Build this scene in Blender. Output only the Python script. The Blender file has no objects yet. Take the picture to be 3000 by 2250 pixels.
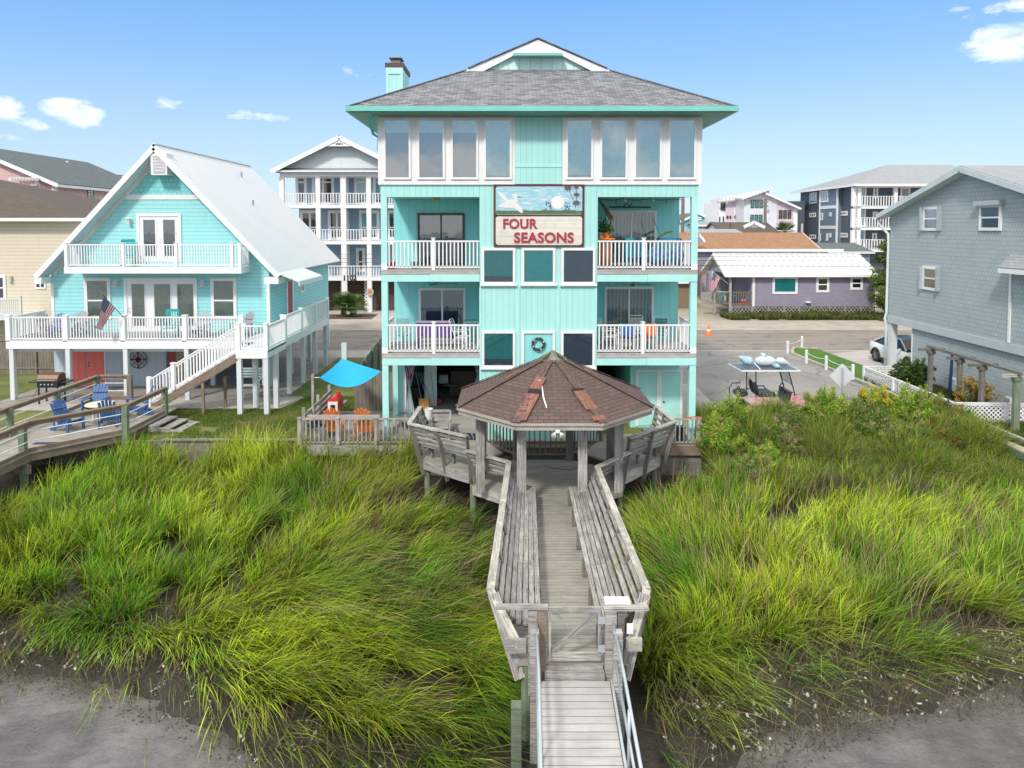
import bpy, math, random
import numpy as np
from mathutils import Vector, Matrix
random.seed(7); np.random.seed(7)
S = bpy.context.scene
COL = S.collection
R = math.radians
# ---------------------------------------------------------------- camera
PITCH = R(3.0); FPX = 2080.0; CX, CY = 1490.0, 774.0; CAMH = 7.6
cam = bpy.data.cameras.new('camera'); camo = bpy.data.objects.new('camera', cam); COL.objects.link(camo)
camo.location = (0, 0, CAMH); camo.rotation_euler = (math.pi/2 - PITCH, 0, 0)
cam.sensor_width = 36; cam.lens = 36*FPX/3000; cam.shift_x = 10/3000; cam.shift_y = -(1125-CY)/3000
cam.clip_start = .1; cam.clip_end = 3000
S.camera = camo
S.render.resolution_x = 1024; S.render.resolution_y = 768
CP, SP = math.cos(PITCH), math.sin(PITCH)
def ray(x, y):
    u = (x-CX)/FPX; v = (y-CY)/FPX
    return u, CP - v*SP, -SP - v*CP
def PY(x, y, Y):
    d = ray(x, y); t = Y/d[1]
    return Vector((d[0]*t, Y, CAMH + d[2]*t))
def PZ(x, y, z):
    d = ray(x, y); t = (z-CAMH)/d[2]
    return Vector((d[0]*t, d[1]*t, z))
def PX(x, y, X):
    d = ray(x, y); t = X/d[0]
    return Vector((X, d[1]*t, CAMH + d[2]*t))
# ---------------------------------------------------------------- materials
def nt(name):
    m = bpy.data.materials.new(name); m.use_nodes = True
    t = m.node_tree; b = t.nodes['Principled BSDF']
    return m, t, b
class N:
    """small node helper"""
    def __init__(s, t): s.t = t
    def n(s, typ, **kw):
        o = s.t.nodes.new(typ)
        for k, v in kw.items(): setattr(o, k, v)
        return o
    def l(s, a, b): s.t.links.new(a, b)
    def val(s, sock, v):
        if isinstance(v, (int, float, tuple, list)): sock.default_value = v
        else: s.l(v, sock)
    def m(s, op, a, b=0.0, c=None):
        o = s.n('ShaderNodeMath', operation=op); s.val(o.inputs[0], a); s.val(o.inputs[1], b)
        if c is not None: s.val(o.inputs[2], c)
        return o.outputs[0]
    def mix(s, f, a, b, mode='MIX'):
        o = s.n('ShaderNodeMix', data_type='RGBA', blend_type=mode); s.val(o.inputs[0], f)
        s.val(o.inputs[6], a if not isinstance(a, tuple) else (*a[:3], 1)); s.val(o.inputs[7], b if not isinstance(b, tuple) else (*b[:3], 1))
        return o.outputs[2]
    def noise(s, vec, scale, detail=3, rough=.55, dist=0):
        o = s.n('ShaderNodeTexNoise'); o.inputs['Scale'].default_value = scale; o.inputs['Detail'].default_value = detail
        o.inputs['Roughness'].default_value = rough; o.inputs['Distortion'].default_value = dist
        if vec is not None: s.l(vec, o.inputs['Vector'])
        return o.outputs['Fac']
    def ramp(s, f, a, b, lo=0., hi=1.):
        o = s.n('ShaderNodeMapRange', clamp=True); s.l(f, o.inputs[0])
        for i, v in enumerate((a, b, lo, hi)): o.inputs[i+1].default_value = v
        return o.outputs[0]
    def uv(s): return s.n('ShaderNodeUVMap').outputs[0]
    def obj(s): return s.n('ShaderNodeTexCoord').outputs['Object']
    def pos(s): return s.n('ShaderNodeNewGeometry').outputs['Position']
    def mapv(s, v, sc):
        o = s.n('ShaderNodeMapping'); o.inputs['Scale'].default_value = sc; s.l(v, o.inputs[0]); return o.outputs[0]
    def sep(s, v):
        o = s.n('ShaderNodeSeparateXYZ'); s.l(v, o.inputs[0]); return o.outputs
    def attr(s, name): return s.n('ShaderNodeAttribute', attribute_name=name).outputs['Fac']
    def acol(s, name): return s.n('ShaderNodeAttribute', attribute_name=name).outputs['Color']
    def bump(s, h, b, strength=.4, dist=.01):
        o = s.n('ShaderNodeBump'); o.inputs['Strength'].default_value = strength; o.inputs['Distance'].default_value = dist
        s.l(h, o.inputs['Height']); s.l(o.outputs[0], b.inputs['Normal'])
def scl(c, k): return tuple(x*k for x in c)
def paint(name, c, rough=.55, var=.10, grime=.15, dirt=(.30,.27,.22), sc=1.2):
    """painted wood or metal: slight uneven tone, faint dirt"""
    m, t, b = nt(name); q = N(t)
    p = q.pos(); n1 = q.noise(p, sc, 4); n2 = q.noise(q.mapv(p, (3, 3, .5)), 2.2, 5, .65)
    col = q.mix(q.ramp(n1, .3, .7), scl(c, 1-var), scl(c, 1+var*.5))
    col = q.mix(q.m('MULTIPLY', q.ramp(n2, .52, .8), grime), col, dirt)
    q.l(col, b.inputs['Base Color']); b.inputs['Roughness'].default_value = rough
    q.bump(q.noise(p, 60, 2), b, .08, .01)
    return m
def siding(name, c, pitch=.15, vertical=False, line=.10, rough=.6, dark=.45, var=.08, grime=.2, dirt=(.28,.27,.22), bdist=.02, bst=.5):
    m, t, b = nt(name); q = N(t)
    uv = q.sep(q.uv()); a = uv[0] if vertical else uv[1]
    f = q.m('FRACT', q.m('DIVIDE', a, pitch))
    ln = q.m('LESS_THAN', f, line)
    p = q.pos(); n1 = q.noise(p, 1.1, 4)
    row = q.m('FLOOR', q.m('DIVIDE', a, pitch))
    rn = q.n('ShaderNodeTexWhiteNoise', noise_dimensions='1D'); q.l(row, rn.inputs['W'])
    tone = q.m('ADD', q.m('MULTIPLY', q.ramp(n1, .3, .7), var), q.m('MULTIPLY', rn.outputs[0], var*.6))
    col = q.mix(tone, scl(c, 1), scl(c, .55))
    n2 = q.noise(q.mapv(p, (4, 4, .6)), 2.0, 5, .65)
    col = q.mix(q.m('MULTIPLY', q.ramp(n2, .5, .78), grime), col, dirt)
    col = q.mix(q.m('MULTIPLY', ln, 1-dark), col, scl(c, .3))
    q.l(col, b.inputs['Base Color']); b.inputs['Roughness'].default_value = rough
    h = q.m('MULTIPLY', q.m('SUBTRACT', 1, f), 1.0) if not vertical else q.m('SUBTRACT', 1, ln)
    q.bump(h, b, bst, bdist)
    return m
def brick(name, c1, c2, mortar, bw=.3, bh=.13, ms=.012, rough=.85, offs=.5, patch=0., patchc=(.4,.2,.1), var=.5, bump=.5):
    """shingles and shakes laid in courses along the slope"""
    m, t, b = nt(name); q = N(t)
    o = q.n('ShaderNodeTexBrick'); q.l(q.uv(), o.inputs['Vector']); o.offset = offs
    o.inputs['Color1'].default_value = (*c1, 1); o.inputs['Color2'].default_value = (*c2, 1); o.inputs['Mortar'].default_value = (*mortar, 1)
    o.inputs['Scale'].default_value = 1; o.inputs['Mortar Size'].default_value = ms; o.inputs['Mortar Smooth'].default_value = .3
    o.inputs['Brick Width'].default_value = bw; o.inputs['Row Height'].default_value = bh; o.inputs['Bias'].default_value = 0
    p = q.pos(); n1 = q.noise(p, .9, 5, .6); n2 = q.noise(p, 30, 2)
    col = q.mix(q.m('MULTIPLY', q.ramp(n1, .35, .7), var), o.outputs[0], scl(c1, .6))
    col = q.mix(q.m('MULTIPLY', q.ramp(n2, .3, .7), .35), col, scl(c2, 1.25))
    if patch: col = q.mix(q.ramp(q.noise(q.mapv(q.uv(), (.7, 2.2, 1)), 1.1, 4), .62, .68, 0, patch), col, patchc)
    q.l(col, b.inputs['Base Color']); b.inputs['Roughness'].default_value = rough
    q.bump(o.outputs[1], b, -bump if False else bump, -.01)
    return m
def wood(name, c, c2, rough=.85, grain=1., lichen=0., lc=(.5,.52,.36), plank=0., gap=.04):
    m, t, b = nt(name); q = N(t)
    uv = q.uv(); r = q.attr('rnd')
    g = q.noise(q.mapv(uv, (1.2, 28, 1)), 1.6, 5, .6, .3)
    g2 = q.noise(q.pos(), 2.2, 4, .6)
    col = q.mix(q.ramp(g, .36, .64), c2, c)
    col = q.mix(q.m('MULTIPLY', r, .42*grain), col, scl(c2, .62))
    col = q.mix(q.m('MULTIPLY', q.ramp(g2, .45, .75), .45), col, scl(c2, .55))
    if lichen: col = q.mix(q.ramp(q.noise(q.pos(), 3.3, 5, .7), .52, .66, 0, lichen), col, lc)
    h = g
    if plank:
        s_ = q.sep(uv); a = s_[1]; f = q.m('FRACT', q.m('DIVIDE', a, plank)); ln = q.m('LESS_THAN', f, gap)
        w = q.n('ShaderNodeTexWhiteNoise', noise_dimensions='1D'); q.l(q.m('FLOOR', q.m('DIVIDE', a, plank)), w.inputs['W'])
        col = q.mix(q.m('MULTIPLY', w.outputs[0], .35), col, scl(c2, .6))
        col = q.mix(q.m('MULTIPLY', ln, .85), col, (.02, .018, .015))
        h = q.m('SUBTRACT', g, ln)
    q.l(col, b.inputs['Base Color']); b.inputs['Roughness'].default_value = rough
    q.bump(h, b, .5, .006)
    return m
def plain(name, c, rough=.5, metal=0., var=.12, sc=6, bump=.1):
    m, t, b = nt(name); q = N(t); p = q.pos()
    col = q.mix(q.ramp(q.noise(p, sc, 4), .3, .7), scl(c, 1-var), scl(c, 1+var*.4))
    q.l(col, b.inputs['Base Color']); b.inputs['Roughness'].default_value = rough; b.inputs['Metallic'].default_value = metal
    if bump: q.bump(q.noise(p, 40, 3), b, bump, .01)
    return m
def metalroof(name, c, pitch=.3, rough=.35):
    m, t, b = nt(name); q = N(t); uv = q.sep(q.uv())
    f = q.m('FRACT', q.m('DIVIDE', uv[0], pitch)); ln = q.m('LESS_THAN', f, .2)
    p = q.pos(); n1 = q.noise(p, .6, 4)
    col = q.mix(q.m('MULTIPLY', q.ramp(n1, .4, .75), .18), c, scl(c, .75))
    col = q.mix(q.m('MULTIPLY', ln, .6), col, scl(c, .45))
    q.l(col, b.inputs['Base Color']); b.inputs['Roughness'].default_value = rough
    q.bump(ln, b, .5, .02)
    return m
def glass(name, tint=(.93,.96,.965), base=.015, refl=(1,1,1)):
    """window glass: partly see-through, partly mirror, more mirror at a glancing angle"""
    m = bpy.data.materials.new(name); m.use_nodes = True; t = m.node_tree; t.nodes.clear(); q = N(t)
    out = q.n('ShaderNodeOutputMaterial'); mx = q.n('ShaderNodeMixShader'); tr = q.n('ShaderNodeBsdfTransparent'); gl = q.n('ShaderNodeBsdfGlossy')
    tr.inputs[0].default_value = (*tint, 1); gl.inputs[0].default_value = (*refl, 1); gl.inputs[1].default_value = .02
    lw = q.n('ShaderNodeLayerWeight'); lw.inputs[0].default_value = .35
    f = q.m('ADD', q.m('MULTIPLY', lw.outputs[0], .8), base)
    bp = q.n('ShaderNodeBump'); bp.inputs['Strength'].default_value = .04; bp.inputs['Distance'].default_value = .05
    q.l(q.noise(q.pos(), 1.3, 2), bp.inputs['Height']); q.l(bp.outputs[0], gl.inputs['Normal'])
    q.l(f, mx.inputs[0]); q.l(tr.outputs[0], mx.inputs[1]); q.l(gl.outputs[0], mx.inputs[2]); q.l(mx.outputs[0], out.inputs[0])
    return m
def curtain(name, c, pitch=.14):
    m, t, b = nt(name); q = N(t); uv = q.sep(q.uv())
    f = q.m('SINE', q.m('MULTIPLY', q.m('ADD', uv[0], q.m('MULTIPLY', q.noise(q.uv(), 2.), .2)), 6.283/pitch))
    col = q.mix(q.ramp(f, -1, 1), scl(c, .55), c); q.l(col, b.inputs['Base Color']); b.inputs['Roughness'].default_value = .9  # fold shading is put into the colour of the flat cloth
    return m
M = {}
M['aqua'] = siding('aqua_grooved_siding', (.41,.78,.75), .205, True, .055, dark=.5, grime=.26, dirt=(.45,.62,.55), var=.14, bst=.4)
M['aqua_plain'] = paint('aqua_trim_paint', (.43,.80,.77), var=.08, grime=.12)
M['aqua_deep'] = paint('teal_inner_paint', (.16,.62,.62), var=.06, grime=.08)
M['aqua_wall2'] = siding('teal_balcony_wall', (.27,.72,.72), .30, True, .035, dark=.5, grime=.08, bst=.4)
M['white'] = paint('white_paint', (.80,.80,.81), var=.05, grime=.16)
M['whiteclean'] = paint('white_vinyl', (.82,.83,.84), rough=.4, var=.03, grime=.05)
M['roofgrey'] = brick('grey_asphalt_shingle', (.30,.31,.335), (.11,.115,.13), (.07,.072,.08), .28, .14, .012, var=.12)
M['lap_aqua'] = siding('light_turquoise_lap_siding', (.33,.73,.75), .18, line=.10, dark=.5)
M['shake_aqua'] = brick('turquoise_shake', (.30,.72,.71), (.22,.62,.62), (.12,.42,.44), .24, .22, .012, var=.1)
M['metalroof'] = metalroof('white_ribbed_metal_roof', (.80,.80,.78), .42)
M['metalroof2'] = metalroof('white_standing_seam_roof', (.74,.77,.75), .55)
M['coral'] = paint('coral_door_paint', (.88,.20,.16), var=.08, grime=.05)
M['darkred'] = paint('dark_red_door', (.40,.06,.05), var=.08, grime=.05)
M['grooved_blue'] = siding('pale_blue_grooved_panel', (.52,.60,.69), .40, True, .03, dark=.5)
M['greypost'] = paint('pale_grey_post', (.66,.70,.73), var=.06, grime=.18)
M['shake_grey'] = brick('blue_grey_shingle_siding', (.43,.49,.51), (.38,.44,.47), (.21,.255,.28), .20, .19, .011, var=.25, bump=.6)
M['shake_lav'] = brick('lavender_shingle_siding', (.32,.29,.38), (.27,.25,.33), (.15,.14,.19), .20, .17, .012, var=.25)
M['lav'] = siding('lavender_lap_siding', (.30,.29,.42), .18)
M['roofbrown'] = brick('orange_brown_shingle', (.40,.22,.12), (.26,.14,.075), (.16,.09,.05), .35, .15, .012, var=.4)
M['rooftan'] = brick('dark_brown_shingle', (.12,.095,.075), (.085,.068,.055), (.05,.04,.035), .35, .15, .012, var=.4)
M['rooflight'] = brick('light_grey_shingle', (.36,.38,.40), (.28,.30,.32), (.18,.19,.2), .35, .15, .012, var=.3)
M['roofslate'] = brick('slate_green_shingle', (.14,.17,.17), (.09,.11,.115), (.05,.06,.06), .35, .15, .012, var=.3)
M['gazroof'] = brick('dark_purple_brown_shingle', (.145,.095,.083), (.095,.065,.058), (.04,.028,.026), .30, .135, .010, var=.35, bump=.8)
M['gazpatch'] = brick('faded_orange_shingle', (.31,.13,.085), (.20,.095,.065), (.07,.04,.03), .30, .135, .010, var=.6)
M['beige'] = siding('cream_lap_siding', (.66,.59,.47), .20, line=.08, dark=.55)
M['pink'] = siding('pink_lap_siding', (.66,.44,.43), .20, line=.08, dark=.6)
M['pinkm'] = siding('pale_pink_siding', (.68,.55,.64), .3, True, .03)
M['whitelap'] = siding('white_lap_siding', (.70,.75,.76), .22, line=.08, dark=.6)
M['bluelap'] = siding('steel_blue_lap_siding', (.26,.38,.50), .22, line=.08, dark=.5)
M['navy'] = siding('slate_navy_siding', (.085,.11,.15), .2, line=.08, dark=.5)
M['navy2'] = siding('slate_blue_siding', (.15,.21,.28), .2, line=.08, dark=.5)
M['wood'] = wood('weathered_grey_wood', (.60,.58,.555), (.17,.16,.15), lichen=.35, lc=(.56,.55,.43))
M['wooddark'] = wood('dark_weathered_wood', (.31,.285,.26), (.12,.11,.10), lichen=.25, lc=(.24,.24,.17))  # darker tone of the weathered wood
M['woodtop'] = wood('pale_worn_rail_wood', (.62,.60,.54), (.30,.29,.26), lichen=.7, lc=(.66,.69,.56))
M['woodfresh'] = wood('brown_pressure_treated_wood', (.34,.25,.18), (.19,.135,.10), lichen=.25, lc=(.34,.33,.26))
M['woodgreen'] = wood('green_tinted_piling_wood', (.24,.30,.20), (.12,.15,.10), lichen=.5, lc=(.20,.28,.20))
M['deck'] = wood('weathered_deck_boards', (.50,.465,.42), (.30,.275,.245), plank=.14, gap=.07, lichen=.3, lc=(.45,.45,.32))
M['deckcomp'] = wood('pale_composite_ramp_boards', (.56,.545,.53), (.44,.43,.42), plank=.150, gap=.06, grain=.3)
M['fencewood'] = wood('silver_brown_fence_boards', (.30,.26,.21), (.16,.135,.11), lichen=.3, lc=(.22,.24,.16))
M['concrete'] = plain('concrete', (.42,.39,.36), .9, sc=1.5, var=.2)
M['black'] = plain('black_metal', (.02,.02,.022), .4)
M['blackplastic'] = plain('black_vinyl', (.035,.037,.04), .45)
M['darkroom'] = plain('dark_interior', (.03,.03,.032), .9)  # darkness of unlit rooms is put into the colour
M['dimroom'] = plain('dim_interior_wall', (.10,.15,.21), .9)  # slate-blue of the window reflection is put into this room colour
M['glass'] = glass('window_glass')
M['glassdark'] = glass('dark_window_glass', (.80,.85,.86), .07)
M['glasssky'] = glass('upper_window_glass', (.96,.99,.99), .12)
M['blind'] = plain('pale_aqua_blind', (.40,.80,.82), .8)
M['blindteal'] = plain('teal_blind', (.02,.42,.43), .8)
M['blindsage'] = plain('sage_blind', (.38,.42,.32), .8)
M['curt'] = curtain('pale_curtain', (.34,.46,.46))
M['winteal'] = plain('aqua_window_shade', (.04,.60,.60), .7)
M['frame_black'] = paint('dark_bronze_frame', (.04,.035,.03), .4)
M['steel'] = plain('galvanised_steel', (.48,.50,.52), .35, .7, .15)
M['alu'] = plain('brushed_aluminium', (.55,.60,.64), .4, .5, .1)
M['teal'] = plain('teal_painted_wood', (.02,.36,.36), .5)
M['orange'] = plain('orange_plastic', (.85,.20,.02), .45)
M['blue'] = plain('blue_plastic', (.045,.12,.32), .5)
M['greyplastic'] = plain('grey_plastic', (.32,.34,.37), .5)
M['red'] = plain('red_plastic', (.65,.03,.025), .4)
M['cream'] = plain('cream_plastic', (.62,.60,.50), .5)
M['sail'] = plain('bright_blue_canvas', (.01,.38,.72), .75, var=.08)
M['maroon'] = wood('maroon_sign_wood', (.14,.055,.05), (.09,.035,.035), grain=.3)
M['letter'] = plain('faded_crimson_letter', (.40,.035,.06), .7, var=.2, sc=12)
# ---------------------------------------------------------------- mesh builder
def rloc(o):
    v = Vector((0, 0, 0))
    while o is not None: v += Vector(o.location); o = o.parent
    return v
class MB:
    def __init__(s): s.v = []; s.f = []; s.uv = []; s.r = []
    def face(s, pts, uv=None, rnd=None):
        i = len(s.v); pts = [Vector(p) for p in pts]; s.v += pts; s.f.append(list(range(i, i+len(pts))))
        if uv is None:
            n = Vector((0, 0, 0))
            for k in range(len(pts)):
                a, b = pts[k], pts[(k+1) % len(pts)]; n += a.cross(b)
            if n.length < 1e-12: n = Vector((0, 0, 1))
            n.normalize()
            if abs(n.z) > .985: u = Vector((1, 0, 0)); w = Vector((0, 1, 0))
            else:
                u = Vector((0, 0, 1)).cross(n).normalized(); w = n.cross(u)
                if w.z < 0: w = -w
            uv = [(p.dot(u), p.dot(w)) for p in pts]
        s.uv.append(uv); s.r.append(random.random() if rnd is None else rnd)
    def hexa(s, p, uvmode=None):
        """p: 8 corners, bottom 0-3 counter-clockwise seen from above, top 4-7"""
        q = [(0,3,2,1), (4,5,6,7), (0,1,5,4), (1,2,6,5), (2,3,7,6), (3,0,4,7)]; r = random.random()
        for f in q: s.face([p[i] for i in f], None, r)
        return s
    def box(s, x0, x1, y0, y1, z0, z1):
        if x1 < x0: x0, x1 = x1, x0
        if y1 < y0: y0, y1 = y1, y0
        if z1 < z0: z0, z1 = z1, z0
        return s.hexa([(x0,y0,z0),(x1,y0,z0),(x1,y1,z0),(x0,y1,z0),(x0,y0,z1),(x1,y0,z1),(x1,y1,z1),(x0,y1,z1)])
    def bar(s, a, b, w, h, up=(0,0,1), bev=0):
        """plank from a to b, w across, h along 'up'; grain runs along the bar"""
        a = Vector(a); b = Vector(b); d = b-a; L = d.length
        if L < 1e-6: return s
        d.normalize(); up = Vector(up)
        if abs(d.dot(up)) > .98: up = Vector((0, 1, 0)) if abs(d.y) < .9 else Vector((1, 0, 0))
        x = d.cross(up).normalized(); z = x.cross(d).normalized(); r = random.random(); o = random.random()*9
        P = [p + x*(i*w/2) + z*(j*h/2) for p in (a, b) for (i, j) in ((-1,-1), (1,-1), (1,1), (-1,1))]
        for k in range(4):
            k2 = (k+1) % 4; c = (w if k % 2 == 0 else h)
            s.face([P[k], P[k2], P[4+k2], P[4+k]][::-1], [(o+L, 0+o), (o+L, c+o), (o, c+o), (o, 0+o)], r)
        s.face([P[0], P[1], P[2], P[3]], [(o,o),(o,o+w),(o+h,o+w),(o+h,o)], r); s.face([P[7], P[6], P[5], P[4]], [(o,o),(o,o+w),(o+h,o+w),(o+h,o)], r)
        return s
    def tube(s, pts, rad, n=8, cap=True):
        """smooth run of rings along a path; rad is one radius or one per point"""
        pts = [Vector(p) for p in pts]
        if not hasattr(rad, '__len__'): rad = [rad]*len(pts)
        rings = []; prev = None
        for i, p in enumerate(pts):
            d = (pts[min(i+1, len(pts)-1)] - pts[max(i-1, 0)])
            if d.length < 1e-9: d = Vector((0, 0, 1))
            d.normalize()
            if prev is None:
                x = d.orthogonal().normalized()
            else:
                x = (prev - d*prev.dot(d)); x = x.normalized() if x.length > 1e-6 else d.orthogonal().normalized()
            prev = x; y = d.cross(x)
            rings.append([p + (x*math.cos(2*math.pi*k/n) + y*math.sin(2*math.pi*k/n))*rad[i] for k in range(n)])
        r = random.random(); L = 0
        for i in range(len(pts)-1):
            l2 = L + (pts[i+1]-pts[i]).length
            for k in range(n):
                k2 = (k+1) % n; c = 6.28*rad[i]/n
                s.face([rings[i][k], rings[i][k2], rings[i+1][k2], rings[i+1][k]], [(L, k*c), (L, k*c+c), (l2, k*c+c), (l2, k*c)], r)
            L = l2
        if cap: s.face(rings[0][::-1], None, r); s.face(rings[-1], None, r)
        return s
    def lathe(s, c, prof, n=16, axis=None):
        """prof: (radius, height) pairs about a vertical axis at c"""
        c = Vector(c); r = random.random()
        for i in range(len(prof)-1):
            (r0, z0), (r1, z1) = prof[i], prof[i+1]
            for k in range(n):
                a, b = 2*math.pi*k/n, 2*math.pi*(k+1)/n
                P = [c+Vector((r0*math.cos(a), r0*math.sin(a), z0)), c+Vector((r0*math.cos(b), r0*math.sin(b), z0)),
                     c+Vector((r1*math.cos(b), r1*math.sin(b), z1)), c+Vector((r1*math.cos(a), r1*math.sin(a), z1))]
                if r0 < 1e-6: P = [P[0], P[2], P[3]]
                elif r1 < 1e-6: P = [P[0], P[1], P[2]]
                s.face(P, None, r)
        return s
    def prism(s, poly, z0, z1):
        """vertical prism over a plan polygon (counter-clockwise)"""
        a = sum(poly[i][0]*poly[(i+1) % len(poly)][1]-poly[(i+1) % len(poly)][0]*poly[i][1] for i in range(len(poly)))
        if a < 0: poly = poly[::-1]
        r = random.random(); n = len(poly)
        s.face([(x, y, z1) for x, y in poly], None, r); s.face([(x, y, z0) for x, y in poly][::-1], None, r)
        for i in range(n):
            p, q = poly[i], poly[(i+1) % n]; s.face([(*p[:2], z0), (*q[:2], z0), (*q[:2], z1), (*p[:2], z1)], None, r)
        return s
    def slab(s, pts, th, n=None):
        """polygon pts thickened by th along its normal, away from the face"""
        pts = [Vector(p) for p in pts]; nn = Vector((0, 0, 0))
        for k in range(len(pts)): nn += pts[k].cross(pts[(k+1) % len(pts)])
        nn.normalize(); lo = [p - nn*th for p in pts]; r = random.random()
        s.face(pts, None, r); s.face(lo[::-1], None, r)
        for i in range(len(pts)):
            j = (i+1) % len(pts); s.face([lo[i], lo[j], pts[j], pts[i]], None, r)
        return s
    def ell(s, c, rx, ry, rz, n=12, m=8, rot=None):
        c = Vector(c); r = random.random()
        def P(i, j):
            a = 2*math.pi*i/n; b = math.pi*j/m - math.pi/2
            v = Vector((rx*math.cos(b)*math.cos(a), ry*math.cos(b)*math.sin(a), rz*math.sin(b)))
            return c + (rot @ v if rot else v)
        for j in range(m):
            for i in range(n):
                if j == 0: s.face([P(0, 0), P(i+1, 1), P(i, 1)], None, r)
                elif j == m-1: s.face([P(i, j), P(i+1, j), P(0, m)], None, r)
                else: s.face([P(i, j), P(i+1, j), P(i+1, j+1), P(i, j+1)], None, r)
        return s
    def xf(s, mat, start=0):
        for i in range(start, len(s.v)): s.v[i] = mat @ s.v[i]
        return s
    def build(s, name, m, parent=None, smooth=False, weld=False):
        me = bpy.data.meshes.new(name); off = rloc(parent) if parent is not None else Vector((0, 0, 0))
        org = Vector((0, 0, 0))
        if parent is None and s.v:
            xs = [v.x for v in s.v]; ys = [v.y for v in s.v]; zs = [v.z for v in s.v]
            org = Vector(((min(xs)+max(xs))/2, (min(ys)+max(ys))/2, min(zs)))
        me.from_pydata([tuple(v-off-org) for v in s.v], [], s.f)
        ul = me.uv_layers.new(name='UVMap'); k = 0; flat = []
        for u in s.uv:
            for a in u: flat += [a[0], a[1]]
        ul.data.foreach_set('uv', flat)
        at = me.attributes.new('rnd', 'FLOAT', 'FACE'); at.data.foreach_set('value', s.r)
        if isinstance(m, str): m = M[m]
        me.materials.append(m)
        o = bpy.data.objects.new(name, me); COL.objects.link(o)
        if weld or smooth:
            import bmesh
            bm = bmesh.new(); bm.from_mesh(me); bmesh.ops.remove_doubles(bm, verts=bm.verts, dist=1e-4); bm.to_mesh(me); bm.free()
        if smooth:
            for p in me.polygons: p.use_smooth = True
        if parent is not None: o.parent = parent
        else: o.location = org
        return o
def tag(o, label=None, cat=None, group=None, kind=None):
    if label: o['label'] = label
    if cat: o['category'] = cat
    if group: o['group'] = group
    if kind: o['kind'] = kind
    return o
def thing(name, loc, label, cat, group=None):
    o = bpy.data.objects.new(name, None); COL.objects.link(o); o.location = loc; o.empty_display_size = .2
    return tag(o, label, cat, group)
def copy_tree(o, parent=None):
    c = o.copy(); COL.objects.link(c)
    if parent is not None: c.parent = parent
    for ch in list(o.children): copy_tree(ch, c)
    return c
def dup(o, loc, rz=0, label=None, group=None):
    c = copy_tree(o); c.location = loc; c.rotation_euler = (0, 0, rz)
    if label: c['label'] = label
    if group: c['group'] = group
    return c
def one(name, mb, m, label, cat, group=None, smooth=False):
    return tag(mb.build(name, m, None, smooth), label, cat, group)
class Fr:
    """wall frame: origin o, horizontal direction u, outward normal n; a along, b up, d out"""
    def __init__(s, o, u, n): s.o = Vector(o); s.u = Vector(u).normalized(); s.n = Vector(n).normalized()
    def p(s, a, b, d=0): return s.o + s.u*a + Vector((0, 0, b)) + s.n*d
    def box(s, mb, a0, a1, b0, b1, d0, d1):
        if s.u.cross(Vector((0,0,1))).dot(s.n) < 0: a0, a1 = a1, a0
        P = [s.p(a0,b0,d1), s.p(a1,b0,d1), s.p(a1,b0,d0), s.p(a0,b0,d0)]; Q = [p + Vector((0,0,b1-b0)) for p in P]
        mb.hexa(P+Q)
def front(Y): return Fr((0, Y, 0), (1, 0, 0), (0, -1, 0))      # wall facing the camera side
def westw(X): return Fr((X, 0, 0), (0, 1, 0), (-1, 0, 0))      # wall facing -X, a = Y
def eastw(X): return Fr((X, 0, 0), (0, 1, 0), (1, 0, 0))
def window(par, F, a0, a1, b0, b1, fw=.08, fm='white', gm='glass', mull=(), bars=(), blind=None, bfrac=1., back='darkroom', proud=.05, name='window', sill=0, inner=0, gap=.0):
    """window part of a house; its pane and blind are sub-parts"""
    f = MB()
    F.box(f, a0, a1, b1-fw, b1, 0, proud); F.box(f, a0, a1, b0, b0+fw, 0, proud)
    F.box(f, a0, a0+fw, b0+fw, b1-fw, 0, proud); F.box(f, a1-fw, a1, b0+fw, b1-fw, 0, proud)
    for m_ in mull:
        x = a0+(a1-a0)*m_; F.box(f, x-fw*.35, x+fw*.35, b0+fw, b1-fw, 0.003, proud-.008)
    for m_ in bars:
        z = b0+(b1-b0)*m_; F.box(f, a0+fw, a1-fw, z-fw*.25, z+fw*.25, 0.003, proud-.012)
    if sill: F.box(f, a0-sill, a1+sill, b0-.05, b0-.002, 0, proud+.05)
    w = f.build(name, fm, par)
    g = MB(); i0, i1, j0, j1 = a0+fw*.9, a1-fw*.9, b0+fw*.9, b1-fw*.9
    F.box(g, i0, i1, j0, j1, proud*.55, proud*.55+.008); g.build('pane', gm, w)
    k = MB(); F.box(k, i0, i1, j0, j1, .002, .006); k.build('dark_room_backing', back, w)  # flat dark sheet on the wall, painted as the unlit room
    if blind:
        c = MB(); F.box(c, i0+.01, i1-.01, j1-(j1-j0)*bfrac, j1-.01, .010, .018); c.build('blind', blind, w)
    return w
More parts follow.
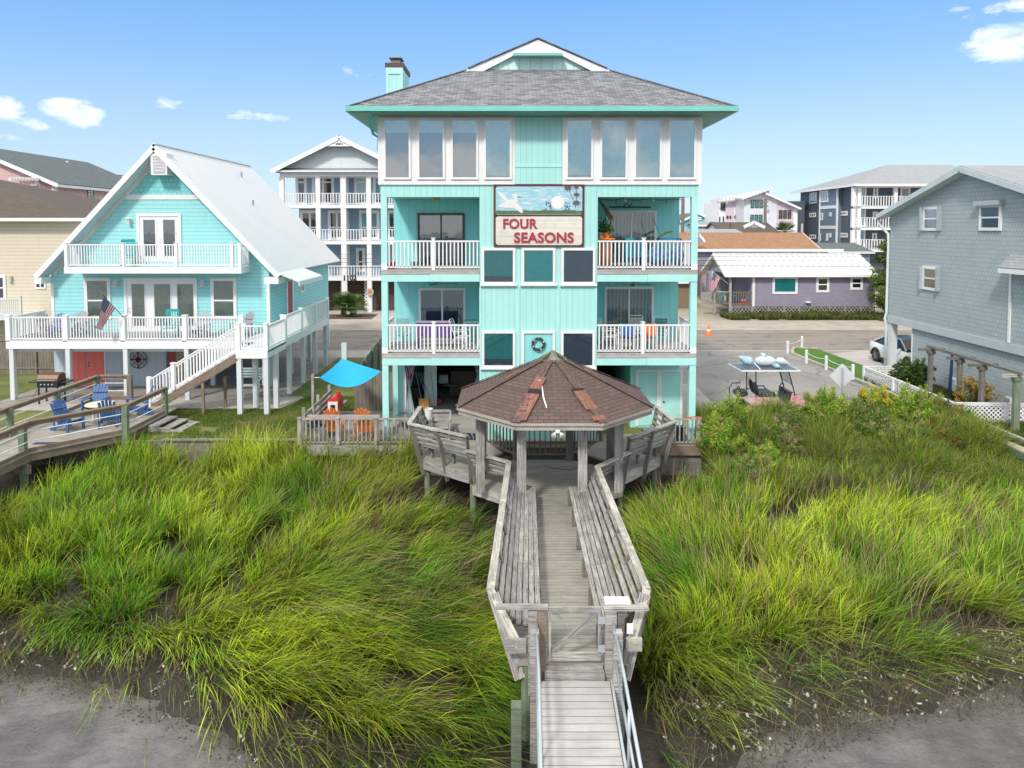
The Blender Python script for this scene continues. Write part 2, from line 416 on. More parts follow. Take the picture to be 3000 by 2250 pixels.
def railing(par, p0, p1, z, h=1.0, m='whiteclean', sp=.115, bw=.035, name='railing', posts=(), pw=.11, ph=.12, bottom=.09, capm=None, endposts=False, z1=None):
    """balustrade from p0 to p1 (plan points); z is the floor at p0, z1 at p1"""
    p0 = Vector((p0[0], p0[1], 0)); p1 = Vector((p1[0], p1[1], 0)); L = (p1-p0).length; d = (p1-p0)/L; z1 = z if z1 is None else z1
    Z = lambda t: z+(z1-z)*t
    mb = MB(); mb.bar(p0+Vector((0,0,z+h)), p1+Vector((0,0,z1+h)), .075, .055); mb.bar(p0+Vector((0,0,z+bottom)), p1+Vector((0,0,z1+bottom)), .045, .055)
    n = max(2, int(L/sp))
    for i in range(n):
        t = (i+.5)/n; p = p0+(p1-p0)*t; mb.bar(p+Vector((0,0,Z(t)+bottom)), p+Vector((0,0,Z(t)+h)), bw, bw, (d.x, d.y, 0))
    r = mb.build(name, m, par)
    if endposts: posts = list(posts)+[0., 1.]
    for t in posts:
        p = p0+(p1-p0)*t; k = MB(); k.bar(p+Vector((0,0,Z(t)-.02)), p+Vector((0,0,Z(t)+h+ph)), pw, pw, (d.x, d.y, 0))
        k.bar(p+Vector((0,0,Z(t)+h+ph)), p+Vector((0,0,Z(t)+h+ph+.03)), pw+.04, pw+.04, (d.x, d.y, 0)); k.build('railing_post', capm or m, r)
    return r
def part(par, name, m, fn, smooth=False, **kw):
    mb = MB(); fn(mb); return mb.build(name, m, par, smooth)
def bx(par, name, m, *b):
    mb = MB(); mb.box(*b); return mb.build(name, m, par)
def textmesh(txt, size, depth, bold=0.0, space=1.0):
    cu = bpy.data.curves.new('t', 'FONT'); cu.body = txt; cu.size = size; cu.extrude = depth; cu.offset = bold; cu.space_character = space; cu.align_x = 'LEFT'
    ob = bpy.data.objects.new('t', cu); COL.objects.link(ob); bpy.context.view_layer.update()
    dg = bpy.context.evaluated_depsgraph_get(); me = bpy.data.meshes.new_from_object(ob.evaluated_get(dg))
    bpy.data.objects.remove(ob); bpy.data.curves.remove(cu)
    return me
# ================================================================ MAIN HOUSE
YF, YB, YR = 25.0, 27.7, 37.0
fx = lambda x, y=800: PY(x, y, YF).x
fz = lambda y: PY(1490, y, YF).z
bxx = lambda x, y=800: PY(x, y, YB).x
bz = lambda y: PY(1490, y, YB).z
H = thing('main_house', (1.1, YF, 0), 'turquoise three storey beach house on posts with a grey hip roof', 'house')
XL, XR = fx(1117), fx(2043); CL, CR = fx(1405), fx(1750)
Z3T = fz(541)          # underside of the window storey
zb3a, zb3b = fz(825), fz(803)   # floor beam of the upper balconies
zb2a, zb2b = fz(1070), fz(1048)
zd3, zd2 = fz(790), fz(1035)    # deck tops
zo3 = fz(577)
EAVZ = 11.5
# rear body above the ground floor
mb = MB(); zfl = zb2a
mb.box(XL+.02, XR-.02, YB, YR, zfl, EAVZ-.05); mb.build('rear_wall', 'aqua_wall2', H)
# centre bay
mb = MB(); mb.box(CL, CR, YF, YB-.003, 0, Z3T); mb.build('centre_wall', 'aqua', H)
# wall band under the window storey
mb = MB(); mb.box(XL, CL-.003, YF+.003, YF+.20, zo3, Z3T); mb.box(CR+.003, XR, YF+.003, YF+.20, zo3, Z3T); mb.build('band_wall', 'aqua', H)
# balcony ceilings
mb = MB(); mb.box(XL+.03, CL-.003, YF+.203, YB-.003, zo3+.05, Z3T); mb.box(CR+.003, XR-.03, YF+.203, YB-.003, zo3+.05, Z3T)
mb.build('balcony_ceiling', 'aqua_plain', H)
# window storey
TF = YF-.06; T = front(TF); X0, X1 = PY(1107, 440, TF).x, PY(2057, 440, TF).x
tz = lambda y: PY(1490, y, TF).z; txx = lambda x: PY(x, 440, TF).x
mb = MB(); mb.box(X0+.02, X1-.02, TF+.06, YB-.003, Z3T+.003, EAVZ-.05); mb.build('upper_side_wall', 'aqua_plain', H)
mb = MB(); mb.box(txx(1509)+.003, txx(1648)-.003, TF+.015, TF+.057, Z3T+.003, EAVZ-.06); mb.build('upper_centre_wall', 'aqua', H)
mb = MB(); mb.box(txx(1509)+.003, txx(1648)-.003, TF-.005, TF+.012, tz(490), tz(482)); mb.build('wall_trim', 'aqua_plain', H)
zb0, zb1 = tz(541), EAVZ-.06
for a, b in ((1107, 1509), (1648, 2057)):
    mb = MB(); mb.box(txx(a), txx(b), TF, TF+.057, zb0, zb1); mb.build('window_surround', 'white', H)
def zs3(x): return 980+x*.5425
for i, (a, b) in enumerate(((265,413),(447,596),(628,777),(806,958),(1248,1397),(1433,1583),(1616,1767),(1800,1952))):
    bf = (.22, .22, .22, .97, .95, .97, 1, 1)[i]
    window(H, T, txx(zs3(a)), txx(zs3(b)), tz(526), tz(347), fw=.075, fm='whiteclean', gm='glasssky', blind='blind', bfrac=bf, back='dimroom', proud=.05)
# roof: hip with a small gable at the front and back, ridge running away from the camera
EX0, EX1, EY0, EY1 = -5.43, 7.68, 24.1, 38.0; CXh = (EX0+EX1)/2; d = 3.86; HZ = EAVZ+2.07; RZ = 14.72
A0 = (EX0, EY0, EAVZ); B0 = (EX1, EY0, EAVZ); A1 = (EX0, EY1, EAVZ); B1 = (EX1, EY1, EAVZ)
G0 = (EX0+d, EY0+d, HZ); G1 = (EX1-d, EY0+d, HZ); K0 = (EX0+d, EY1-d, HZ); K1 = (EX1-d, EY1-d, HZ)
P0 = (CXh, EY0+d, RZ); P1 = (CXh, EY1-d, RZ); po = .16
P0o = (CXh, EY0+d-po, RZ); G0o = (EX0+d, EY0+d-po, HZ); G1o = (EX1-d, EY0+d-po, HZ)
mb = MB(); up = Vector((0, 0, .14)); U = lambda p: Vector(p)+up
mb.face([U(A0), U(B0), U(G1), U(G0)]); mb.face([U(B1), U(A1), U(K0), U(K1)])
mb.face([U(A1), U(A0), U(G0), U(K0)]); mb.face([U(B0), U(B1), U(K1), U(G1)])
mb.slab([U(K0), U(G0o), U(P0o), U(P1)], .1); mb.slab([U(G1o), U(K1), U(P1), U(P0o)], .1); mb.face([U(K1), U(K0), U(P1)])
roof = mb.build('roof', 'roofgrey', H)
mb = MB()   # hip and ridge caps
for a, b in ((A0, G0), (B0, G1), (G0o, P0o), (P0o, G1o)):
    mb.bar(U(a)+Vector((0,0,.02)), U(b)+Vector((0,0,.02)), .16, .03)
mb.build('ridge_cap', 'roofgrey', roof)
mb = MB(); s_ = lambda p: Vector(p)
for a, b in ((A0, B0), (B0, B1), (B1, A1), (A1, A0)):
    mb.bar(Vector(a)+Vector((0,0,.07)), Vector(b)+Vector((0,0,.07)), .13, .17)
mb.build('gutter', paint('teal_gutter_paint', (.20,.58,.52), .35, grime=.05), roof)
mb = MB(); mb.box(EX0+.07, EX1-.07, EY0+.07, EY1-.07, EAVZ-.05, EAVZ-.01); mb.build('soffit', paint('teal_soffit', (.23,.50,.46)), roof)
gy = EY0+d
def tri(mb, k, y0, y1, zlift=0):
    """triangle of the front gable, shrunk by k"""
    hw = (EX1-d-CXh)*k; z0 = HZ+.10+zlift
    pts = [(CXh-hw, y0, z0), (CXh+hw, y0, z0), (CXh, y0, z0+(RZ-HZ)*k)]
    mb.slab(pts, y1-y0)
gw = MB(); hw = (EX1-d-CXh)
gw.face([(CXh-hw, gy, HZ+.1), (CXh+hw, gy, HZ+.1), (CXh, gy, RZ+.05)]); gw.build('gable_wall', siding('faded_gable_siding', (.62,.88,.84), .42, True, .05, grime=.5, dirt=(.7,.75,.74)), roof)
wr = MB()   # white rake boards, widening to the peak
yk = gy-po-.01
def rk(s):
    a = Vector((CXh+s*(hw+.25), yk, HZ+.02)); b = Vector((CXh, yk, RZ+.10)); z6 = HZ+.60*(RZ-HZ); c = Vector((CXh, yk, z6)); c2 = Vector((CXh+s*.31*hw, yk, z6)); dd = Vector((CXh+s*(hw-.55), yk, HZ+.02))
    P = [a, b, c, c2, dd] if s < 0 else [dd, c2, c, b, a]
    wr.slab(P[::-1], .05)
rk(-1); rk(1); wr.build('rake_board', 'white', roof)
tt = MB(); tt.box(CXh-.95, CXh+.95, gy-.45, gy-.003, HZ+.5*(RZ-HZ), HZ+.585*(RZ-HZ)); tt.build('gable_shelf', paint('grey_teal_trim', (.22,.50,.46)), roof)
# chimney on the left wall
Yc = 31.5; q0 = PY(1132, 240, Yc).x; q1 = PY(1180, 240, Yc).x; cz = PY(1150, 198, Yc).z
ch = bx(roof, 'chimney', 'aqua', q0, q1, Yc, Yc+2.0, 9.5, cz)
bx(ch, 'chimney_cap', plain('brown_metal_cap', (.10,.055,.045), .6), q0-.05, q1+.05, Yc-.05, Yc+2.05, cz, cz+.20)
mb = MB(); mb.box(q0+.16, q0+.56, Yc+.3, Yc+.9, cz+.20, cz+.42); mb.box(q0+.08, q0+.64, Yc+.2, Yc+1.0, cz+.46, cz+.50)
for a in (q0+.18, q0+.54):
    for b in (Yc+.32, Yc+.88): mb.box(a-.02, a+.02, b-.02, b+.02, cz+.42, cz+.46)
mb.build('flue', plain('rusty_flue', (.24,.19,.17), .6), ch)
for a, b in ((q0, q0+.10), (q1-.10, q1)): bx(ch, 'corner_trim', 'aqua_plain', a-.004, b+.004, Yc-.03, Yc-.002, 9.5, cz)
bx(ch, 'top_trim', 'aqua_plain', q0-.02, q1+.02, Yc-.04, Yc-.031, cz-.28, cz-.002)
mb = MB(); mb.tube([(X0+.0, EY0+.5, EAVZ-.02), (X0-.25, EY0+.6, EAVZ-.25), (X0-.22, TF+.35, EAVZ-.62), (X0-.06, TF+.5, EAVZ-.72), (X0-.07, TF+.5, EAVZ-1.2)], .05); mb.build('downspout', 'aqua_deep', roof)
# corner posts and the posts' pale pads
for x0, x1 in ((XL, fx(1135)), (fx(2024), XR)):
    mb = MB(); mb.box(x0, x1, YF, YF+.22, 0, zb2a-.003); mb.box(x0, x1, YF+.003, YF+.22, zb2b+.003, zb3a-.003); mb.box(x0, x1, YF+.003, YF+.22, zb3b+.003, zo3)
    o = mb.build('corner_post', 'aqua_plain', H)
    nb = MB()
    for z in (.9, 1.1, 1.45, 1.65):
        for xx in (x0+.05, x0+.13): nb.lathe((xx, YF-.004, z+1.3), [(.014, 0), (.0, .006)], 6)
    nb.build('bolt', 'alu', o)
    bx(o, 'post_pad', 'whiteclean', x0, x1, YF-.012, YF+.2, zd2+.002, zd2+.20); bx(o, 'post_pad', 'whiteclean', x0, x1, YF-.012, YF+.2, zd3+.002, zd3+.20)
bx(H, 'inner_post', 'aqua_plain', XL+.01, XL+.21, YB-.5, YB-.3, 0, zb2a-.003); bx(H, 'inner_post', 'aqua_plain', XR-.21, XR-.01, YB-.5, YB-.3, 0, zb2a-.003)
# beams, decks
for (za, zb, zd) in ((zb3a, zb3b, zd3), (zb2a, zb2b, zd2)):
    for k, (x0, x1) in enumerate(((XL, CL-.003), (CR+.003, XR))):
        mb = MB(); xm = (x0+x1)/2
        mb.box(x0, xm-.003, YF-.006, YF+.2, za, zb); mb.box(xm+.003, x1, YF-.022, YF+.2, za, zb); fb = mb.build('floor_beam', 'aqua_plain', H)
        mb = MB(); mb.box(x0, x1, YF-.03, YB-.003, zb+.003, zd); mb.build('balcony_floor', wood('grey_balcony_boards', (.60,.57,.56), (.40,.38,.38), plank=.14, grain=.4), H)
        mb = MB(); mb.box(x0, x1, YF+.203, YB-.003, za+.03, zb-.003); mb.build('balcony_underside', 'aqua_plain', fb)
        xi = fx(1135) if k == 0 else fx(2024); a, b = (xi, CL-.01) if k == 0 else (CR+.01, xi)
        mid = (fx((404+0)*.47+1080) if k == 0 else fx(1080+1713*.47)); t = (mid-a)/(b-a)
        railing(H, (a, YF+.02), (b, YF+.02), zd, 1.0, sp=.135, bw=.045, posts=(t,), ph=.10)
        xs = x0+.05 if k == 0 else x1-.05
        if zd == zd2 or k == 1: railing(H, (xs, YF+.3), (xs, YB-.5), zd, 1.0, sp=.135, bw=.045, posts=(.25,), ph=.10)
# centre windows
F0 = front(YF)
cwx = [(1411, 1510), (1528, 1627), (1644, 1744)]
for r_, (yt, yb) in enumerate(((726, 833), (969, 1077))):
    for i, (a, b) in enumerate(cwx):
        if r_ == 1 and i == 1: continue
        bl = (('blindteal', .82), ('winteal', 1), None)[i] if r_ == 0 else (('blindteal', .80), None, None)[i]
        window(H, F0, fx(a), fx(b), fz(yb), fz(yt), fw=.09, gm='glass', blind=bl[0] if bl else None, bfrac=bl[1] if bl else 1, back='dimroom', sill=.05, proud=.06)
# niche frame with wreath
a, b = fx(1528), fx(1627); mb = MB(); zt, zbm = fz(969), fz(1110)
F0.box(mb, a, b, zt-.09, zt, 0, .06); F0.box(mb, a, a+.09, zbm, zt-.09, 0, .06); F0.box(mb, b-.09, b, zbm, zt-.09, 0, .06); mb.build('niche_frame', 'white', H)
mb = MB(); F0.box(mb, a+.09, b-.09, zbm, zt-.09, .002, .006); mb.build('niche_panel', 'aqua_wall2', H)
w = MB(); wc = PY(1577, 1008, YF-.07); random.seed(3)
for i in range(200):
    t = random.random()*6.283; r = .20+random.gauss(0, .018); c = wc + Vector((r*math.cos(t), random.gauss(0, .02)-.02, r*math.sin(t)))
    dd = Vector((-math.sin(t)+random.gauss(0, .5), random.gauss(0, .3), math.cos(t)+random.gauss(0, .5))).normalized()
    w.bar(c-dd*.05, c+dd*.05, .012, .012)
wr_ = one('wreath', w, plain('dark_twig', (.06,.05,.04), .9), 'round dark twig wreath hanging on the turquoise wall panel between lower windows', 'wreath')
w = MB()
for t in (.4, 3.6, 2.4, 5.2): w.ell(wc+Vector((.2*math.cos(t), -.06, .2*math.sin(t))), .03, .02, .03, 8, 5)
w.build('shell', 'cream', wr_)
# vertical trims on the centre bay
mb = MB()
for x in (1407, 1518, 1636, 1746): mb.box(fx(x)-.035, fx(x)+.035, YF-.02, YF-.002, fz(1180), fz(843)-.002)
mb.build('centre_trim', 'aqua_plain', H)
# sliding doors on the balcony back walls
FB = front(YB-.004)
def slider(x0, x1, y0, zfloor, fm, gm='glass', bl=None, bf=1, x1in=None):
    a, b = bxx(x0), bxx(x1); z1 = bz(y0)
    return window(H, FB, a, b, zfloor+.03, z1, fw=.085, fm=fm, gm=gm, mull=(.5,), blind=bl, bfrac=bf, back='dimroom', name='sliding_door', proud=.07)
slider(1080+308*.47, 1080+600*.47, 520+222*.47, zd3, 'frame_black', 'glassdark')
slider(1080+312*.47, 1080+604*.47, 520+688*.47, zd2, 'whiteclean', 'glassdark')
slider(1080+1478*.47, 1080+1790*.47, 520+205*.47, zd3, 'whiteclean', 'glass', 'curt')
slider(1080+1470*.47, 1080+1778*.47, 520+680*.47, zd2, 'whiteclean', 'glass', 'curt', .93)
# ground floor: garage walls on the left, store on the right
yG = YB; gx0 = bxx(1150, 1200); gx1 = bxx(1191, 1200)
mb = MB(); mb.box(XL+.05, gx1, yG-.002, YR, .3, zfl-.003); mb.build('garage_side_wall', 'aqua', H)
mb = MB(); mb.box(gx1-.12, gx1+.002, yG-.05, yG+.06, .3, zfl-.004); mb.box(CL-.14, CL-.004, yG-.05, yG+.06, .3, zfl-.004); mb.build('garage_door_frame', 'whiteclean', H)
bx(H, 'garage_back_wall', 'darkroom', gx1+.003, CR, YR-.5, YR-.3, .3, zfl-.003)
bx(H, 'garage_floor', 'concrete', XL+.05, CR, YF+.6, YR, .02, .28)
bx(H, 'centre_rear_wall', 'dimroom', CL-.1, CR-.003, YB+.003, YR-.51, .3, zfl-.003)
sx = bxx(1843, 1200); Fs = front(YF+1.6); sxx = lambda x: PY(x, 1220, YF+1.6).x; szz = lambda y: PY(1490, y, YF+1.6).z
bx(H, 'store_wall', 'aqua', sxx(1846), XR-.2, YF+1.6, YR, 0, zfl-.003)
fr = MB(); a, b = sxx(1862), sxx(1998); zt = szz(1083)
Fs.box(fr, a, b, zt-.09, zt, .0, .04); Fs.box(fr, a, a+.1, .05, zt-.09, 0, .04); Fs.box(fr, b-.1, b, .05, zt-.09, 0, .04); mm = sxx(1930); Fs.box(fr, mm-.09, mm+.09, .05, zt-.09, 0, .04)
fr.build('store_door_frame', 'whiteclean', H)
for x0_, x1_ in ((a+.105, mm-.095), (mm+.095, b-.105)):
    mb = MB(); Fs.box(mb, x0_, x1_, .08, zt-.10, .003, .03); dr = mb.build('store_door', 'aqua_plain', H)
mb = MB(); mb.ell((mm+.17, YF+1.53, 1.0), .035, .035, .035); mb.build('door_knob', 'black', dr)
# sign
SG = thing('painted_sign', (PY(1578, 722, YF).x, YF-.06, fz(722)), 'large wooden sign reading FOUR SEASONS under a painted white heron and sun', 'sign')
a, b, z0, z1 = fx(1447), fx(1710), fz(722), fz(541)+.02
y0, y1 = YF-.085, YF-.002
bx(SG, 'back_board', 'maroon', a, b, y0+.03, y1, z0, z1)
def rrect(x0, x1, z0, z1, r, n=6):
    P = []
    for cx, cz, s in ((x1-r, z1-r, 0), (x0+r, z1-r, 1), (x0+r, z0+r, 2), (x1-r, z0+r, 3)):
        for i in range(n+1): t = math.pi/2*(s+i/n); P.append((cx+r*math.cos(t), cz+r*math.sin(t)))
    return P
sgx = lambda x: fx(1400+x*.2411); sgz = lambda y: fz(520+y*.2411)
def plate(x0, x1, yt, yb, name, m, y, r=.1):
    mb = MB(); P = rrect(sgx(x0), sgx(x1), sgz(yb), sgz(yt), r); mb.slab([(p, y, q) for p, q in P][::-1], .03)
    mb2 = MB(); mb2.slab([(p, y, q) for p, q in P], -.02); return mb.build(name, m, SG)
def fl(name, m, P, y, par=None):
    """flat shape laid on the sign from image-zoom points"""
    mb = MB(); mb.slab([(sgx(p), y, sgz(q)) for p, q in P], .006); return mb.build(name, m, par or SG)
skym = nt('painted_sky'); q = N(skym[1]); uvv = q.uv(); n_ = q.noise(q.mapv(uvv, (1.2, 5, 1)), 2.5, 4, .6)
q.l(q.mix(q.ramp(n_, .45, .75), (.30,.56,.68), (.60,.74,.78)), skym[2].inputs['Base Color']); skym[2].inputs['Roughness'].default_value = .8; M['signsky'] = skym[0]
for nm, m_, t0, t1 in (('picture_panel', 'signsky', 108, 452), ('name_panel', 'ivory', 472, 820)):
    if m_ == 'ivory': M['ivory'] = wood('ivory_sign_boards', (.84,.81,.74), (.72,.69,.61), plank=.28, gap=.02, grain=.25)
    mb = MB(); P = rrect(sgx(218), sgx(1262), sgz(t1), sgz(t0), .10)
    mb.slab([(p, YF-.062, q_) for p, q_ in P], .03); mb.build(nm, m_, SG)
bd = MB()
for (x0_, x1_, y0_, y1_) in ((192, 1282, 85, 106), (192, 1282, 454, 470), (192, 1282, 822, 842)):
    bd.box(sgx(x0_), sgx(x1_), YF-.075, YF-.04, sgz(y1_), sgz(y0_))
for (x0_, x1_) in ((192, 216), (1264, 1282)): bd.box(sgx(x0_), sgx(x1_), YF-.074, YF-.041, sgz(841), sgz(86))
bd.build('sign_frame', 'maroon', SG)
yf = YF-.066
grs = plain('painted_grass', (.12,.19,.09), .8, sc=14, var=.5)
random.seed(5)
top = [(222+i*52, 400+random.uniform(-9, 6)) for i in range(21)]
fl('painted_shore', grs, [(222, 432), (250, 447), (1230, 447), (1260, 432)]+top[::-1], yf)
whp = plain('painted_white', (.74,.75,.73), .8, var=.08)
sun = fl('painted_sun', plain('painted_cream_white', (.82,.80,.76), .8, var=.04), [(966+78*math.cos(t*.2618), 305-80*math.sin(t*.2618)) for t in range(24)], yf-.006)
hr = fl('painted_heron', whp, [(232,165),(262,175),(330,218),(372,272),(430,268),(440,250),(408,222),(412,205),(440,198),(470,204),(490,216),(524,242),(520,249),(480,236),(470,240),(484,262),(482,290),(462,308),(490,325),(530,362),(552,425),(520,430),(470,392),(450,380),(395,372),(320,368),(268,362),(240,352),(262,335),(300,308),(330,290),(290,250),(262,215)][::-1], yf-.006)
fl('heron_bill', plain('painted_grey', (.25,.25,.24), .8), [(484,222),(524,243),(520,249),(480,236)][::-1], yf-.013, hr)
fl('wing_mark', plain('painted_pale_grey', (.45,.46,.45), .8), [(340,226),(356,236),(350,244)][::-1], yf-.013, hr)
cl = MB()
for cx_, cy_, w_, h_ in ((712,162,60,9),(800,142,40,6),(790,272,62,7),(580,310,55,9),(1065,258,40,9),(620,322,50,6),(870,232,30,6)):
    P = [(cx_+w_*math.cos(t), cy_-h_*math.sin(t)) for t in [i*.785 for i in range(8)]]; cl.slab([(sgx(p), yf, sgz(q_)) for p, q_ in P], .005)
cl.build('painted_cloud', whp, SG)
pm = plain('painted_palm_brown', (.16,.09,.08), .8)
for (cx_, cy_, s_, tx, ty) in ((1088,128,1.0,1155,280),(1192,208,.8,1192,285),(1190,120,.65,1188,180),(1190,310,1.0,1175,375)):
    mb = MB()
    for k in range(9):
        an = k*math.pi*2/9+.3; L = 58*s_; ex, ey = cx_+L*math.cos(an), cy_-L*.75*math.sin(an)+8
        nx, ny = -math.sin(an)*9*s_, -math.cos(an)*9*s_; mx_, my_ = (cx_+ex)/2, (cy_+ey)/2-6
        if ey < 112: ey = 112
        if ex > 1256: ex = 1256
        mb.slab([(sgx(cx_), yf-.001, sgz(cy_)), (sgx(mx_+nx), yf-.001, sgz(my_+ny)), (sgx(ex), yf-.001, sgz(ey)), (sgx(mx_-nx), yf-.001, sgz(my_-ny))], .004)
    mb.bar((sgx(cx_), yf-.002, sgz(cy_)), (sgx(tx), yf-.002, sgz(ty)), .02, .004, (0,1,0)); mb.build('painted_palm', pm, SG)
mb = MB(); random.seed(4)
for k in range(60):
    cx_ = random.choice((random.uniform(812, 890), random.uniform(1045, 1110))); cy_ = random.uniform(300, 396); s_ = random.uniform(3, 9)
    P = [(cx_+s_*math.cos(i), cy_-s_*math.sin(i)) for i in range(6)]; mb.slab([(sgx(p), yf-.001, sgz(q_)) for p, q_ in P], .004)
mb.build('painted_foliage', plain('painted_navy', (.04,.10,.22), .8), SG)
for txt, xa, xb, yb, yt in (('FOUR', 308, 722, 622, 500), ('SEASONS', 440, 1160, 792, 665)):
    me = textmesh(txt, 1, .02, .028, 1.05); xs = [v.co.x for v in me.vertices]; ys = [v.co.y for v in me.vertices]
    ax, bx_, ay, by = min(xs), max(xs), min(ys), max(ys); x0_, x1_ = sgx(xa), sgx(xb); z0_, z1_ = sgz(yb), sgz(yt); off = rloc(SG)
    for v in me.vertices:
        v.co = Vector((x0_+(v.co.x-ax)/(bx_-ax)*(x1_-x0_), YF-.092+.4*(.02-v.co.z), z0_+(v.co.y-ay)/(by-ay)*(z1_-z0_))) - off
    me.materials.clear(); me.materials.append(M['letter']); o = bpy.data.objects.new('sign_word', me); COL.objects.link(o); o.parent = SG; o['label'] = 'word '+txt+' in crimson capitals'
# ceiling fans
def fan(x, y, lab, an):
    c = PY(x, y, YF+1.1); t = thing('ceiling_fan', c, lab, 'ceiling fan', 'ceiling fans over the balconies')
    mb = MB(); mb.lathe((c.x, c.y, c.z), [(.0, -.03), (.07, -.02), (.11, .02), (.10, .10), (.04, .14), (.03, .26), (.06, .28), (0, .28)]); mb.build('motor', 'steel', t, True)
    for k in range(3):
        a_ = an+k*2.094; dv = Vector((math.cos(a_), math.sin(a_), .0)); mb = MB(); mb.bar(c+dv*.09+Vector((0,0,.06)), c+dv*.72+Vector((0,0,.05)), .13, .012, (.15, 0, 1)); mb.build('blade', plain('grey_fan_blade', (.15,.15,.15), .5), t)
fan(1285, 835, 'dark three blade ceiling fan over the lower left balcony', .15)
fan(1857, 838, 'dark three blade ceiling fan over the lower right balcony', .25)
mb = MB(); c = PY(1080+425*.47, 584, YF+1.2); mb.lathe((c.x, c.y, zo3-.02), [(.0, -.05), (.10, -.04), (.13, .05), (.13, .07), (0, .07)], 8)
one('porch_light', mb, plain('tan_lamp_shade', (.5,.28,.10), .5), 'small tan ceiling lamp over the upper left balcony', 'lamp')
# ================================================================ GROUND, MARSH, WATER
def ss(a, b, x):
    t = np.clip((x-a)/(b-a), 0, 1); return t*t*(3-2*t)
class VN:
    """value noise on numpy arrays"""
    def __init__(s, seed): s.g = np.random.RandomState(seed).rand(256, 256)
    def at(s, x, y):
        xi = np.floor(x).astype(int); yi = np.floor(y).astype(int); fx_ = x-xi; fy_ = y-yi; fx_ = fx_*fx_*(3-2*fx_); fy_ = fy_*fy_*(3-2*fy_)
        a = s.g[xi % 256, yi % 256]; b = s.g[(xi+1) % 256, yi % 256]; c = s.g[xi % 256, (yi+1) % 256]; d = s.g[(xi+1) % 256, (yi+1) % 256]
        return (a*(1-fx_)+b*fx_)*(1-fy_) + (c*(1-fx_)+d*fx_)*fy_
    def fbm(s, x, y, o=4):
        r = 0; a = .5; t = 0
        for i in range(o): r = r + a*s.at(x*2**i+17*i, y*2**i+31*i); t += a; a *= .5
        return r/t
VA, VB, VC = VN(1), VN(2), VN(3)
def shore(X):
    """where bare wet mud gives way to water, as a Y for each X"""
    X = np.asarray(X, float)
    return np.interp(X, [-30, -11, -8, -5, -3, 0, 3.2, 5, 7, 10, 16], [14.9, 14.4, 13.6, 12.2, 10.6, 9.0, 11.0, 12.0, 12.9, 13.4, 13.6])
def height(X, Y):
    X = np.asarray(X, float); Y = np.asarray(Y, float)
    m = -1.12 - .30*ss(23, 14, Y) - .30*ss(1.6, -1.2, Y-shore(X)) + .22*(VA.fbm(X*.7, Y*.7)-.5) + .06*(VB.fbm(X*3, Y*3)-.5)
    m = m + np.where(X < -3, .28*ss(21.5, 24.6, Y), 0)
    land = np.zeros_like(m)
    z = np.where(Y > 24.95, land, m)
    slope = m + (land-m)*ss(21.8, 26.6, Y)
    z = np.where((X > 6.75) & (X < 17.25) & (Y < 27), slope, z)
    z = np.where((X >= 17.25) & (Y > 12), land, z)
    return z
xs = np.concatenate([[-900, -400, -150, -80, -50], np.arange(-34, 30, .3), [32, 40, 60, 100, 200, 450, 900]])
ys = np.concatenate([[-60, -20, 0, 4], np.arange(7, 27.2, .3), [27.5, 28, 30, 35, 40, 50, 60, 80, 120, 200, 400, 900, 1800]])
ys = np.sort(np.concatenate([ys, [24.94, 24.96]])); xs = np.sort(np.concatenate([xs, [17.24, 17.26, 6.74, 6.76]]))
GX, GY = np.meshgrid(xs, ys, indexing='ij'); GZ = height(GX, GY)
me = bpy.data.meshes.new('ground'); nx, ny = GX.shape
vv = np.stack([GX.ravel(), GY.ravel(), GZ.ravel()], 1)
idx = np.arange(nx*ny).reshape(nx, ny); fc = np.stack([idx[:-1, :-1].ravel(), idx[1:, :-1].ravel(), idx[1:, 1:].ravel(), idx[:-1, 1:].ravel()], 1)
me.from_pydata(vv.tolist(), [], fc.tolist())
m_, t_, b_ = nt('marsh_mud_and_lawn'); q = N(t_); p = q.pos(); s3 = q.sep(p)
mud = q.mix(q.ramp(q.noise(p, 1.2, 6, .65), .3, .7), (.022,.018,.014), (.062,.05,.041))
mud = q.mix(q.ramp(q.noise(p, 9, 5, .7), .5, .75, 0, .6), mud, (.02,.017,.015))
sand = q.mix(q.ramp(q.noise(p, .5, 5), .3, .7), (.30,.26,.20), (.40,.35,.28))
lawn = q.mix(q.ramp(q.noise(p, .55, 6, .6), .35, .62), (.065,.12,.02), (.20,.21,.06))
lawn = q.mix(q.ramp(q.noise(p, 14, 4, .7), .35, .75, 0, .6), lawn, (.04,.075,.015))
lawn = q.mix(q.ramp(q.noise(p, .25, 3), .52, .66, 0, .8), lawn, (.14,.11,.075))
isl = q.ramp(s3[2], -.5, -.12); far = q.ramp(s3[1], 52, 53)
col = q.mix(isl, mud, q.mix(far, lawn, sand)); q.l(col, b_.inputs['Base Color'])
rg = q.ramp(q.noise(p, 2.5, 5, .6), .35, .7, .16, .6); q.l(q.m('MAXIMUM', rg, q.m('MULTIPLY', isl, .95)), b_.inputs['Roughness'])
q.bump(q.m('ADD', q.noise(p, 7, 6, .7), q.m('MULTIPLY', q.noise(p, 45, 3), .3)), b_, .7, .05)
me.materials.append(m_); g = bpy.data.objects.new('ground', me); COL.objects.link(g); tag(g, 'muddy marsh bed and lawn', kind='structure')
for pl in me.polygons: pl.use_smooth = True
m_, t_, b_ = nt('shallow_tidal_water'); q = N(t_); p = q.pos()
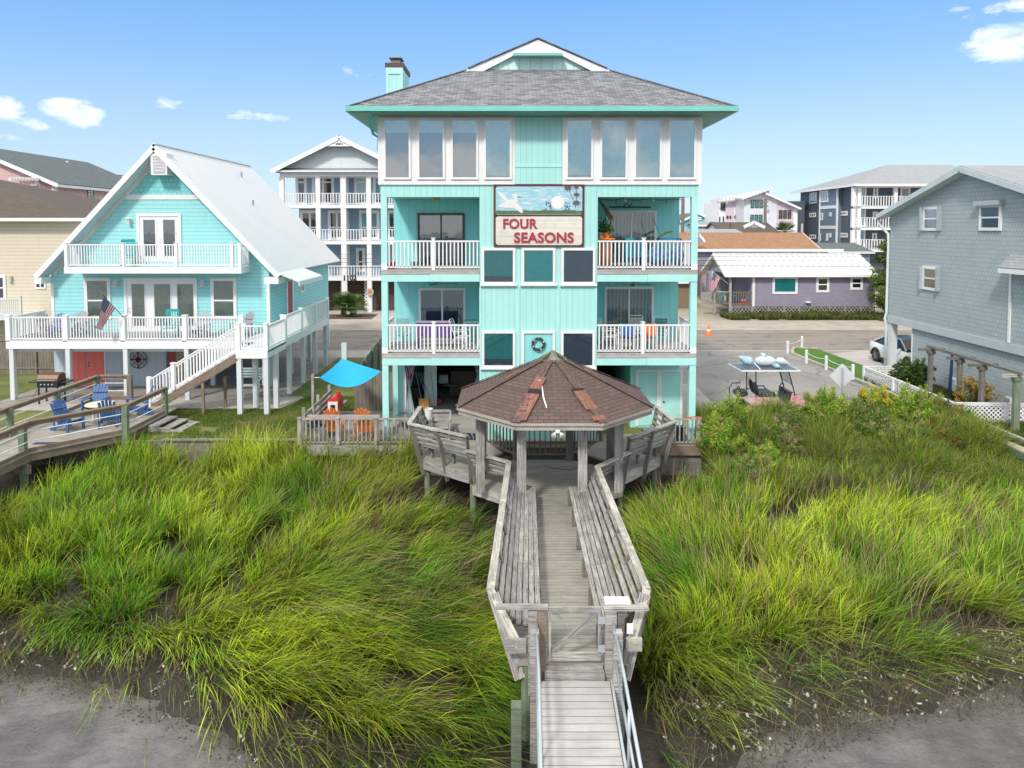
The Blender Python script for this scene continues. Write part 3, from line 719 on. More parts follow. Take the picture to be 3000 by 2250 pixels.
n_ = q.noise(p, .9, 5, .6); n2_ = q.noise(p, 13, 6, .7); n3_ = q.noise(p, 70, 2); cw = q.mix(q.ramp(n_, .35, .65), (.05,.042,.036), (.165,.15,.14)); cw = q.mix(q.ramp(q.noise(q.mapv(p, (.8, 2.2, 1)), 1.5, 7, .7, 1.2), .48, .66, 0, .75), cw, (.05,.04,.032)); cw = q.mix(q.ramp(n2_, .52, .72, 0, .5), cw, (.03,.026,.022)); cw = q.mix(q.ramp(n3_, .6, .75, 0, .35), cw, (.35,.33,.30)); q.l(cw, b_.inputs['Base Color'])
q.l(q.m('ADD', q.ramp(n_, .3, .7, .05, .30), q.ramp(n2_, .45, .7, 0, .25)), b_.inputs['Roughness']); b_.inputs['IOR'].default_value = 1.9; q.bump(q.m('ADD', q.noise(p, 3, 5, .7), q.m('MULTIPLY', n2_, 1.2)), b_, .5, .02)
M['water'] = m_
wt = MB(); wt.face([(-900, -900, -1.55), (900, -900, -1.55), (900, 16, -1.55), (-900, 16, -1.55)]); o = wt.build('water', 'water'); tag(o, 'shallow grey tidal water over mud', kind='structure')
# sheets on land
def sheet(name, pts, z, m, label):
    mb = MB(); mb.face([(x, y, z) for x, y in pts]); o = mb.build(name, m); return tag(o, label, kind='structure')
m_, t_, b_ = nt('worn_asphalt'); q = N(t_); p = q.pos()
c = q.mix(q.ramp(q.noise(q.mapv(p, (.12, .8, 1)), 1.1, 5, .6), .35, .7), (.27,.235,.205), (.16,.14,.125)); c = q.mix(q.ramp(q.noise(p, 25, 3), .3, .7, 0, .25), c, (.34,.30,.26)); c = q.mix(q.ramp(q.noise(p, .8, 5, .65), .55, .62, 0, .6), c, (.12,.105,.10))
q.l(c, b_.inputs['Base Color']); b_.inputs['Roughness'].default_value = .85; q.bump(q.noise(p, 60, 3), b_, .3, .01); M['road'] = m_
m_, t_, b_ = nt('grey_driveway_asphalt'); q = N(t_); p = q.pos()
c = q.mix(q.ramp(q.noise(p, .35, 6, .65), .35, .68), (.315,.295,.275), (.205,.19,.178)); c = q.mix(q.ramp(q.noise(p, 30, 3), .3, .7, 0, .3), c, (.38,.36,.335))
vo = q.n('ShaderNodeTexVoronoi', feature='DISTANCE_TO_EDGE'); vo.inputs['Scale'].default_value = .22; q.l(q.n('ShaderNodeVectorMath', operation='ADD').outputs[0], vo.inputs['Vector'])
va = vo.inputs['Vector'].links[0].from_node; q.l(p, va.inputs[0]); nz = q.n('ShaderNodeTexNoise'); nz.inputs['Scale'].default_value = 1.3; q.l(p, nz.inputs['Vector']); q.l(nz.outputs['Color'], va.inputs[1])
c = q.mix(q.ramp(vo.outputs[0], .012, .0, 0, .7), c, (.06,.055,.05)); q.l(c, b_.inputs['Base Color']); b_.inputs['Roughness'].default_value = .85; M['drive'] = m_
M['sand'] = plain('sandy_shoulder', (.40,.355,.30), .95, var=.25, sc=.8)
M['pale_concrete'] = plain('pale_concrete', (.46,.43,.40), .9, var=.2, sc=.7)
sheet('road', [(-120, 43.5), (120, 43.5), (120, 52), (-120, 52)], .012, 'road', 'worn grey street crossing behind the houses')
sheet('road_shoulder', [(-120, 52.02), (120, 52.02), (120, 57.5), (40, 58), (12, 57), (-120, 57.5)], .008, 'sand', 'sandy road shoulder')
sheet('pavement', [(-120, 41), (120, 41), (120, 43.48), (-120, 43.48)], .008, 'pale_concrete', 'pale pavement along the street')
sheet('driveway', [(6.6, 26.9), (17.0, 26.9), (17.0, 41.2), (21.5, 43.2), (6.6, 43.2)], .016, 'drive', 'grey asphalt driveway beside the turquoise house')
sheet('driveway_apron', [(17.6, 30), (40, 30), (40, 43.3), (19, 43.3), (19, 41)], .012, 'pale_concrete', 'concrete parking area by the grey house')
sheet('concrete_strip', [(6.5, 25.1), (8.6, 25.1), (8.95, 34), (6.5, 34)], .022, 'pale_concrete', 'concrete strip along the turquoise house')
sheet('carport_floor', [(-22.2, 29.45), (-9.9, 29.45), (-9.9, 41), (-22.2, 41)], .012, 'drive', 'dark paving under the stilt house')
sheet('concrete_slab', [(-16.2, 29.3), (-9.6, 29.3), (-9.0, 31.4), (-16.2, 31.4)], .02, 'concrete', 'concrete slab at the foot of the posts')
sheet('grill_pad', [(-21.2, 29.0), (-16.9, 29.0), (-16.9, 31.6), (-21.2, 31.6)], .02, 'concrete', 'concrete pad under the grill')
sheet('forecourt', [(-40, 57.52), (11, 57.02), (11, 75), (-40, 75)], .006, 'pale_concrete', 'concrete forecourt of the apartment block')
# grass island with kerb
isl_pts = [(16.95, 42.0), (17.9, 44.0), (19.2, 43.7), (19.3, 40), (19.6, 35), (19.6, 31.5), (17.35, 31.5)]
m_, t_, b_ = nt('mown_lawn'); q = N(t_); p = q.pos(); q.l(q.mix(q.ramp(q.noise(p, 8, 5, .7), .3, .7), (.05,.13,.012), (.10,.22,.025)), b_.inputs['Base Color']); b_.inputs['Roughness'].default_value = 1; q.bump(q.noise(p, 40, 4), b_, .8, .05); M['mown'] = m_
sheet('lawn', isl_pts, .05, 'mown', 'bright green mown lawn island')
mb = MB(); kp = [(17.45, 26.9, .02), (17.35, 31.5, .02), (16.95, 42.0, .02), (17.4, 43.2, .02), (17.9, 44.0, .02), (19.2, 43.7, .02)]
for a, b in zip(kp, kp[1:]): mb.bar(a, b, .16, .20)
tag(mb.build('kerb', plain('pale_kerb', (.48,.44,.36), .9, var=.3, sc=3)), 'low pale kerb', kind='structure')

# ---------------------------------------------------------------- grass
def blade_mesh(name, P, H_, W_, lean, yaw, colb, colt, mat, droop=None, segs=(0, .38, .72, 1.)):
    n = len(P); T = np.array(segs); k = len(T)
    L = np.linalg.norm(lean, axis=1); V = np.zeros((n, 2*k-1, 3), np.float32); C = np.zeros((n, 2*k-1, 4), np.float32); C[..., 3] = 1
    sx = np.cos(yaw); sy = np.sin(yaw); j = 0
    for i, t in enumerate(T):
        b = L
        zz = P[:, 2] + H_*(t - .42*np.minimum(b, 1.4)*t*t)
        if droop is not None: zz = zz - H_*droop*t**3
        xx = P[:, 0] + lean[:, 0]*H_*t**1.8; yy = P[:, 1] + lean[:, 1]*H_*t**1.8
        w = W_*(1-.55*t) if t < 1 else W_*0
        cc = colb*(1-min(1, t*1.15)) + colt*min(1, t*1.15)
        if t < 1:
            V[:, j] = np.stack([xx-sx*w/2, yy-sy*w/2, zz], 1); V[:, j+1] = np.stack([xx+sx*w/2, yy+sy*w/2, zz], 1); C[:, j, :3] = cc; C[:, j+1, :3] = cc; j += 2
        else: V[:, j] = np.stack([xx, yy, zz], 1); C[:, j, :3] = cc
    nv = 2*k-1; base = (np.arange(n)*nv)[:, None]
    loops = []
    for i in range(k-2): loops.append(np.array([2*i, 2*i+1, 2*i+3, 2*i+2]))
    quads = np.concatenate([base+l for l in loops], 1); tri = base+np.array([2*(k-2), 2*(k-2)+1, 2*k-2])
    li = np.concatenate([quads, tri], 1).ravel().astype(np.int32); cnt = np.tile([4]*(k-2)+[3], n); st = np.concatenate([[0], np.cumsum(cnt)[:-1]]).astype(np.int32)
    me = bpy.data.meshes.new(name); me.vertices.add(n*nv); me.vertices.foreach_set('co', V.ravel())
    me.loops.add(len(li)); me.loops.foreach_set('vertex_index', li); me.polygons.add(len(cnt)); me.polygons.foreach_set('loop_start', st); me.polygons.foreach_set('loop_total', cnt.astype(np.int32))
    me.update(calc_edges=True); a = me.attributes.new('tone', 'FLOAT_COLOR', 'POINT'); a.data.foreach_set('color', C.ravel()); me.materials.append(mat)
    o = bpy.data.objects.new(name, me); COL.objects.link(o); return o
def leafmat(name, trans=.35, rough=.55):
    m = bpy.data.materials.new(name); m.use_nodes = True; t = m.node_tree; q = N(t); b = t.nodes['Principled BSDF']; out = t.nodes['Material Output']
    c = q.acol('tone'); q.l(c, b.inputs['Base Color']); b.inputs['Roughness'].default_value = rough; b.inputs['Specular IOR Level'].default_value = .3
    tr = q.n('ShaderNodeBsdfTranslucent'); q.l(c, tr.inputs[0]); mx = q.n('ShaderNodeMixShader'); mx.inputs[0].default_value = trans
    q.l(b.outputs[0], mx.inputs[1]); q.l(tr.outputs[0], mx.inputs[2]); q.l(mx.outputs[0], out.inputs[0]); return m
M['blade'] = leafmat('marsh_grass_blade')
def inpoly(X, Y, poly):
    c = np.zeros(len(X), bool); n = len(poly)
    for i in range(n):
        x0, y0 = poly[i]; x1, y1 = poly[(i+1) % n]
        m = ((y0 > Y) != (y1 > Y)); xi = (x1-x0)*(Y-y0)/((y1-y0)+1e-12)+x0; c ^= m & (X < xi)
    return c
DOCK_KEEP = [[(-.35, 10.2), (2.55, 10.2), (2.6, 19.4), (3.7, 20.6), (5.5, 22.4), (5.2, 24.9), (-3.2, 24.9), (-3.3, 22.1), (-1.3, 20.5), (-.3, 19.4)],
             [(-17.6, 9), (-15.2, 9), (-15.2, 22.4), (-13.2, 24.6), (-13.2, 25), (-17.6, 25)]]
def leanfield(X, Y):
    """prevailing lie of the grass: control points (x, y, dx, dy)"""
    cp = np.array([(-20,20,.15,-.05),(-14,23,.10,.05),(-8,23.5,.08,.05),(-4,22,.45,-.15),(-3,19,.85,-.2),(-2,16.5,.95,-.45),(-3.5,14.5,.95,-.35),(-8,18,.35,-.15),(-6,16.5,.5,-.3),(-12,16,.15,-.35),(-9,14.5,.1,-.7),(-4,12.5,.6,-.8),(-1.5,12,.7,-.6),
                   (4,19.5,-.5,.25),(4,17.5,-.9,.05),(6,18.5,.1,.15),(9,19,.35,.2),(13,19.5,.5,.15),(16,19,.5,.15),(5,15.5,-.5,-.15),(8,16,.25,.1),(12,16.5,.55,.1),(8,14.3,.75,-.3),(11,14.6,.95,-.3),(14,15,.9,-.3),(4,13,.1,-.4),(5.5,14,.8,-.55),(3.5,11.5,.2,-.3),(6,21.5,-.1,.1),(10,22,.2,.1)])
    wx = np.zeros_like(X); wy = np.zeros_like(X); ws = np.zeros_like(X)
    for x, y, dx, dy in cp:
        w = np.exp(-((X-x)**2+(Y-y)**2)/4.5)+1e-5; wx += w*dx; wy += w*dy; ws += w
    lx = wx/ws; ly = wy/ws
    lx = lx + .85*(VB.fbm(X*.55, Y*.55, 3)-.5) + .5*(VC.fbm(X*1.7, Y*1.7, 2)-.5); ly = ly + .75*(VC.fbm(X*.55+40, Y*.55, 3)-.5) + .5*(VA.fbm(X*1.7+9, Y*1.7, 2)-.5)
    return lx, ly
def marsh(name, x0, x1, y0, y1, dens, label, seed, region):
    rs = np.random.RandomState(seed); PT = 26; nt_ = int((x1-x0)*(y1-y0)*dens/PT); tx = rs.uniform(x0, x1, nt_); ty = rs.uniform(y0, y1, nt_)
    rad = rs.uniform(.06, .20, nt_); th = rs.uniform(.68, 1.22, nt_); tg = rs.normal(0, .20, nt_); tl = rs.normal(0, .20, (nt_, 2)); ti = np.repeat(np.arange(nt_), PT); n = len(ti)
    ofs = rs.normal(0, 1, (n, 2)); X = tx[ti]+ofs[:, 0]*rad[ti]; Y = ty[ti]+ofs[:, 1]*rad[ti]
    clump = VA.fbm(X*1.6, Y*1.6, 3); edge = Y - shore(X) - np.where(X < 1, .05, 1.0)*(0 if name == "shore_tufts" else 1) - 1.9*(VB.fbm(X*.9, Y*.9, 3)-.35)
    keep = region(X, Y) & (clump > .425 + .22*rs.rand(n)*0.9 - .06) & (edge > -.9 + 1.5*rs.rand(n)**.7)
    for pl in DOCK_KEEP: keep &= ~inpoly(X, Y, pl)
    # near shore thinner
    keep &= rs.rand(n) < np.clip(.22+edge*.5, .15, 1)
    X = X[keep]; Y = Y[keep]; edge = edge[keep]; ti = ti[keep]; ofs = ofs[keep]; n = len(X); Z = height(X, Y)
    Hh = (1.08 + .42*(VC.fbm(X*.8, Y*.8, 3)-.5)*1.6)*rs.uniform(.62, 1.12, n)*th[ti]*(1+.06*ss(21.5, 24, Y)+.25*ss(23.6, 24.3, Y)*(X < -2)); Hh *= np.clip(.62+edge*.3, .62, 1.0)
    lx, ly = leanfield(X, Y); sp_ = .13; lean = np.stack([lx+tl[ti, 0]+ofs[:, 0]*.17+rs.normal(0, sp_, n), ly+tl[ti, 1]+ofs[:, 1]*.17+rs.normal(0, sp_, n)], 1)
    nr = ss(2.2, .2, edge); lean[:, 1] -= .75*nr*rs.uniform(.3, 1.3, n); lean[:, 0] += .25*nr
    yaw = rs.normal(0, .6, n); W = rs.uniform(.015, .030, n)
    g = np.clip(.5+(VB.fbm(X*.45+5, Y*.45, 4)-.5)*2.4+tg[ti]+rs.normal(0, .10, n), 0, 1)[:, None]
    bright = np.clip(VA.fbm(X*.35+70, Y*.35+9, 3)*2.4-.7, 0, 1)[:, None]
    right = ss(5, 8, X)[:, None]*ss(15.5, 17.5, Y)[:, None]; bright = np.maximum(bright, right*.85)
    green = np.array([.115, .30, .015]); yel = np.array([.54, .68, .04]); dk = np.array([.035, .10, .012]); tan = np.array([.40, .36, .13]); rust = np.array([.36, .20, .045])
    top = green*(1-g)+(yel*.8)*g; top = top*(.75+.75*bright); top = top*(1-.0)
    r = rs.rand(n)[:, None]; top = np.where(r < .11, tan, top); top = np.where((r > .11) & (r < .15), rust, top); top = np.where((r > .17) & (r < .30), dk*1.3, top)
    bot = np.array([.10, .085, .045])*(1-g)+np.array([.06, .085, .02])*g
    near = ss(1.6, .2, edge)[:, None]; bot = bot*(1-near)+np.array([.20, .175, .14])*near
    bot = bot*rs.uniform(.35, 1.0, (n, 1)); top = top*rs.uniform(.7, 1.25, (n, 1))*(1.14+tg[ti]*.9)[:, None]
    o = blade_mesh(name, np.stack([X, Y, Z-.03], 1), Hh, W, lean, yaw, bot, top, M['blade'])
    tag(o, label, 'grass', kind='stuff'); return n
L1 = lambda X, Y: (X < 1.0) & (Y < 24.7)
L2 = lambda X, Y: (X > 1.0) & (Y < 23.3-.25*np.abs(X-9)) & (X < 17.05)
DENS = 560
nb = marsh('marsh_grass', -27, .6, 10.8, 24.8, DENS, 'tall windswept green marsh grass left of the boardwalk', 11, L1)
L3 = lambda X, Y: (np.abs(Y-shore(X)-1.0) < 1.1) & (VB.fbm(X*1.3, Y*1.3, 2) > .52)
nb += marsh('shore_tufts', 2.5, 10.5, 10.6, 15.0, 260, 'loose tufts of grass leaning over the wet mud right of the ramp', 13, L3)
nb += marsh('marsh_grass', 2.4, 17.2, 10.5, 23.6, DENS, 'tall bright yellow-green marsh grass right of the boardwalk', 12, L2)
print('blades', nb)
# pale flowering stalks standing above
def stalks(name, n, x0, x1, y0, y1, label, seed, poly_ok):
    rs = np.random.RandomState(seed); X = rs.uniform(x0, x1, n); Y = rs.uniform(y0, y1, n); k = poly_ok(X, Y) & (Y-shore(X) > 2.2)
    for pl in DOCK_KEEP: k &= ~inpoly(X, Y, pl)
    X = X[k]; Y = Y[k]; n = len(X); lx, ly = leanfield(X, Y); lean = np.stack([lx+rs.normal(0, .15, n), ly+rs.normal(0, .15, n)], 1)
    col = np.array([.52, .40, .22])*rs.uniform(.6, 1.2, (n, 1)); o = blade_mesh(name, np.stack([X, Y, height(X, Y)], 1), rs.uniform(1.35, 1.75, n), np.full(n, .016), lean, rs.normal(0, .5, n), col*.5, col, M['blade'])
    tag(o, label, 'grass', kind='stuff')
stalks('seed_stalks', 1100, -6, 0, 15, 24, 'thin tan seed stalks bending over the grass left of the boardwalk', 21, L1)
stalks('seed_stalks', 1100, 3, 17, 15, 23, 'thin tan seed stalks rising over the grass right of the boardwalk', 22, L2)
# short lawn blades in front of and beside the stilt house
rs = np.random.RandomState(5); n = 60000; X = rs.uniform(-16, -4.6, n); Y = rs.uniform(24.97, 31.5, n)
k = (VA.fbm(X*.8, Y*.8, 3) > .33) & ~((X > -16.2) & (X < -9.2) & (Y > 29.3)) & ~((X > -7.3) & (Y < 29)); X = X[k]; Y = Y[k]; n = len(X)
c_ = np.where(VB.fbm(X*.7, Y*.7, 3)[:, None] > .5, np.array([.29, .31, .08]), np.array([.16, .25, .03]))*rs.uniform(.7, 1.3, (n, 1))
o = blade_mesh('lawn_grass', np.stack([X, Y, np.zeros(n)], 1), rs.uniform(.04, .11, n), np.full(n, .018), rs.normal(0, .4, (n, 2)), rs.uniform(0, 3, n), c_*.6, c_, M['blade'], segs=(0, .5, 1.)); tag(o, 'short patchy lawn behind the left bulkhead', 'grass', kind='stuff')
# reeds and litter at the water's edge, oyster shells
rs = np.random.RandomState(8); X = np.concatenate([rs.uniform(-17, -1, 2400), rs.uniform(2.8, 12, 2600)]); Y = shore(X)+rs.uniform(-.3, 2.6, len(X))
n = len(X); a = rs.uniform(0, 6.28, n); c_ = np.array([.30, .24, .14])*rs.uniform(.25, 1.1, (n, 1))
k = ~inpoly(X, Y, DOCK_KEEP[0]); X, Y, a, c_ = X[k], Y[k], a[k], c_[k]; n = len(X)
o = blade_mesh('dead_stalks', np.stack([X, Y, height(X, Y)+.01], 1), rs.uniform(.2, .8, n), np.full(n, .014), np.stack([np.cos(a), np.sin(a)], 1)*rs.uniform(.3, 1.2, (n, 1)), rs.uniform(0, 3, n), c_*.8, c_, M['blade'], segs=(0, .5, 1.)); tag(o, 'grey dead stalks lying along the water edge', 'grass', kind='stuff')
mb = MB(); rs = random.Random(4)
def shells(n, xa, xb, da, db):
    for i in range(n):
        cx_, dd = rs.gauss(0, 1), 0; X_ = rs.uniform(xa, xb); Y_ = float(shore(X_))+rs.uniform(da, db); z_ = float(height(X_, Y_))+.01
        for j in range(rs.choice((1, 1, 2, 4))):
            s_ = rs.uniform(.015, .035); rot = Matrix.Rotation(rs.uniform(0, 6.28), 3, 'Z') @ Matrix.Rotation(rs.uniform(-1.2, 1.2), 3, 'X')
            mb.ell((X_+rs.gauss(0, .06), Y_+rs.gauss(0, .06), z_), s_, s_*1.7, s_*.35, 6, 4, rot)
shells(170, -12, -1, -.3, 1.4); shells(330, 2.8, 12, -.2, 2.0)
m_, t_, b_ = nt('oyster_shell'); q = N(t_); q.l(q.mix(q.attr('rnd'), (.10,.09,.085), (.62,.58,.50)), b_.inputs['Base Color']); b_.inputs['Roughness'].default_value = .7
tag(mb.build('oyster_shells', m_), 'scattered oyster shells on the wet mud', 'shells', kind='stuff')
mb = MB(); rs = random.Random(14)
for i in range(3400):
    X_ = rs.choice((rs.uniform(-16, -1.5), rs.uniform(2.8, 14))); Y_ = float(shore(X_))+abs(rs.gauss(0, 1.1))-.45
    s_ = rs.uniform(.008, .032); mb.ell((X_, Y_, max(-1.555, float(height(X_, Y_)))), s_, s_*rs.uniform(.7, 1.6), s_*.6, 6, 4, Matrix.Rotation(rs.uniform(0, 6.28), 3, 'Z'))
tag(mb.build('mud_lumps', plain('wet_mud_lump', (.05,.042,.036), .4, var=.5)), 'small wet mud lumps along the tide line', 'mud', kind='stuff')
# ================================================================ BOARDWALK, GAZEBO, RAMP
DK = thing('boardwalk', (1.1, 15, 0), 'weathered grey timber boardwalk with built-in benches and flared railings running over the marsh', 'boardwalk')
GZ_C = (1.31, 20.8)
WL, WR_ = .45, 1.75        # walk deck edges beneath the benches
mb = MB(); mb.box(-.05, 2.28, 11.95, 19.15, -.05, 0); 
# deck boards run across: one slab per run, board lines in the material
def deckslab(par, name, poly, z0, z1, m='deck'):
    mb = MB(); mb.prism(poly, z0, z1)
    for i, f in enumerate(mb.f):
        ps = [mb.v[k] for k in f]
        if len(set(round(p.z, 4) for p in ps)) == 1: mb.uv[i] = [(p.x, p.y) for p in ps]
    return mb.build(name, m, par)
walk = deckslab(DK, 'walk_deck', [(.17, 12.0), (2.05, 12.0), (2.12, 19.6), (3.3, 20.55), (3.25, 22.0), (2.0, 22.85), (.2, 22.85), (-1.0, 22.0), (-1.0, 20.6), (.17, 19.6)], -.045, 0)
lw = [(-1.15, 21.0), (-1.0, 20.62), (-.98, 21.9), (-.2, 22.9), (-.82, 24.25), (-2.65, 24.3), (-2.72, 22.3)]
rw = [(3.45, 20.95), (3.3, 20.6), (3.25, 21.9), (2.4, 22.9), (3.2, 24.25), (4.75, 24.3), (4.85, 22.55)]
deckslab(DK, 'wing_deck', lw, .16, .22); deckslab(DK, 'wing_deck', rw, .16, .22)
def skirt(pts, z0, z1, name='skirt_board', m='wood'):
    mb = MB()
    for a, b in zip(pts, pts[1:]): mb.bar((a[0], a[1], (z0+z1)/2), (b[0], b[1], (z0+z1)/2), .05, z1-z0)
    return mb.build(name, m, DK)
skirt([(.14, 12.0), (.14, 19.6), (-1.05, 20.6)], -.30, -.046); skirt([(2.08, 12.0), (2.15, 19.6), (3.34, 20.5)], -.30, -.046)
skirt([(-1.18, 20.97), (-2.76, 22.3), (-2.69, 24.3)], -.10, .215); skirt([(3.48, 20.92), (4.89, 22.53), (4.79, 24.3)], -.10, .215)
# bench runs: seat slats, leaning back slats, braces, flat top rail
def bench_run(p_in, q_in, p_out, q_out, z=0., hs=.46, ht=1.0, braces=4, pside=None, seat=True, lean_down=.30, slats=4, seatslats=4, tw=.15):
    """p_in,q_in: front edge of the seat (plan); p_out,q_out: top rail (plan)"""
    P = [Vector((*p, 0)) for p in (p_in, q_in, p_out, q_out)]; up = Vector((0, 0, 1))
    pb = P[0]+(P[2]-P[0])*.52; qb = P[1]+(P[3]-P[1])*.52       # back of seat
    par = MB()
    if seat:
        for i in range(seatslats):
            t = (i+.5)/seatslats; a = P[0]+(pb-P[0])*t; b = P[1]+(qb-P[1])*t; w = (pb-P[0]).length/seatslats
            n = 3
            for k in range(n):
                s0, s1 = k/n, (k+1)/n; j = random.uniform(-.004, .004)
                par.bar(a+(b-a)*s0+up*(z+hs+j), a+(b-a)*(s1-.003)+up*(z+hs+j), w*.74, .038)
        par.build('bench_seat', 'wood', DK)
    bk = MB(); lo = z+hs+.02; hi = z+ht-.05
    for i in range(slats):
        t = (i+.45)/slats; a = pb+(P[2]-pb)*t+up*(lo+(hi-lo)*t); b = qb+(P[3]-qb)*t+up*(lo+(hi-lo)*t); d_ = (P[2]-pb); nrm = Vector((d_.x, d_.y, 0)).normalized()
        upv = (Vector((d_.x, d_.y, 0))+up*(hi-lo)).normalized()
        for k in range(2): s0, s1 = k/2, (k+1)/2; bk.bar(a+(b-a)*s0, a+(b-a)*(s1-.002), .038, .095, upv)
    bk.build('bench_back', 'wood', DK)
    tr = MB(); n = 2
    for k in range(n): tr.bar(P[2]+(P[3]-P[2])*(k/n)+up*(z+ht), P[2]+(P[3]-P[2])*((k+1)/n-.001)+up*(z+ht), tw, .045)
    tr.build('top_rail', 'woodtop', DK)
    for i in range(braces):
        t = i/(braces-1) if braces > 1 else .5; t = .02+t*.96
        o = P[2]+(P[3]-P[2])*t; bb = pb+(qb-pb)*t; fr = P[0]+(P[1]-P[0])*t; dirn = (q_in[0]-p_in[0], q_in[1]-p_in[1], 0)
        k = MB(); foot = bb-(o-bb)*.25
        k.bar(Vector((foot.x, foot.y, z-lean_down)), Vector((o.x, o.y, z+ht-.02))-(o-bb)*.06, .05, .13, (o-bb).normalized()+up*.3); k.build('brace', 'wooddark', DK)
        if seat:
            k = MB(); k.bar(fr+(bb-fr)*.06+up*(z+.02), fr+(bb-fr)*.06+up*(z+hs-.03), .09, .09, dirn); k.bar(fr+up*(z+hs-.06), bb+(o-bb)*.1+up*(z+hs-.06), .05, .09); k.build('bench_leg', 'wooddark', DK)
bench_run((.60, 12.3), (.74, 19.15), (-.33, 12.62), (.0, 19.6), braces=6)
bench_run((1.60, 12.3), (1.64, 19.15), (2.52, 12.62), (2.44, 19.25), braces=6)
# near ends: rails dropping to the gate posts
mb = MB(); mb.bar((-.33, 12.6, 1.0), (.18, 11.9, .35), .15, .045); mb.build('end_rail', 'woodtop', DK)
mb = MB(); mb.bar((2.52, 12.6, 1.0), (2.1, 11.9, .35), .15, .045); mb.build('end_rail', 'woodtop', DK)
for sx_, ex in ((-1, -.02), (1, 2.27)):
    mb = MB(); mb.bar(((.20 if sx_ < 0 else 2.03), 12.0, -.28), ((-.28 if sx_ < 0 else 2.47), 12.5, .98), .05, .20, (sx_, 0, .4)); mb.build('end_board', 'wood', DK)
# diagonal return benches joining the gazebo
bench_run((.30, 19.95), (-.75, 20.75), (.02, 19.62), (-1.24, 20.68), seat=False, braces=2, slats=3)
bench_run((2.10, 19.85), (3.10, 20.6), (2.45, 19.25), (3.54, 20.5), seat=False, braces=2, slats=3)
# raised outer wings
bench_run((-.95, 21.3), (-2.45, 22.4), (-1.22, 20.75), (-3.14, 22.12), z=.22, ht=1.18, hs=.45, braces=3, lean_down=.5)
bench_run((3.3, 21.2), (4.75, 22.55), (3.55, 20.6), (5.32, 22.35), z=.22, ht=1.18, hs=.45, braces=3, lean_down=.5)
bench_run((-2.5, 22.55), (-2.45, 24.1), (-3.14, 22.2), (-3.04, 24.25), z=.22, ht=1.18, hs=.45, braces=3, lean_down=.5)
bench_run((4.7, 22.6), (4.6, 24.1), (5.3, 22.4), (5.14, 24.25), z=.22, ht=1.18, hs=.45, braces=3, lean_down=.5)
# pilings
for (x, y) in ((.32, 12.1), (1.95, 12.1), (.32, 14.5), (1.95, 14.5), (.32, 17), (1.95, 17), (.3, 19.4), (2.0, 19.4), (-1.05, 20.75), (3.3, 20.75), (-2.6, 22.4), (4.7, 22.6), (-.6, 22.3), (2.7, 22.3)):
    mb = MB(); mb.tube([(x, y, -1.9), (x, y, -.06)], .10, 10); mb.build('piling', 'woodgreen', DK)
# near posts, ledges, gate
for x in (.42, .74): pass
def post(x0, x1, y0, y1, z0, z1, m='wood', name='post'): return bx(DK, name, m, x0, x1, y0, y1, z0, z1)
post(.34, .48, 11.88, 12.02, -.5, 1.0); post(.495, .64, 11.86, 12.0, -.4, 1.0, 'woodfresh'); post(1.66, 1.86, 11.86, 12.0, -.3, 1.0); post(1.88, 2.0, 11.9, 12.0, -.5, 1.0, 'wooddark')
mb = MB(); mb.bar((-.22, 11.98, 1.03), (.68, 11.93, 1.05), .14, .045); mb.build('cross_rail', 'wood', DK)
mb = MB(); mb.bar((1.63, 11.93, 1.03), (2.42, 12.0, 1.0), .14, .045); mb.build('cross_rail', 'wood', DK)
mb = MB(); mb.box(-.06, .3, 11.86, 11.93, .26, .50); mb.build('cross_board', 'wood', DK); mb = MB(); mb.box(2.02, 2.3, 11.86, 11.93, .30, .52); mb.build('cross_board', 'woodtop', DK)
GT = thing('gate', (.66, 11.9, .05), 'low wooden gate with a diagonal brace at the near end of the boardwalk', 'gate')
mb = MB(); mb.bar((.68, 11.93, 1.0), (1.60, 11.93, 1.0), .06, .10); mb.bar((.68, 11.93, .17), (1.60, 11.93, .17), .05, .14); mb.bar((.71, 11.93, .18), (.71, 11.93, 1.0), .05, .09); mb.bar((1.57, 11.93, .18), (1.57, 11.93, 1.0), .05, .09); mb.build('gate_frame', 'wood', GT)
mb = MB(); mb.bar((.75, 11.94, .25), (1.53, 11.94, .95), .04, .09); mb.build('diagonal_brace', 'wood', GT)
mb = MB(); mb.slab([(.78, 11.955, .98), (1.05, 11.955, .74), (1.02, 11.955, .70), (.75, 11.955, .93)], .02); mb.build('corner_stay', 'woodtop', GT)
for z in (.85, .35): mb = MB(); mb.box(1.54, 1.66, 11.845, 11.87, z-.06, z+.06); mb.build('hinge', 'alu', GT)
mb = MB(); mb.box(1.68, 2.12, 12.03, 12.22, 1.01, 1.08); o = one('bait_tray', mb, 'whiteclean', 'white plastic tray lying on the rail beside the gate', 'tray')
mb = MB(); mb.box(2.03, 2.14, 11.845, 11.86, .62, .80); one('notice', mb, 'whiteclean', 'small white notice board fixed beside the gate hinge post', 'notice')
# step board
bx(DK, 'step_board', 'wood', .62, 1.64, 11.72, 11.99, -.16, -.03)
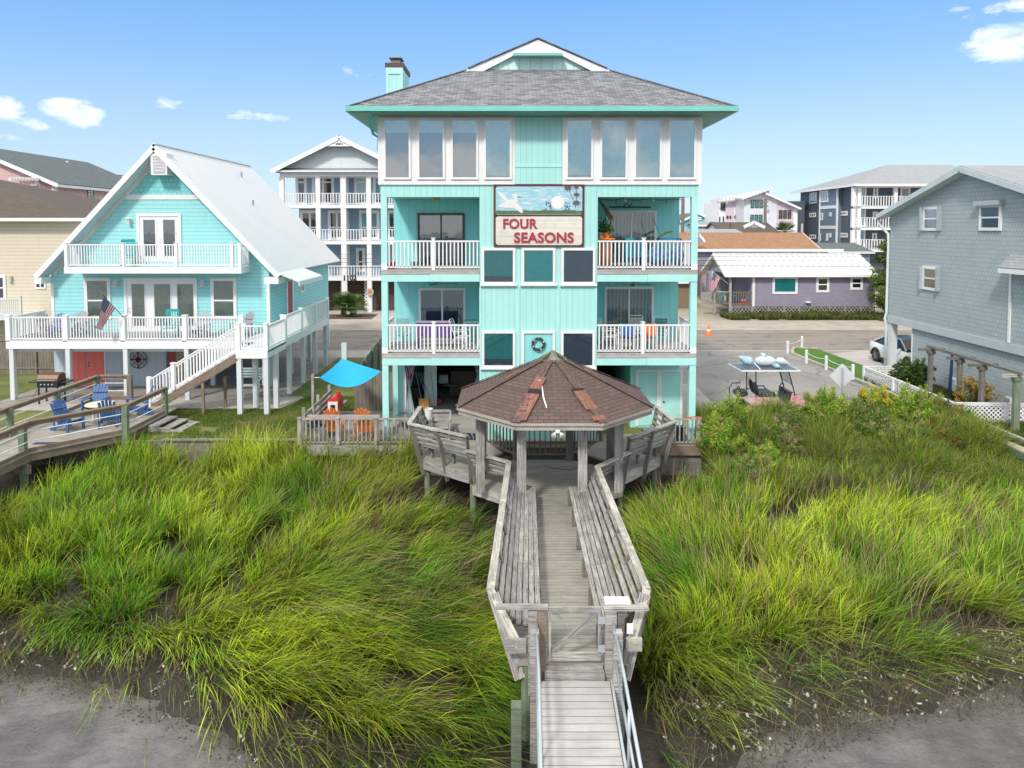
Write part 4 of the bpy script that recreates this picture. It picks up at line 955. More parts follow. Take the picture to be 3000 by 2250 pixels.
# aluminium ramp
RP = thing('ramp', (1.1, 9, -.3), 'pale composite gangway sloping down from the gate with metal pipe handrails', 'ramp')
ra, rb = Vector((1.13, 11.70, -.12)), Vector((1.05, 7.6, -.62)); mb = MB(); w_ = .59
for i, (a, b) in enumerate(((0, 1),)):
    pts = [Vector((ra.x-w_, ra.y, ra.z)), Vector((rb.x-w_, rb.y, rb.z)), Vector((rb.x+w_, rb.y, rb.z)), Vector((ra.x+w_, ra.y, ra.z))]
    mb.slab(pts, .04)
mb.build('gangway_deck', 'deckcomp', RP)
for s in (-1, 1):
    k = MB(); k.bar(ra+Vector((s*(w_+.03), 0, -.03)), rb+Vector((s*(w_+.03), 0, -.03)), .04, .14); k.build('side_beam', 'alu', RP)
    off = Vector((s*(w_+.07), 0, 0)); mt = plain('grey_pipe', (.50,.55,.58), .4, .4) if s < 0 else M['alu']
    k = MB(); k.tube([ra+off+Vector((0, .10, .95)), ra+off+Vector((0, -1.0, .80)), rb+off+Vector((0, 0, .93))], .027, 10); k.build('handrail', mt, RP, True)
    k = MB(); k.tube([ra+off+Vector((0, .05, .50)), rb+off+Vector((0, 0, .45))], .023, 10); k.build('mid_rail', mt, RP, True)
    for t in (.42, .95):
        p_ = ra+(rb-ra)*t+off; k = MB(); k.tube([p_+Vector((0, 0, -.05)), p_+Vector((0, 0, .92))], .025, 8); k.build('stanchion', mt, RP, True)
for x0, x1 in ((.36, .51), (1.76, 1.91)):
    mb = MB(); mb.box(x0, x1, 11.52, 11.66, -1.7, .82); one('ramp_post', mb, 'wood', 'square timber post at the head of the ramp, '+('left of the gangway' if x0 < 1 else 'right of the gangway'), 'post', 'posts at the head of the ramp')
for x0, lab in ((.12, 'green stained square piling beside the ramp, left of the gangway'), ):
    mb = MB(); mb.box(x0-.08, x0+.09, 11.2, 11.4, -2.0, -.25); one('piling', mb, 'woodgreen', lab, 'piling')
# gazebo
GA = thing('gazebo', (GZ_C[0], GZ_C[1], 0), 'octagonal timber gazebo with worn brown shingle roof at the landward end of the boardwalk', 'gazebo')
def octa(ap, z, rot=0): 
    Rr = ap/math.cos(math.pi/8); return [Vector((GZ_C[0]+Rr*math.cos(math.pi/8+k*math.pi/4), GZ_C[1]+Rr*math.sin(math.pi/8+k*math.pi/4), z)) for k in range(8)]
E = octa(2.77, 2.56); AP = Vector((GZ_C[0], GZ_C[1], 3.86)); mb = MB()
for k in range(8):
    a, b = E[k], E[(k+1) % 8]; t_ = .88; a2, b2 = a+(AP-a)*t_, b+(AP-b)*t_; mb.face([a, b, b2, a2])
ro = mb.build('roof', 'gazroof', GA)
mb = MB()
for k in range(8):
    a, b = E[k], E[(k+1) % 8]; mb.face([a-Vector((0,0,.04)), AP-Vector((0,0,.06)), b-Vector((0,0,.04))])
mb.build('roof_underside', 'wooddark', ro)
for k in range(8):   # hip shingles, one strip per hip
    mb = MB(); a = E[k]; n = 12
    fr = (k == 5, k == 6)
    for i in range(n):
        s0, s1 = i/n*.88, (i+1.15)/n*.88; p0, p1 = a+(AP-a)*s0, a+(AP-a)*min(s1, .885); mb.bar(p0+Vector((0,0,.018)), p1+Vector((0,0,.03)), .26, .014)
    mb.build('hip_cap', 'gazroof', ro)
def strip(k, s0, s1, w, m, dz=.04, side=0):
    mb = MB(); a = E[k]; p0, p1 = a+(AP-a)*s0, a+(AP-a)*s1; n = max(2, int((s1-s0)*14)); tang = Vector((1, 0, 0))
    for i in range(n):
        u0, u1 = p0+(p1-p0)*(i/n), p0+(p1-p0)*((i+1.05)/n); mb.bar(u0+tang*side+Vector((0,0,dz)), u1+tang*side+Vector((0,0,dz+.012)), w, .012)
    mb.build('bare_hip_patch', m, ro)
# E[5] is the front-left corner, E[6] the front-right
strip(5, .02, .36, .34, 'gazpatch', side=.10); strip(5, .43, .60, .30, 'gazpatch', side=.06); strip(5, .36, .43, .36, plain('black_felt', (.02,.018,.018), .9), side=.08)
strip(6, .16, .40, .34, 'gazpatch', side=-.08); strip(6, .40, .44, .36, plain('black_felt_patch', (.02,.018,.018), .9), side=-.08); strip(6, .02, .07, .38, 'gazpatch', side=-.06)
strip(7, .55, .68, .14, 'gazpatch', side=.0); strip(4, .50, .62, .10, 'gazpatch')
# pale sealant drip
mb = MB(); fa = (E[5]+E[6])/2
def onroof(u, v): return E[5].lerp(E[6], u).lerp(AP, v) + Vector((0, 0, .02))
rp = []
for (x, y) in ((1576, 1117), (1583, 1117), (1586, 1128), (1589, 1142), (1591, 1160), (1595, 1176), (1600, 1190), (1601, 1197)):
    d_ = Vector(ray(x, y)); nrm = (E[6]-E[5]).cross(AP-E[5]).normalized(); o_ = Vector((0, 0, CAMH)); t_ = (E[5]-o_).dot(nrm)/d_.dot(nrm); rp.append(o_+d_*t_+nrm*.02)
mb.tube(rp, [.03, .035, .03, .022, .022, .02, .02, .012], 6); mb.build('sealant_streak', 'whiteclean', ro)
# glazed cap
capm = glass('amber_skylight', (.75,.72,.62), .22); mb = MB(); Cc = [a+(AP-a)*.86+Vector((0,0,.03)) for a in E]; CA = AP+Vector((0, 0, .10))
for k in range(8): mb.face([Cc[k], Cc[(k+1) % 8], CA])
cp = mb.build('skylight', capm, ro)
mb = MB()
for k in range(8): mb.bar(Cc[k], CA, .035, .035); mb.bar(Cc[k], Cc[(k+1) % 8], .04, .03)
mb.build('skylight_bar', plain('greenish_bronze_bar', (.22,.20,.14), .5), cp)
mb = MB(); E2 = octa(2.75, 2.56)
for k in range(8):
    a, b = E2[k], E2[(k+1) % 8]; mb.bar(a+Vector((0,0,-.04)), b+Vector((0,0,-.04)), .04, .08); a3, b3 = octa(2.70, 0)[k], octa(2.70, 0)[(k+1) % 8]
    mb.bar(Vector((a3.x, a3.y, 2.41)), Vector((b3.x, b3.y, 2.41)), .035, .11)
mb.build('fascia', wood('pinkish_bleached_fascia', (.55,.49,.45), (.36,.31,.29), lichen=.3), GA)
Pp = [p_-Vector((.13, 0, 0)) for p_ in octa(1.98, 0)]
for k in range(8):
    p_ = Pp[k]; mb = MB()
    z0_ = 0
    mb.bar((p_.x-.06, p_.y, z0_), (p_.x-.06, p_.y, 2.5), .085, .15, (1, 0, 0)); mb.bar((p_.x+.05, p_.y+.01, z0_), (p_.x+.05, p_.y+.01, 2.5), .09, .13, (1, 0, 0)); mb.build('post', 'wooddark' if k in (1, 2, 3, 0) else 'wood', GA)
mb = MB()
for k in range(8): a, b = Pp[k], Pp[(k+1) % 8]; mb.bar(Vector((a.x, a.y, 2.42)), Vector((b.x, b.y, 2.42)), .09, .16)
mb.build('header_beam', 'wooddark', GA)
# twin floodlight on the front fascia
LT = thing('floodlight', PY(1632, 1262, 17.95), 'twin white floodlight lamps fixed under the front edge of the gazebo roof', 'lamp')
c = PY(1634, 1262, 17.93); mb = MB(); mb.lathe((c.x, c.y, c.z-.02), [(0, -.03), (.06, -.02), (.06, .03), (0, .04)], 12); mb.build('mount', 'whiteclean', LT)
for s in (-1, 1):
    mb = MB(); d_ = Vector((s*.35, -.75, -.45)).normalized(); rot = d_.to_track_quat('Z', 'Y').to_matrix().to_4x4(); rot.translation = c+Vector((s*.07, -.03, -.05))
    mb.lathe((0, 0, 0), [(0, 0), (.035, 0), (.04, .05), (.075, .12), (.07, .125), (0, .11)], 12); mb.xf(rot); mb.build('lamp_head', 'cream', LT, True)
# back balustrade
BL = DK
for a, b in (((-.80, 24.2), (.22, 22.85)), ((.24, 22.85), (1.98, 22.85)), ((2.0, 22.85), (3.2, 24.2))):
    r_ = railing(DK, a, b, .02, 1.0, 'wooddark', sp=.17, bw=.04, name='balustrade', pw=.12, endposts=True, ph=.02, bottom=.16)
bx(DK, 'ledger', 'woodfresh', -3.0, 5.2, 24.35, 24.45, -.25, .15)
# stair board at left edge near post
mb = MB(); mb.tube([(1.15, 22.3, .01), (1.4, 22.0, .01), (1.9, 21.85, .01), (2.3, 22.1, .01)], .008, 6); one('cable', mb, 'black', 'thin dark cable lying across the gazebo floor', 'cable')

# ================================================================ PATIO in front of the main house
PT = thing('patio', (1, 24.6, 0), 'weathered timber patio with low slatted railing in front of the turquoise house', 'patio')
deckslab(PT, 'patio_deck', [(-7.25, 24.5), (-.85, 24.5), (-.85, 24.3), (3.2, 24.3), (3.2, 24.5), (6.75, 24.5), (6.75, 25.6), (-4.6, 25.6), (-4.6, 28.9), (-7.25, 28.9)], -.06, .03)
bx(PT, 'patio_floor', 'concrete', XL+.1, CL, 25.0, 27.6, .031, .06)
railing(PT, (-7.3, 24.47), (-3.25, 24.47), .03, .88, 'wood', sp=.15, bw=.045, name='railing', posts=(0., .33, .66), pw=.12, ph=.02, bottom=.05)
railing(PT, (5.45, 24.47), (6.65, 24.47), .03, .88, 'wood', sp=.15, bw=.045, name='railing', posts=(0., 1.), pw=.12, ph=.02, bottom=.05)
mb = MB(); mb.bar((-7.1, 24.75, .93), (-4.55, 24.75, .93), .05, .09); mb.build('bench_back', wood('pink_bleached_board', (.58,.46,.42), (.42,.34,.31)), PT)
for zz_, dd_ in ((.95, 0), (.72, .03), (.5, .06)):
    mb = MB(); mb.bar((-7.2, 24.7, zz_), (-7.2, 28.6, zz_), .05, .13); mb.build('side_rail', 'wood', PT)
for y_ in (24.9, 26.8, 28.5): bx(PT, 'side_post', 'wood', -7.33, -7.22, y_-.05, y_+.05, 0, 1.2)
mb = MB(); 
for i in range(4): mb.bar((-7.05+i*.13, 26.2, .5), (-7.05+i*.13, 28.8, .5), .11, .035)
mb.build('bench_seat', 'wood', PT)
bx(PT, 'edge_board', 'woodfresh', 4.95, 6.7, 24.36, 24.42, -.35, -.02); bx(PT, 'edge_board', 'wood', -7.3, -3.2, 24.36, 24.42, -.35, -.02)
bh = MB(); bh.box(-16.2, -3.1, 24.86, 24.94, -1.5, .02); bh.box(-12.3, -3.1, 24.78, 24.98, .021, .07); o = one('bulkhead', bh, wood('bulkhead_timber', (.30,.28,.22), (.18,.165,.13), lichen=.3), 'low timber bulkhead holding the lawn above the marsh on the left', 'bulkhead')
bh = MB(); bh.box(-3.0, 6.8, 24.5, 24.6, -1.5, -.065); one('bulkhead', bh, 'wooddark', 'dark timber bulkhead under the patio of the turquoise house', 'bulkhead')
# ================================================================ STILT HOUSE ON THE LEFT (steep white metal roof)
a1 = lambda x: x*.452; b1 = lambda y: 400+y*.452
AH = thing('stilt_house', (-16.4, 33.5, 0), 'light turquoise house on white posts with a steep white metal gable roof', 'house')
YA, YE, YK = 33.5, 32.8, 45.0; XLA, XRA = PY(151, 850, YA).x, PY(789, 850, YA).x; RX = PY(452, 500, YE).x; RZA = PY(452, 421, YE).z; EX_L, EX_R = RX-5.62, RX+5.62; EZ = RZA-5.95
DZ = 2.62
FA = front(YA); fxa = lambda x: PY(a1(x), 800, YA).x; fza = lambda y: PY(a1(900), b1(y), YA).z
sl_ = (RZA-EZ)/5.62
def roofz(x): return RZA-.12-abs(x-RX)*sl_
zt = fza(408); zt2 = fza(378); xo = lambda z: (RZA-.14-z)/sl_
mb = MB(); mb.face([(XLA, YA, DZ), (XRA, YA, DZ), (XRA, YA, roofz(XRA)), (RX+xo(zt), YA, zt), (RX-xo(zt), YA, zt), (XLA, YA, roofz(XLA))]); mb.build('gable_wall', 'lap_aqua', AH)
mb = MB(); mb.face([(RX-xo(zt2), YA-.002, zt2), (RX+xo(zt2), YA-.002, zt2), (RX, YA-.002, RZA-.15)]); mb.build('shingled_gable', 'shake_aqua', AH)
mb = MB(); mb.slab([(RX-xo(zt), YA-.03, zt), (RX+xo(zt), YA-.03, zt), (RX+xo(zt2), YA-.03, zt2), (RX-xo(zt2), YA-.03, zt2)], .03); mb.build('gable_band', 'white', AH)
mb = MB(); mb.face([(XRA, YA, DZ), (XRA, YK-.5, DZ), (XRA, YK-.5, roofz(XRA)), (XRA, YA, roofz(XRA))]); mb.face([(XLA, YK-.5, DZ), (XLA, YA, DZ), (XLA, YA, roofz(XLA)), (XLA, YK-.5, roofz(XLA))]); mb.face([(XRA, YK-.5, DZ), (XLA, YK-.5, DZ), (XLA, YK-.5, roofz(XLA)), (RX, YK-.5, RZA-.15), (XRA, YK-.5, roofz(XRA))]); mb.build('side_wall', 'lap_aqua', AH)
bx(AH, 'house_floor', 'greypost', XLA, XRA, YA+.05, YK-.5, DZ-.28, DZ-.02)
mb = MB(); mb.slab([(RX, YE, RZA), (EX_R, YE, EZ), (EX_R, YK, EZ), (RX, YK, RZA)][::1], .10); mb.slab([(EX_L, YE, EZ), (RX, YE, RZA), (RX, YK, RZA), (EX_L, YK, EZ)], .10); rf = mb.build('roof', 'metalroof', AH)
mb = MB(); mb.slab([(EX_R-.02, YE, EZ+.02), (EX_R+.95, YE, EZ-.38), (EX_R+.95, YE+4.1, EZ-.38), (EX_R-.02, YE+4.1, EZ+.02)][::1], .05); mb.build('porch_roof', 'metalroof', rf)
mb = MB(); mb.bar((EX_R+.95, YE, EZ-.50), (EX_R+.95, YE+4.1, EZ-.50), .04, .20); mb.build('porch_fascia', 'white', rf)
mb = MB()
mb.bar((RX, YE+.02, RZA+.02), (RX, YK, RZA+.02), .16, .05); mb.build('ridge_cap', 'whiteclean', rf)
for s in (-1, 1):
    ex = EX_L if s < 0 else EX_R; mb = MB(); dn = Vector((0, 0, -.17)); mb.bar(Vector((RX, YE-.02, RZA))+dn, Vector((ex, YE-.02, EZ))+dn, .035, .24, (s*sl_, 0, 1)); mb.build('rake_board', 'whiteclean', AH)
    mb = MB(); dn = Vector((0, 0, -.40)); mb.slab([Vector((RX, YE+.03, RZA-.32)), Vector((ex, YE+.03, EZ-.32)), Vector((ex, YA-.003, EZ-.32)), Vector((RX, YA-.003, RZA-.32))][::s], .03); mb.build('rake_soffit', paint('pale_blue_soffit', (.60,.68,.72)), AH)
    mb = MB(); mb.bar(Vector((RX, YA-.02, RZA-.46)), Vector((RX+s*5.25, YA-.02, RZA-.46-5.25*sl_)), .035, .24, (s*sl_, 0, 1)); mb.build('frieze_board', paint('cream_frieze', (.70,.70,.62)), AH)
    mb = MB(); xw = XLA if s < 0 else XRA; mb.box(min(xw, ex), max(xw, ex), YE-.015, YA+.3, EZ-.50, EZ-.20); mb.build('eave_return', 'whiteclean', AH)
bx(AH, 'corner_board', 'whiteclean', XRA-.12, XRA+.015, YA-.03, YA+.12, DZ, EZ-.5); bx(AH, 'corner_board', 'whiteclean', XLA-.015, XLA+.12, YA-.03, YA+.12, DZ, EZ-.5)
for x, y in ((1565, 262), (1640, 445)):   # roof vents
    d_ = Vector(ray(a1(x), b1(y))); nrm = Vector((sl_, 0, 1)).normalized(); t_ = (Vector((RX, 0, RZA))-Vector((0, 0, CAMH))).dot(nrm)/d_.dot(nrm); c = Vector((0, 0, CAMH))+d_*t_
    mb = MB(); mb.tube([c, c+Vector((0, 0, .28))], .06, 8); mb.build('vent_pipe', 'greyplastic', rf)
mb = MB(); vx = lambda x: PY(a1(x), 500, YE+.02).x; vz = lambda y: PY(460, b1(y), YE+.02).z; mb.box(vx(978), vx(1082), YE+.02, YA-.004, vz(248), vz(108)); v = mb.build('gable_vent', 'whiteclean', AH)
mb = MB()
for i in range(12): z_ = vz(236)+i*(vz(122)-vz(236))/12; mb.bar((vx(990), YE-.0, z_+.04), (vx(1070), YE-.0, z_+.04), .02, .06, (0, 1, .6))
mb.build('louvre', 'white', v)
# upper french doors and windows below
BZ = fza(812)
def dbl(par, F, x0, x1, zb, zt_, panes, name, bl=None, bf=1, gm='glass', back='dimroom'):
    f = MB(); F.box(f, x0, x1, zt_-.14, zt_, 0, .06); F.box(f, x0, x0+.13, zb, zt_-.14, 0, .06); F.box(f, x1-.13, x1, zb, zt_-.14, 0, .06); F.box(f, x0+.13, x1-.13, zb, zt_-.14, .0, .02)
    w_ = f.build(name, 'whiteclean', par); n = len(panes); m_ = MB()
    for (p0, p1) in panes:
        g = MB(); F.box(g, p0, p1, zb+.28, zt_-.30, .034, .04); g.build('pane', gm, w_)
        k = MB(); F.box(k, p0, p1, zb+.28, zt_-.30, .021, .024); k.build('dark_room_backing', back, w_)
        for (q0_, q1_) in ((p0-.05, p0), (p1, p1+.05)): m_b = F.box(m_, q0_, q1_, zb+.24, zt_-.26, .0205, .045)
        if bl: c_ = MB(); F.box(c_, p0, p1, zb+.28+(1-bf)*1.5, zt_-.30, .025, .030); c_.build('blind', bl, w_)
    m_.build('stile', 'white', w_); return w_
w_ = dbl(AH, FA, fxa(896), fxa(1184), BZ, fza(498), [(fxa(940), fxa(1015)), (fxa(1068), fxa(1143))], 'french_door', gm='glassdark')
mb = MB(); mb.ell((fxa(1047), YA-.09, BZ+.95), .03, .04, .03); mb.ell((fxa(1047), YA-.09, BZ+1.12), .028, .03, .028); mb.build('door_handle', 'alu', w_)
w_ = dbl(AH, FA, fxa(803), fxa(1277), DZ+.03, fza(915), [(fxa(853), fxa(935)), (fxa(998), fxa(1103)), (fxa(1148), fxa(1252))], 'patio_door', 'blindsage', 1, 'glass')
mb = MB(); mb.ell((fxa(832), YA-.09, DZ+1.0), .03, .04, .03); mb.ell((fxa(832), YA-.09, DZ+1.16), .028, .03, .028); mb.build('door_handle', 'alu', w_)
for (a, b) in ((545, 715), (1365, 1532)): window(AH, FA, fxa(a), fxa(b), DZ+.62, fza(915), fw=.15, bars=(.45,), blind='blindsage', bfrac=1, name='window', proud=.06)
FE = eastw(XRA); pz = lambda x, y: PX(a1(x), b1(y), XRA)
d0, d1 = pz(1862, 1100).y, pz(1892, 1100).y; mb = MB(); FE.box(mb, d0, d1, DZ+.03, pz(1875, 938).z, .01, .04); dr = mb.build('side_door', 'darkred', AH)
mb = MB(); FE.box(mb, d0-.18, d0-.003, DZ+.03, pz(1875, 930).z, .01, .05); FE.box(mb, d1+.003, d1+.18, DZ+.03, pz(1875, 930).z, .01, .05); mb.build('door_frame', 'whiteclean', dr)
w0, w1 = pz(1942, 980).y, pz(1970, 980).y; window(AH, FE, w0, w1, pz(1955, 1012).z, pz(1955, 930).z, fw=.13)
# wall lanterns
def lantern(c, lab):
    t = thing('wall_lantern', c, lab, 'lamp', 'white lanterns on the stilt house'); c = Vector(c)
    mb = MB(); mb.box(c.x-.07, c.x+.07, c.y-.02, c.y, c.z-.12, c.z+.16); mb.bar(c+Vector((0, -.01, .12)), c+Vector((0, -.14, .12)), .03, .03); mb.build('bracket', 'whiteclean', t)
    mb = MB(); mb.lathe((c.x, c.y-.15, c.z), [(.0, -.16), (.085, -.15), (.085, -.13), (.06, -.12)], 8); mb.lathe((c.x, c.y-.15, c.z), [(.06, .10), (.11, .09), (.03, .17), (0, .18)], 8)
    for k in range(4): an = .785+k*1.571; mb.bar((c.x+.07*math.cos(an), c.y-.15+.07*math.sin(an), c.z-.13), (c.x+.07*math.cos(an), c.y-.15+.07*math.sin(an), c.z+.10), .015, .015)
    mb.build('lantern_frame', 'whiteclean', t); mb = MB(); mb.lathe((c.x, c.y-.15, c.z), [(.05, -.12), (.05, .09)], 8); mb.build('lantern_glass', plain('frosted_glass', (.62,.60,.52), .2), t)
lantern((fxa(852), YA-.003, fza(545)), 'white wall lantern left of the upper french doors'); lantern((fxa(755), YA-.003, fza(952)), 'white wall lantern between the lower left window and the patio door'); lantern((fxa(1315), YA-.003, fza(950)), 'white wall lantern between the patio door and the lower right window')
# upper balcony
YU = 32.3; ux = lambda x: PY(a1(x), 760, YU).x; uz = lambda y: PY(a1(900), b1(y), YU).z; z0, z1 = uz(888), uz(846)
bx(AH, 'balcony_fascia', 'whiteclean', ux(412), ux(1562), YU, YU+.06, z0, z1); bx(AH, 'balcony_floor', 'greypost', ux(412)+.01, ux(1562)-.01, YU+.063, YA-.02, z0+.1, z1-.005)
bx(AH, 'balcony_fascia', 'whiteclean', ux(1562)-.05, ux(1562), YU+.063, YA-.02, z0, z1)
railing(AH, (ux(427), YU+.06), (ux(1552), YU+.06), z1, uz(702)-z1, sp=.125, bw=.04, posts=(0, .328, .633, .955, 1.), pw=.14, ph=.06)
for s in (427, 1552): railing(AH, (ux(s), YU+.10), (ux(s), YA-.1), z1, uz(702)-z1, sp=.125, bw=.04, posts=(.98,), pw=.12, ph=.06)
# main deck
YD = 30.8; dx_ = lambda x: PY(a1(x), 950, YD).x; D0, D1 = dx_(33), dx_(1560); XO = -9.95
bx(AH, 'deck_floor', wood('grey_painted_deck', (.36,.35,.37), (.27,.26,.28), plank=.14, gap=.05), D0, D1, YD+.05, YA-.01, DZ-.06, DZ)
bx(AH, 'deck_fascia', 'whiteclean', D0, D1, YD, YD+.05, DZ-.34, DZ+.02); bx(AH, 'deck_beam', 'greypost', D0+.1, D1, YD+.25, YD+.36, DZ-.50, DZ-.07)
railing(AH, (D0+.09, YD+.1), (D1, YD+.1), DZ, 1.03, sp=.125, bw=.04, posts=(0, .246, .493, .757, 1.), pw=.20, ph=.08)
railing(AH, (D0+.09, YD+.15), (D0+.09, YA-.1), DZ, 1.03, sp=.125, bw=.04)
bx(AH, 'side_deck', 'greypost', D1, XO, YD-.0, 38.8, DZ-.06, DZ); bx(AH, 'side_fascia', 'whiteclean', XO, XO+.05, YD, 38.8, DZ-.34, DZ+.02)
railing(AH, (XO+.02, YD+.2), (XO+.02, 38.7), DZ, 1.03, sp=.125, bw=.04, posts=(0., .36, .68, 1.), pw=.16, ph=.08)
# stair landing and stair
LZ = DZ-.02; lx0, lx1, ly0 = PY(690, 1000, 28.4).x, PY(783, 1000, 28.4).x, 28.4
bx(AH, 'landing_floor', 'greypost', lx0, lx1, ly0+.05, YD-.003, LZ-.06, LZ-.003); bx(AH, 'landing_fascia', 'whiteclean', lx0, lx1, ly0, ly0+.05, LZ-.30, LZ+.03); bx(AH, 'landing_fascia', 'whiteclean', lx1-.05, lx1, ly0+.053, YD-.003, LZ-.30, LZ+.03)
railing(AH, (lx0+.08, ly0+.1), (lx1-.08, ly0+.1), LZ, 1.0, sp=.125, bw=.04, posts=(0., 1.), pw=.17, ph=.1); railing(AH, (lx1-.05, ly0+.2), (lx1-.05, YD), LZ, 1.0, sp=.125, bw=.04, posts=(1.,), pw=.17, ph=.1)
sx0, sx1, sz0, sz1 = lx0, -14.55, LZ, .45; ns = 12
for i in range(ns):
    t = (i+.5)/ns; x_ = sx0+(sx1-sx0)*t; z_ = sz0+(sz1-sz0)*(i+1)/(ns+.0); bx(AH, 'stair_tread', 'greypost', x_-.15, x_+.15, ly0+.08, ly0+1.1, z_-.04, z_)
for y_ in (ly0+.04, ly0+1.14): mb = MB(); mb.bar((sx0, y_, sz0-.25), (sx1, y_, sz1-.25), .05, .28); mb.build('stair_stringer', 'woodfresh' if y_ < 29 else 'whiteclean', AH)
for y_ in (ly0+.04, ly0+1.14): railing(AH, (sx0, y_), (sx1, y_), sz0-.02, .98, sp=.125, bw=.04, posts=(.72,) if y_ < 29 else (), pw=.15, ph=.08, z1=sz1-.02, endposts=False)
mb = MB(); mb.bar((sx1, ly0+.04, .35), (sx1, ly0+.04, 1.55), .15, .15); mb.build('newel_post', 'whiteclean', AH)
for x_, y_ in ((-12.4, ly0+.1), (-11.9, ly0+1.1)): mb = MB(); mb.bar((x_, y_, 0), (x_, y_, 1.35), .10, .10); mb.build('stair_prop', 'woodfresh', AH)
# stilts
def stilt(x, y, z=None, w=.19, m='greypost'): mb = MB(); mb.bar((x, y, 0), (x, y, (z or DZ-.345)), w, w); mb.build('stilt', m, AH)
for x in (62, 428, 803, 1200): stilt(dx_(x), YD+.12)
stilt(lx0+.1, ly0+.12, LZ-.3); stilt(lx1-.1, ly0+.12, LZ-.3); stilt(lx0+.35, 29.6, LZ-.3); stilt(lx1-.05, 29.55, LZ-.3)
for y_ in (32.1, 34.3, 36.4, 38.5): stilt(XO-.05, y_)
for x_, y_ in ((-11.3, 33.6), (-11.3, 36.6), (-11.3, 40), (-11.3, 44), (-14.2, 33.8), (-14.2, 39), (-17, 44), (-21.4, 39), (-14.2, 44)): stilt(x_, y_, DZ-.29)
# room under the house
room = MB(); r1 = fxa(1060); zr = DZ-.30
room.box(XLA, r1, YA+.02, YA+.12, 0, zr); room.box(r1-.1, r1, YA+.123, YA+6, 0, zr); room.box(XLA, XLA+.1, YA+.123, YA+6, 0, zr); room.box(XLA, r1, YA+6.003, YA+6.1, 0, zr); room.build('ground_floor_wall', 'grooved_blue', AH)
FR = front(YA+.02); zdt = fza(1368); f = MB(); a, b = fxa(440), fxa(668)
FR.box(f, a, b, zdt, zdt+.08, .0, .03); FR.box(f, a, a+.08, .03, zdt, .0, .03); FR.box(f, b-.06, b, .03, zdt, .0, .03); f.build('door_frame', 'whiteclean', AH)
mid = fxa(546)
for p0, p1 in ((a+.085, mid-.02), (mid+.02, b-.065)):
    mb = MB(); FR.box(mb, p0, p1, .05, zdt-.01, .0, .02); d_ = mb.build('double_door', 'coral', AH); k = MB(); w3 = (p1-p0)
    for (u0, u1) in ((.12, .45), (.55, .88)):
        for (v0, v1) in ((.10, .36), (.42, .72), (.78, .92)): FR.box(k, p0+w3*u0, p0+w3*u1, .05+(zdt-.05)*v0, .05+(zdt-.05)*v1, .0205, .032)
    k.build('door_panel', 'coral', d_)
mb = MB(); mb.ell((mid+.1, YA-.03, 1.0), .03, .03, .03); mb.ell((mid+.1, YA-.03, 1.15), .025, .03, .025); mb.build('door_knob', 'black', d_)
FR2 = front(YA+.1); mb = MB(); FR2.box(mb, fxa(1072), fxa(1118), .03, zr-.05, 0, .04); mb.build('side_door', 'darkred', AH); mb = MB(); mb.box(fxa(1118)+.003, fxa(1165), YA+.1, YA+.2, 0, zr-.01); mb.build('back_panel', plain('tan_panel', (.42,.36,.28), .8), AH)
# compass rose ornament
c = Vector((fxa(882), YA-.03, fza(1445))); t = thing('compass_rose', c, 'round dark red metal compass rose on the pale blue wall under the deck', 'ornament'); rr = .42
mb = MB()
for R_ in (rr, rr*.62):
    n = 32; mb.tube([c+Vector((R_*math.cos(k*6.2832/n), 0, R_*math.sin(k*6.2832/n))) for k in range(n+1)], .016 if R_ == rr else .012, 6, False)
for k in range(8): an = k*math.pi/4; mb.bar(c, c+Vector((rr*math.cos(an), 0, rr*math.sin(an))), .014, .014)
mb.build('ring', plain('dark_red_metal', (.10,.02,.03), .5), t)
mb = MB()
for k in range(8):
    an = k*math.pi/4; L = rr*(.80 if k % 2 == 0 else .5); d_ = Vector((math.cos(an), 0, math.sin(an))); n_ = Vector((-math.sin(an), 0, math.cos(an))); mb.slab([c+n_*.055+Vector((0,-.02,0)), c+d_*L+Vector((0,-.02,0)), c-n_*.055+Vector((0,-.02,0))], .012)
mb.build('star', plain('maroon_star_metal', (.13,.015,.03), .5), t)
for ch, dx, dz in (('N', 0, 1), ('E', 1, 0), ('S', 0, -1), ('W', -1, 0)):
    me = textmesh(ch, .15, .008, .008); xs_ = [v.co.x for v in me.vertices]; ys_ = [v.co.y for v in me.vertices]; cx_, cy_ = (min(xs_)+max(xs_))/2, (min(ys_)+max(ys_))/2
    for v in me.vertices: v.co = Vector((v.co.x-cx_+dx*rr*.82, -.02-v.co.z, v.co.y-cy_+dz*rr*.82))
    me.materials.clear(); me.materials.append(bpy.data.materials['dark_red_metal']); o = bpy.data.objects.new('compass_letter', me); COL.objects.link(o); o.parent = t
# porch swing
t = thing('porch_swing', (-12.1, 31.0, .7), 'pale green slatted swing bench hanging under the deck stairs landing', 'swing'); mb = MB(); q0 = PY(712, 1150, 31.2); q1 = PY(765, 1150, 31.2)
for i in range(4): mb.bar((q0.x, 31.3, .95+i*.12), (q1.x, 31.3, .95+i*.12), .03, .08)
mb.build('backrest', plain('pale_green_wood', (.42,.60,.56), .6), t); mb = MB()
for i in range(4): mb.bar((q0.x, 30.85+i*.11, .62), (q1.x, 30.85+i*.11, .62), .09, .025)
mb.build('seat', 'whiteclean', t)
for x_ in (q0.x-.05, q1.x+.05): mb = MB(); mb.tube([(x_, 31.3, .62), (x_, 31.3, 2.3)], .012, 6); mb.bar((x_, 30.8, .9), (x_, 31.3, .9), .06, .03); mb.bar((x_, 31.3, .55), (x_, 31.3, 1.4), .05, .05); mb.bar((x_, 30.82, .55), (x_, 30.82, .9), .05, .05); mb.build('arm', 'whiteclean', t)
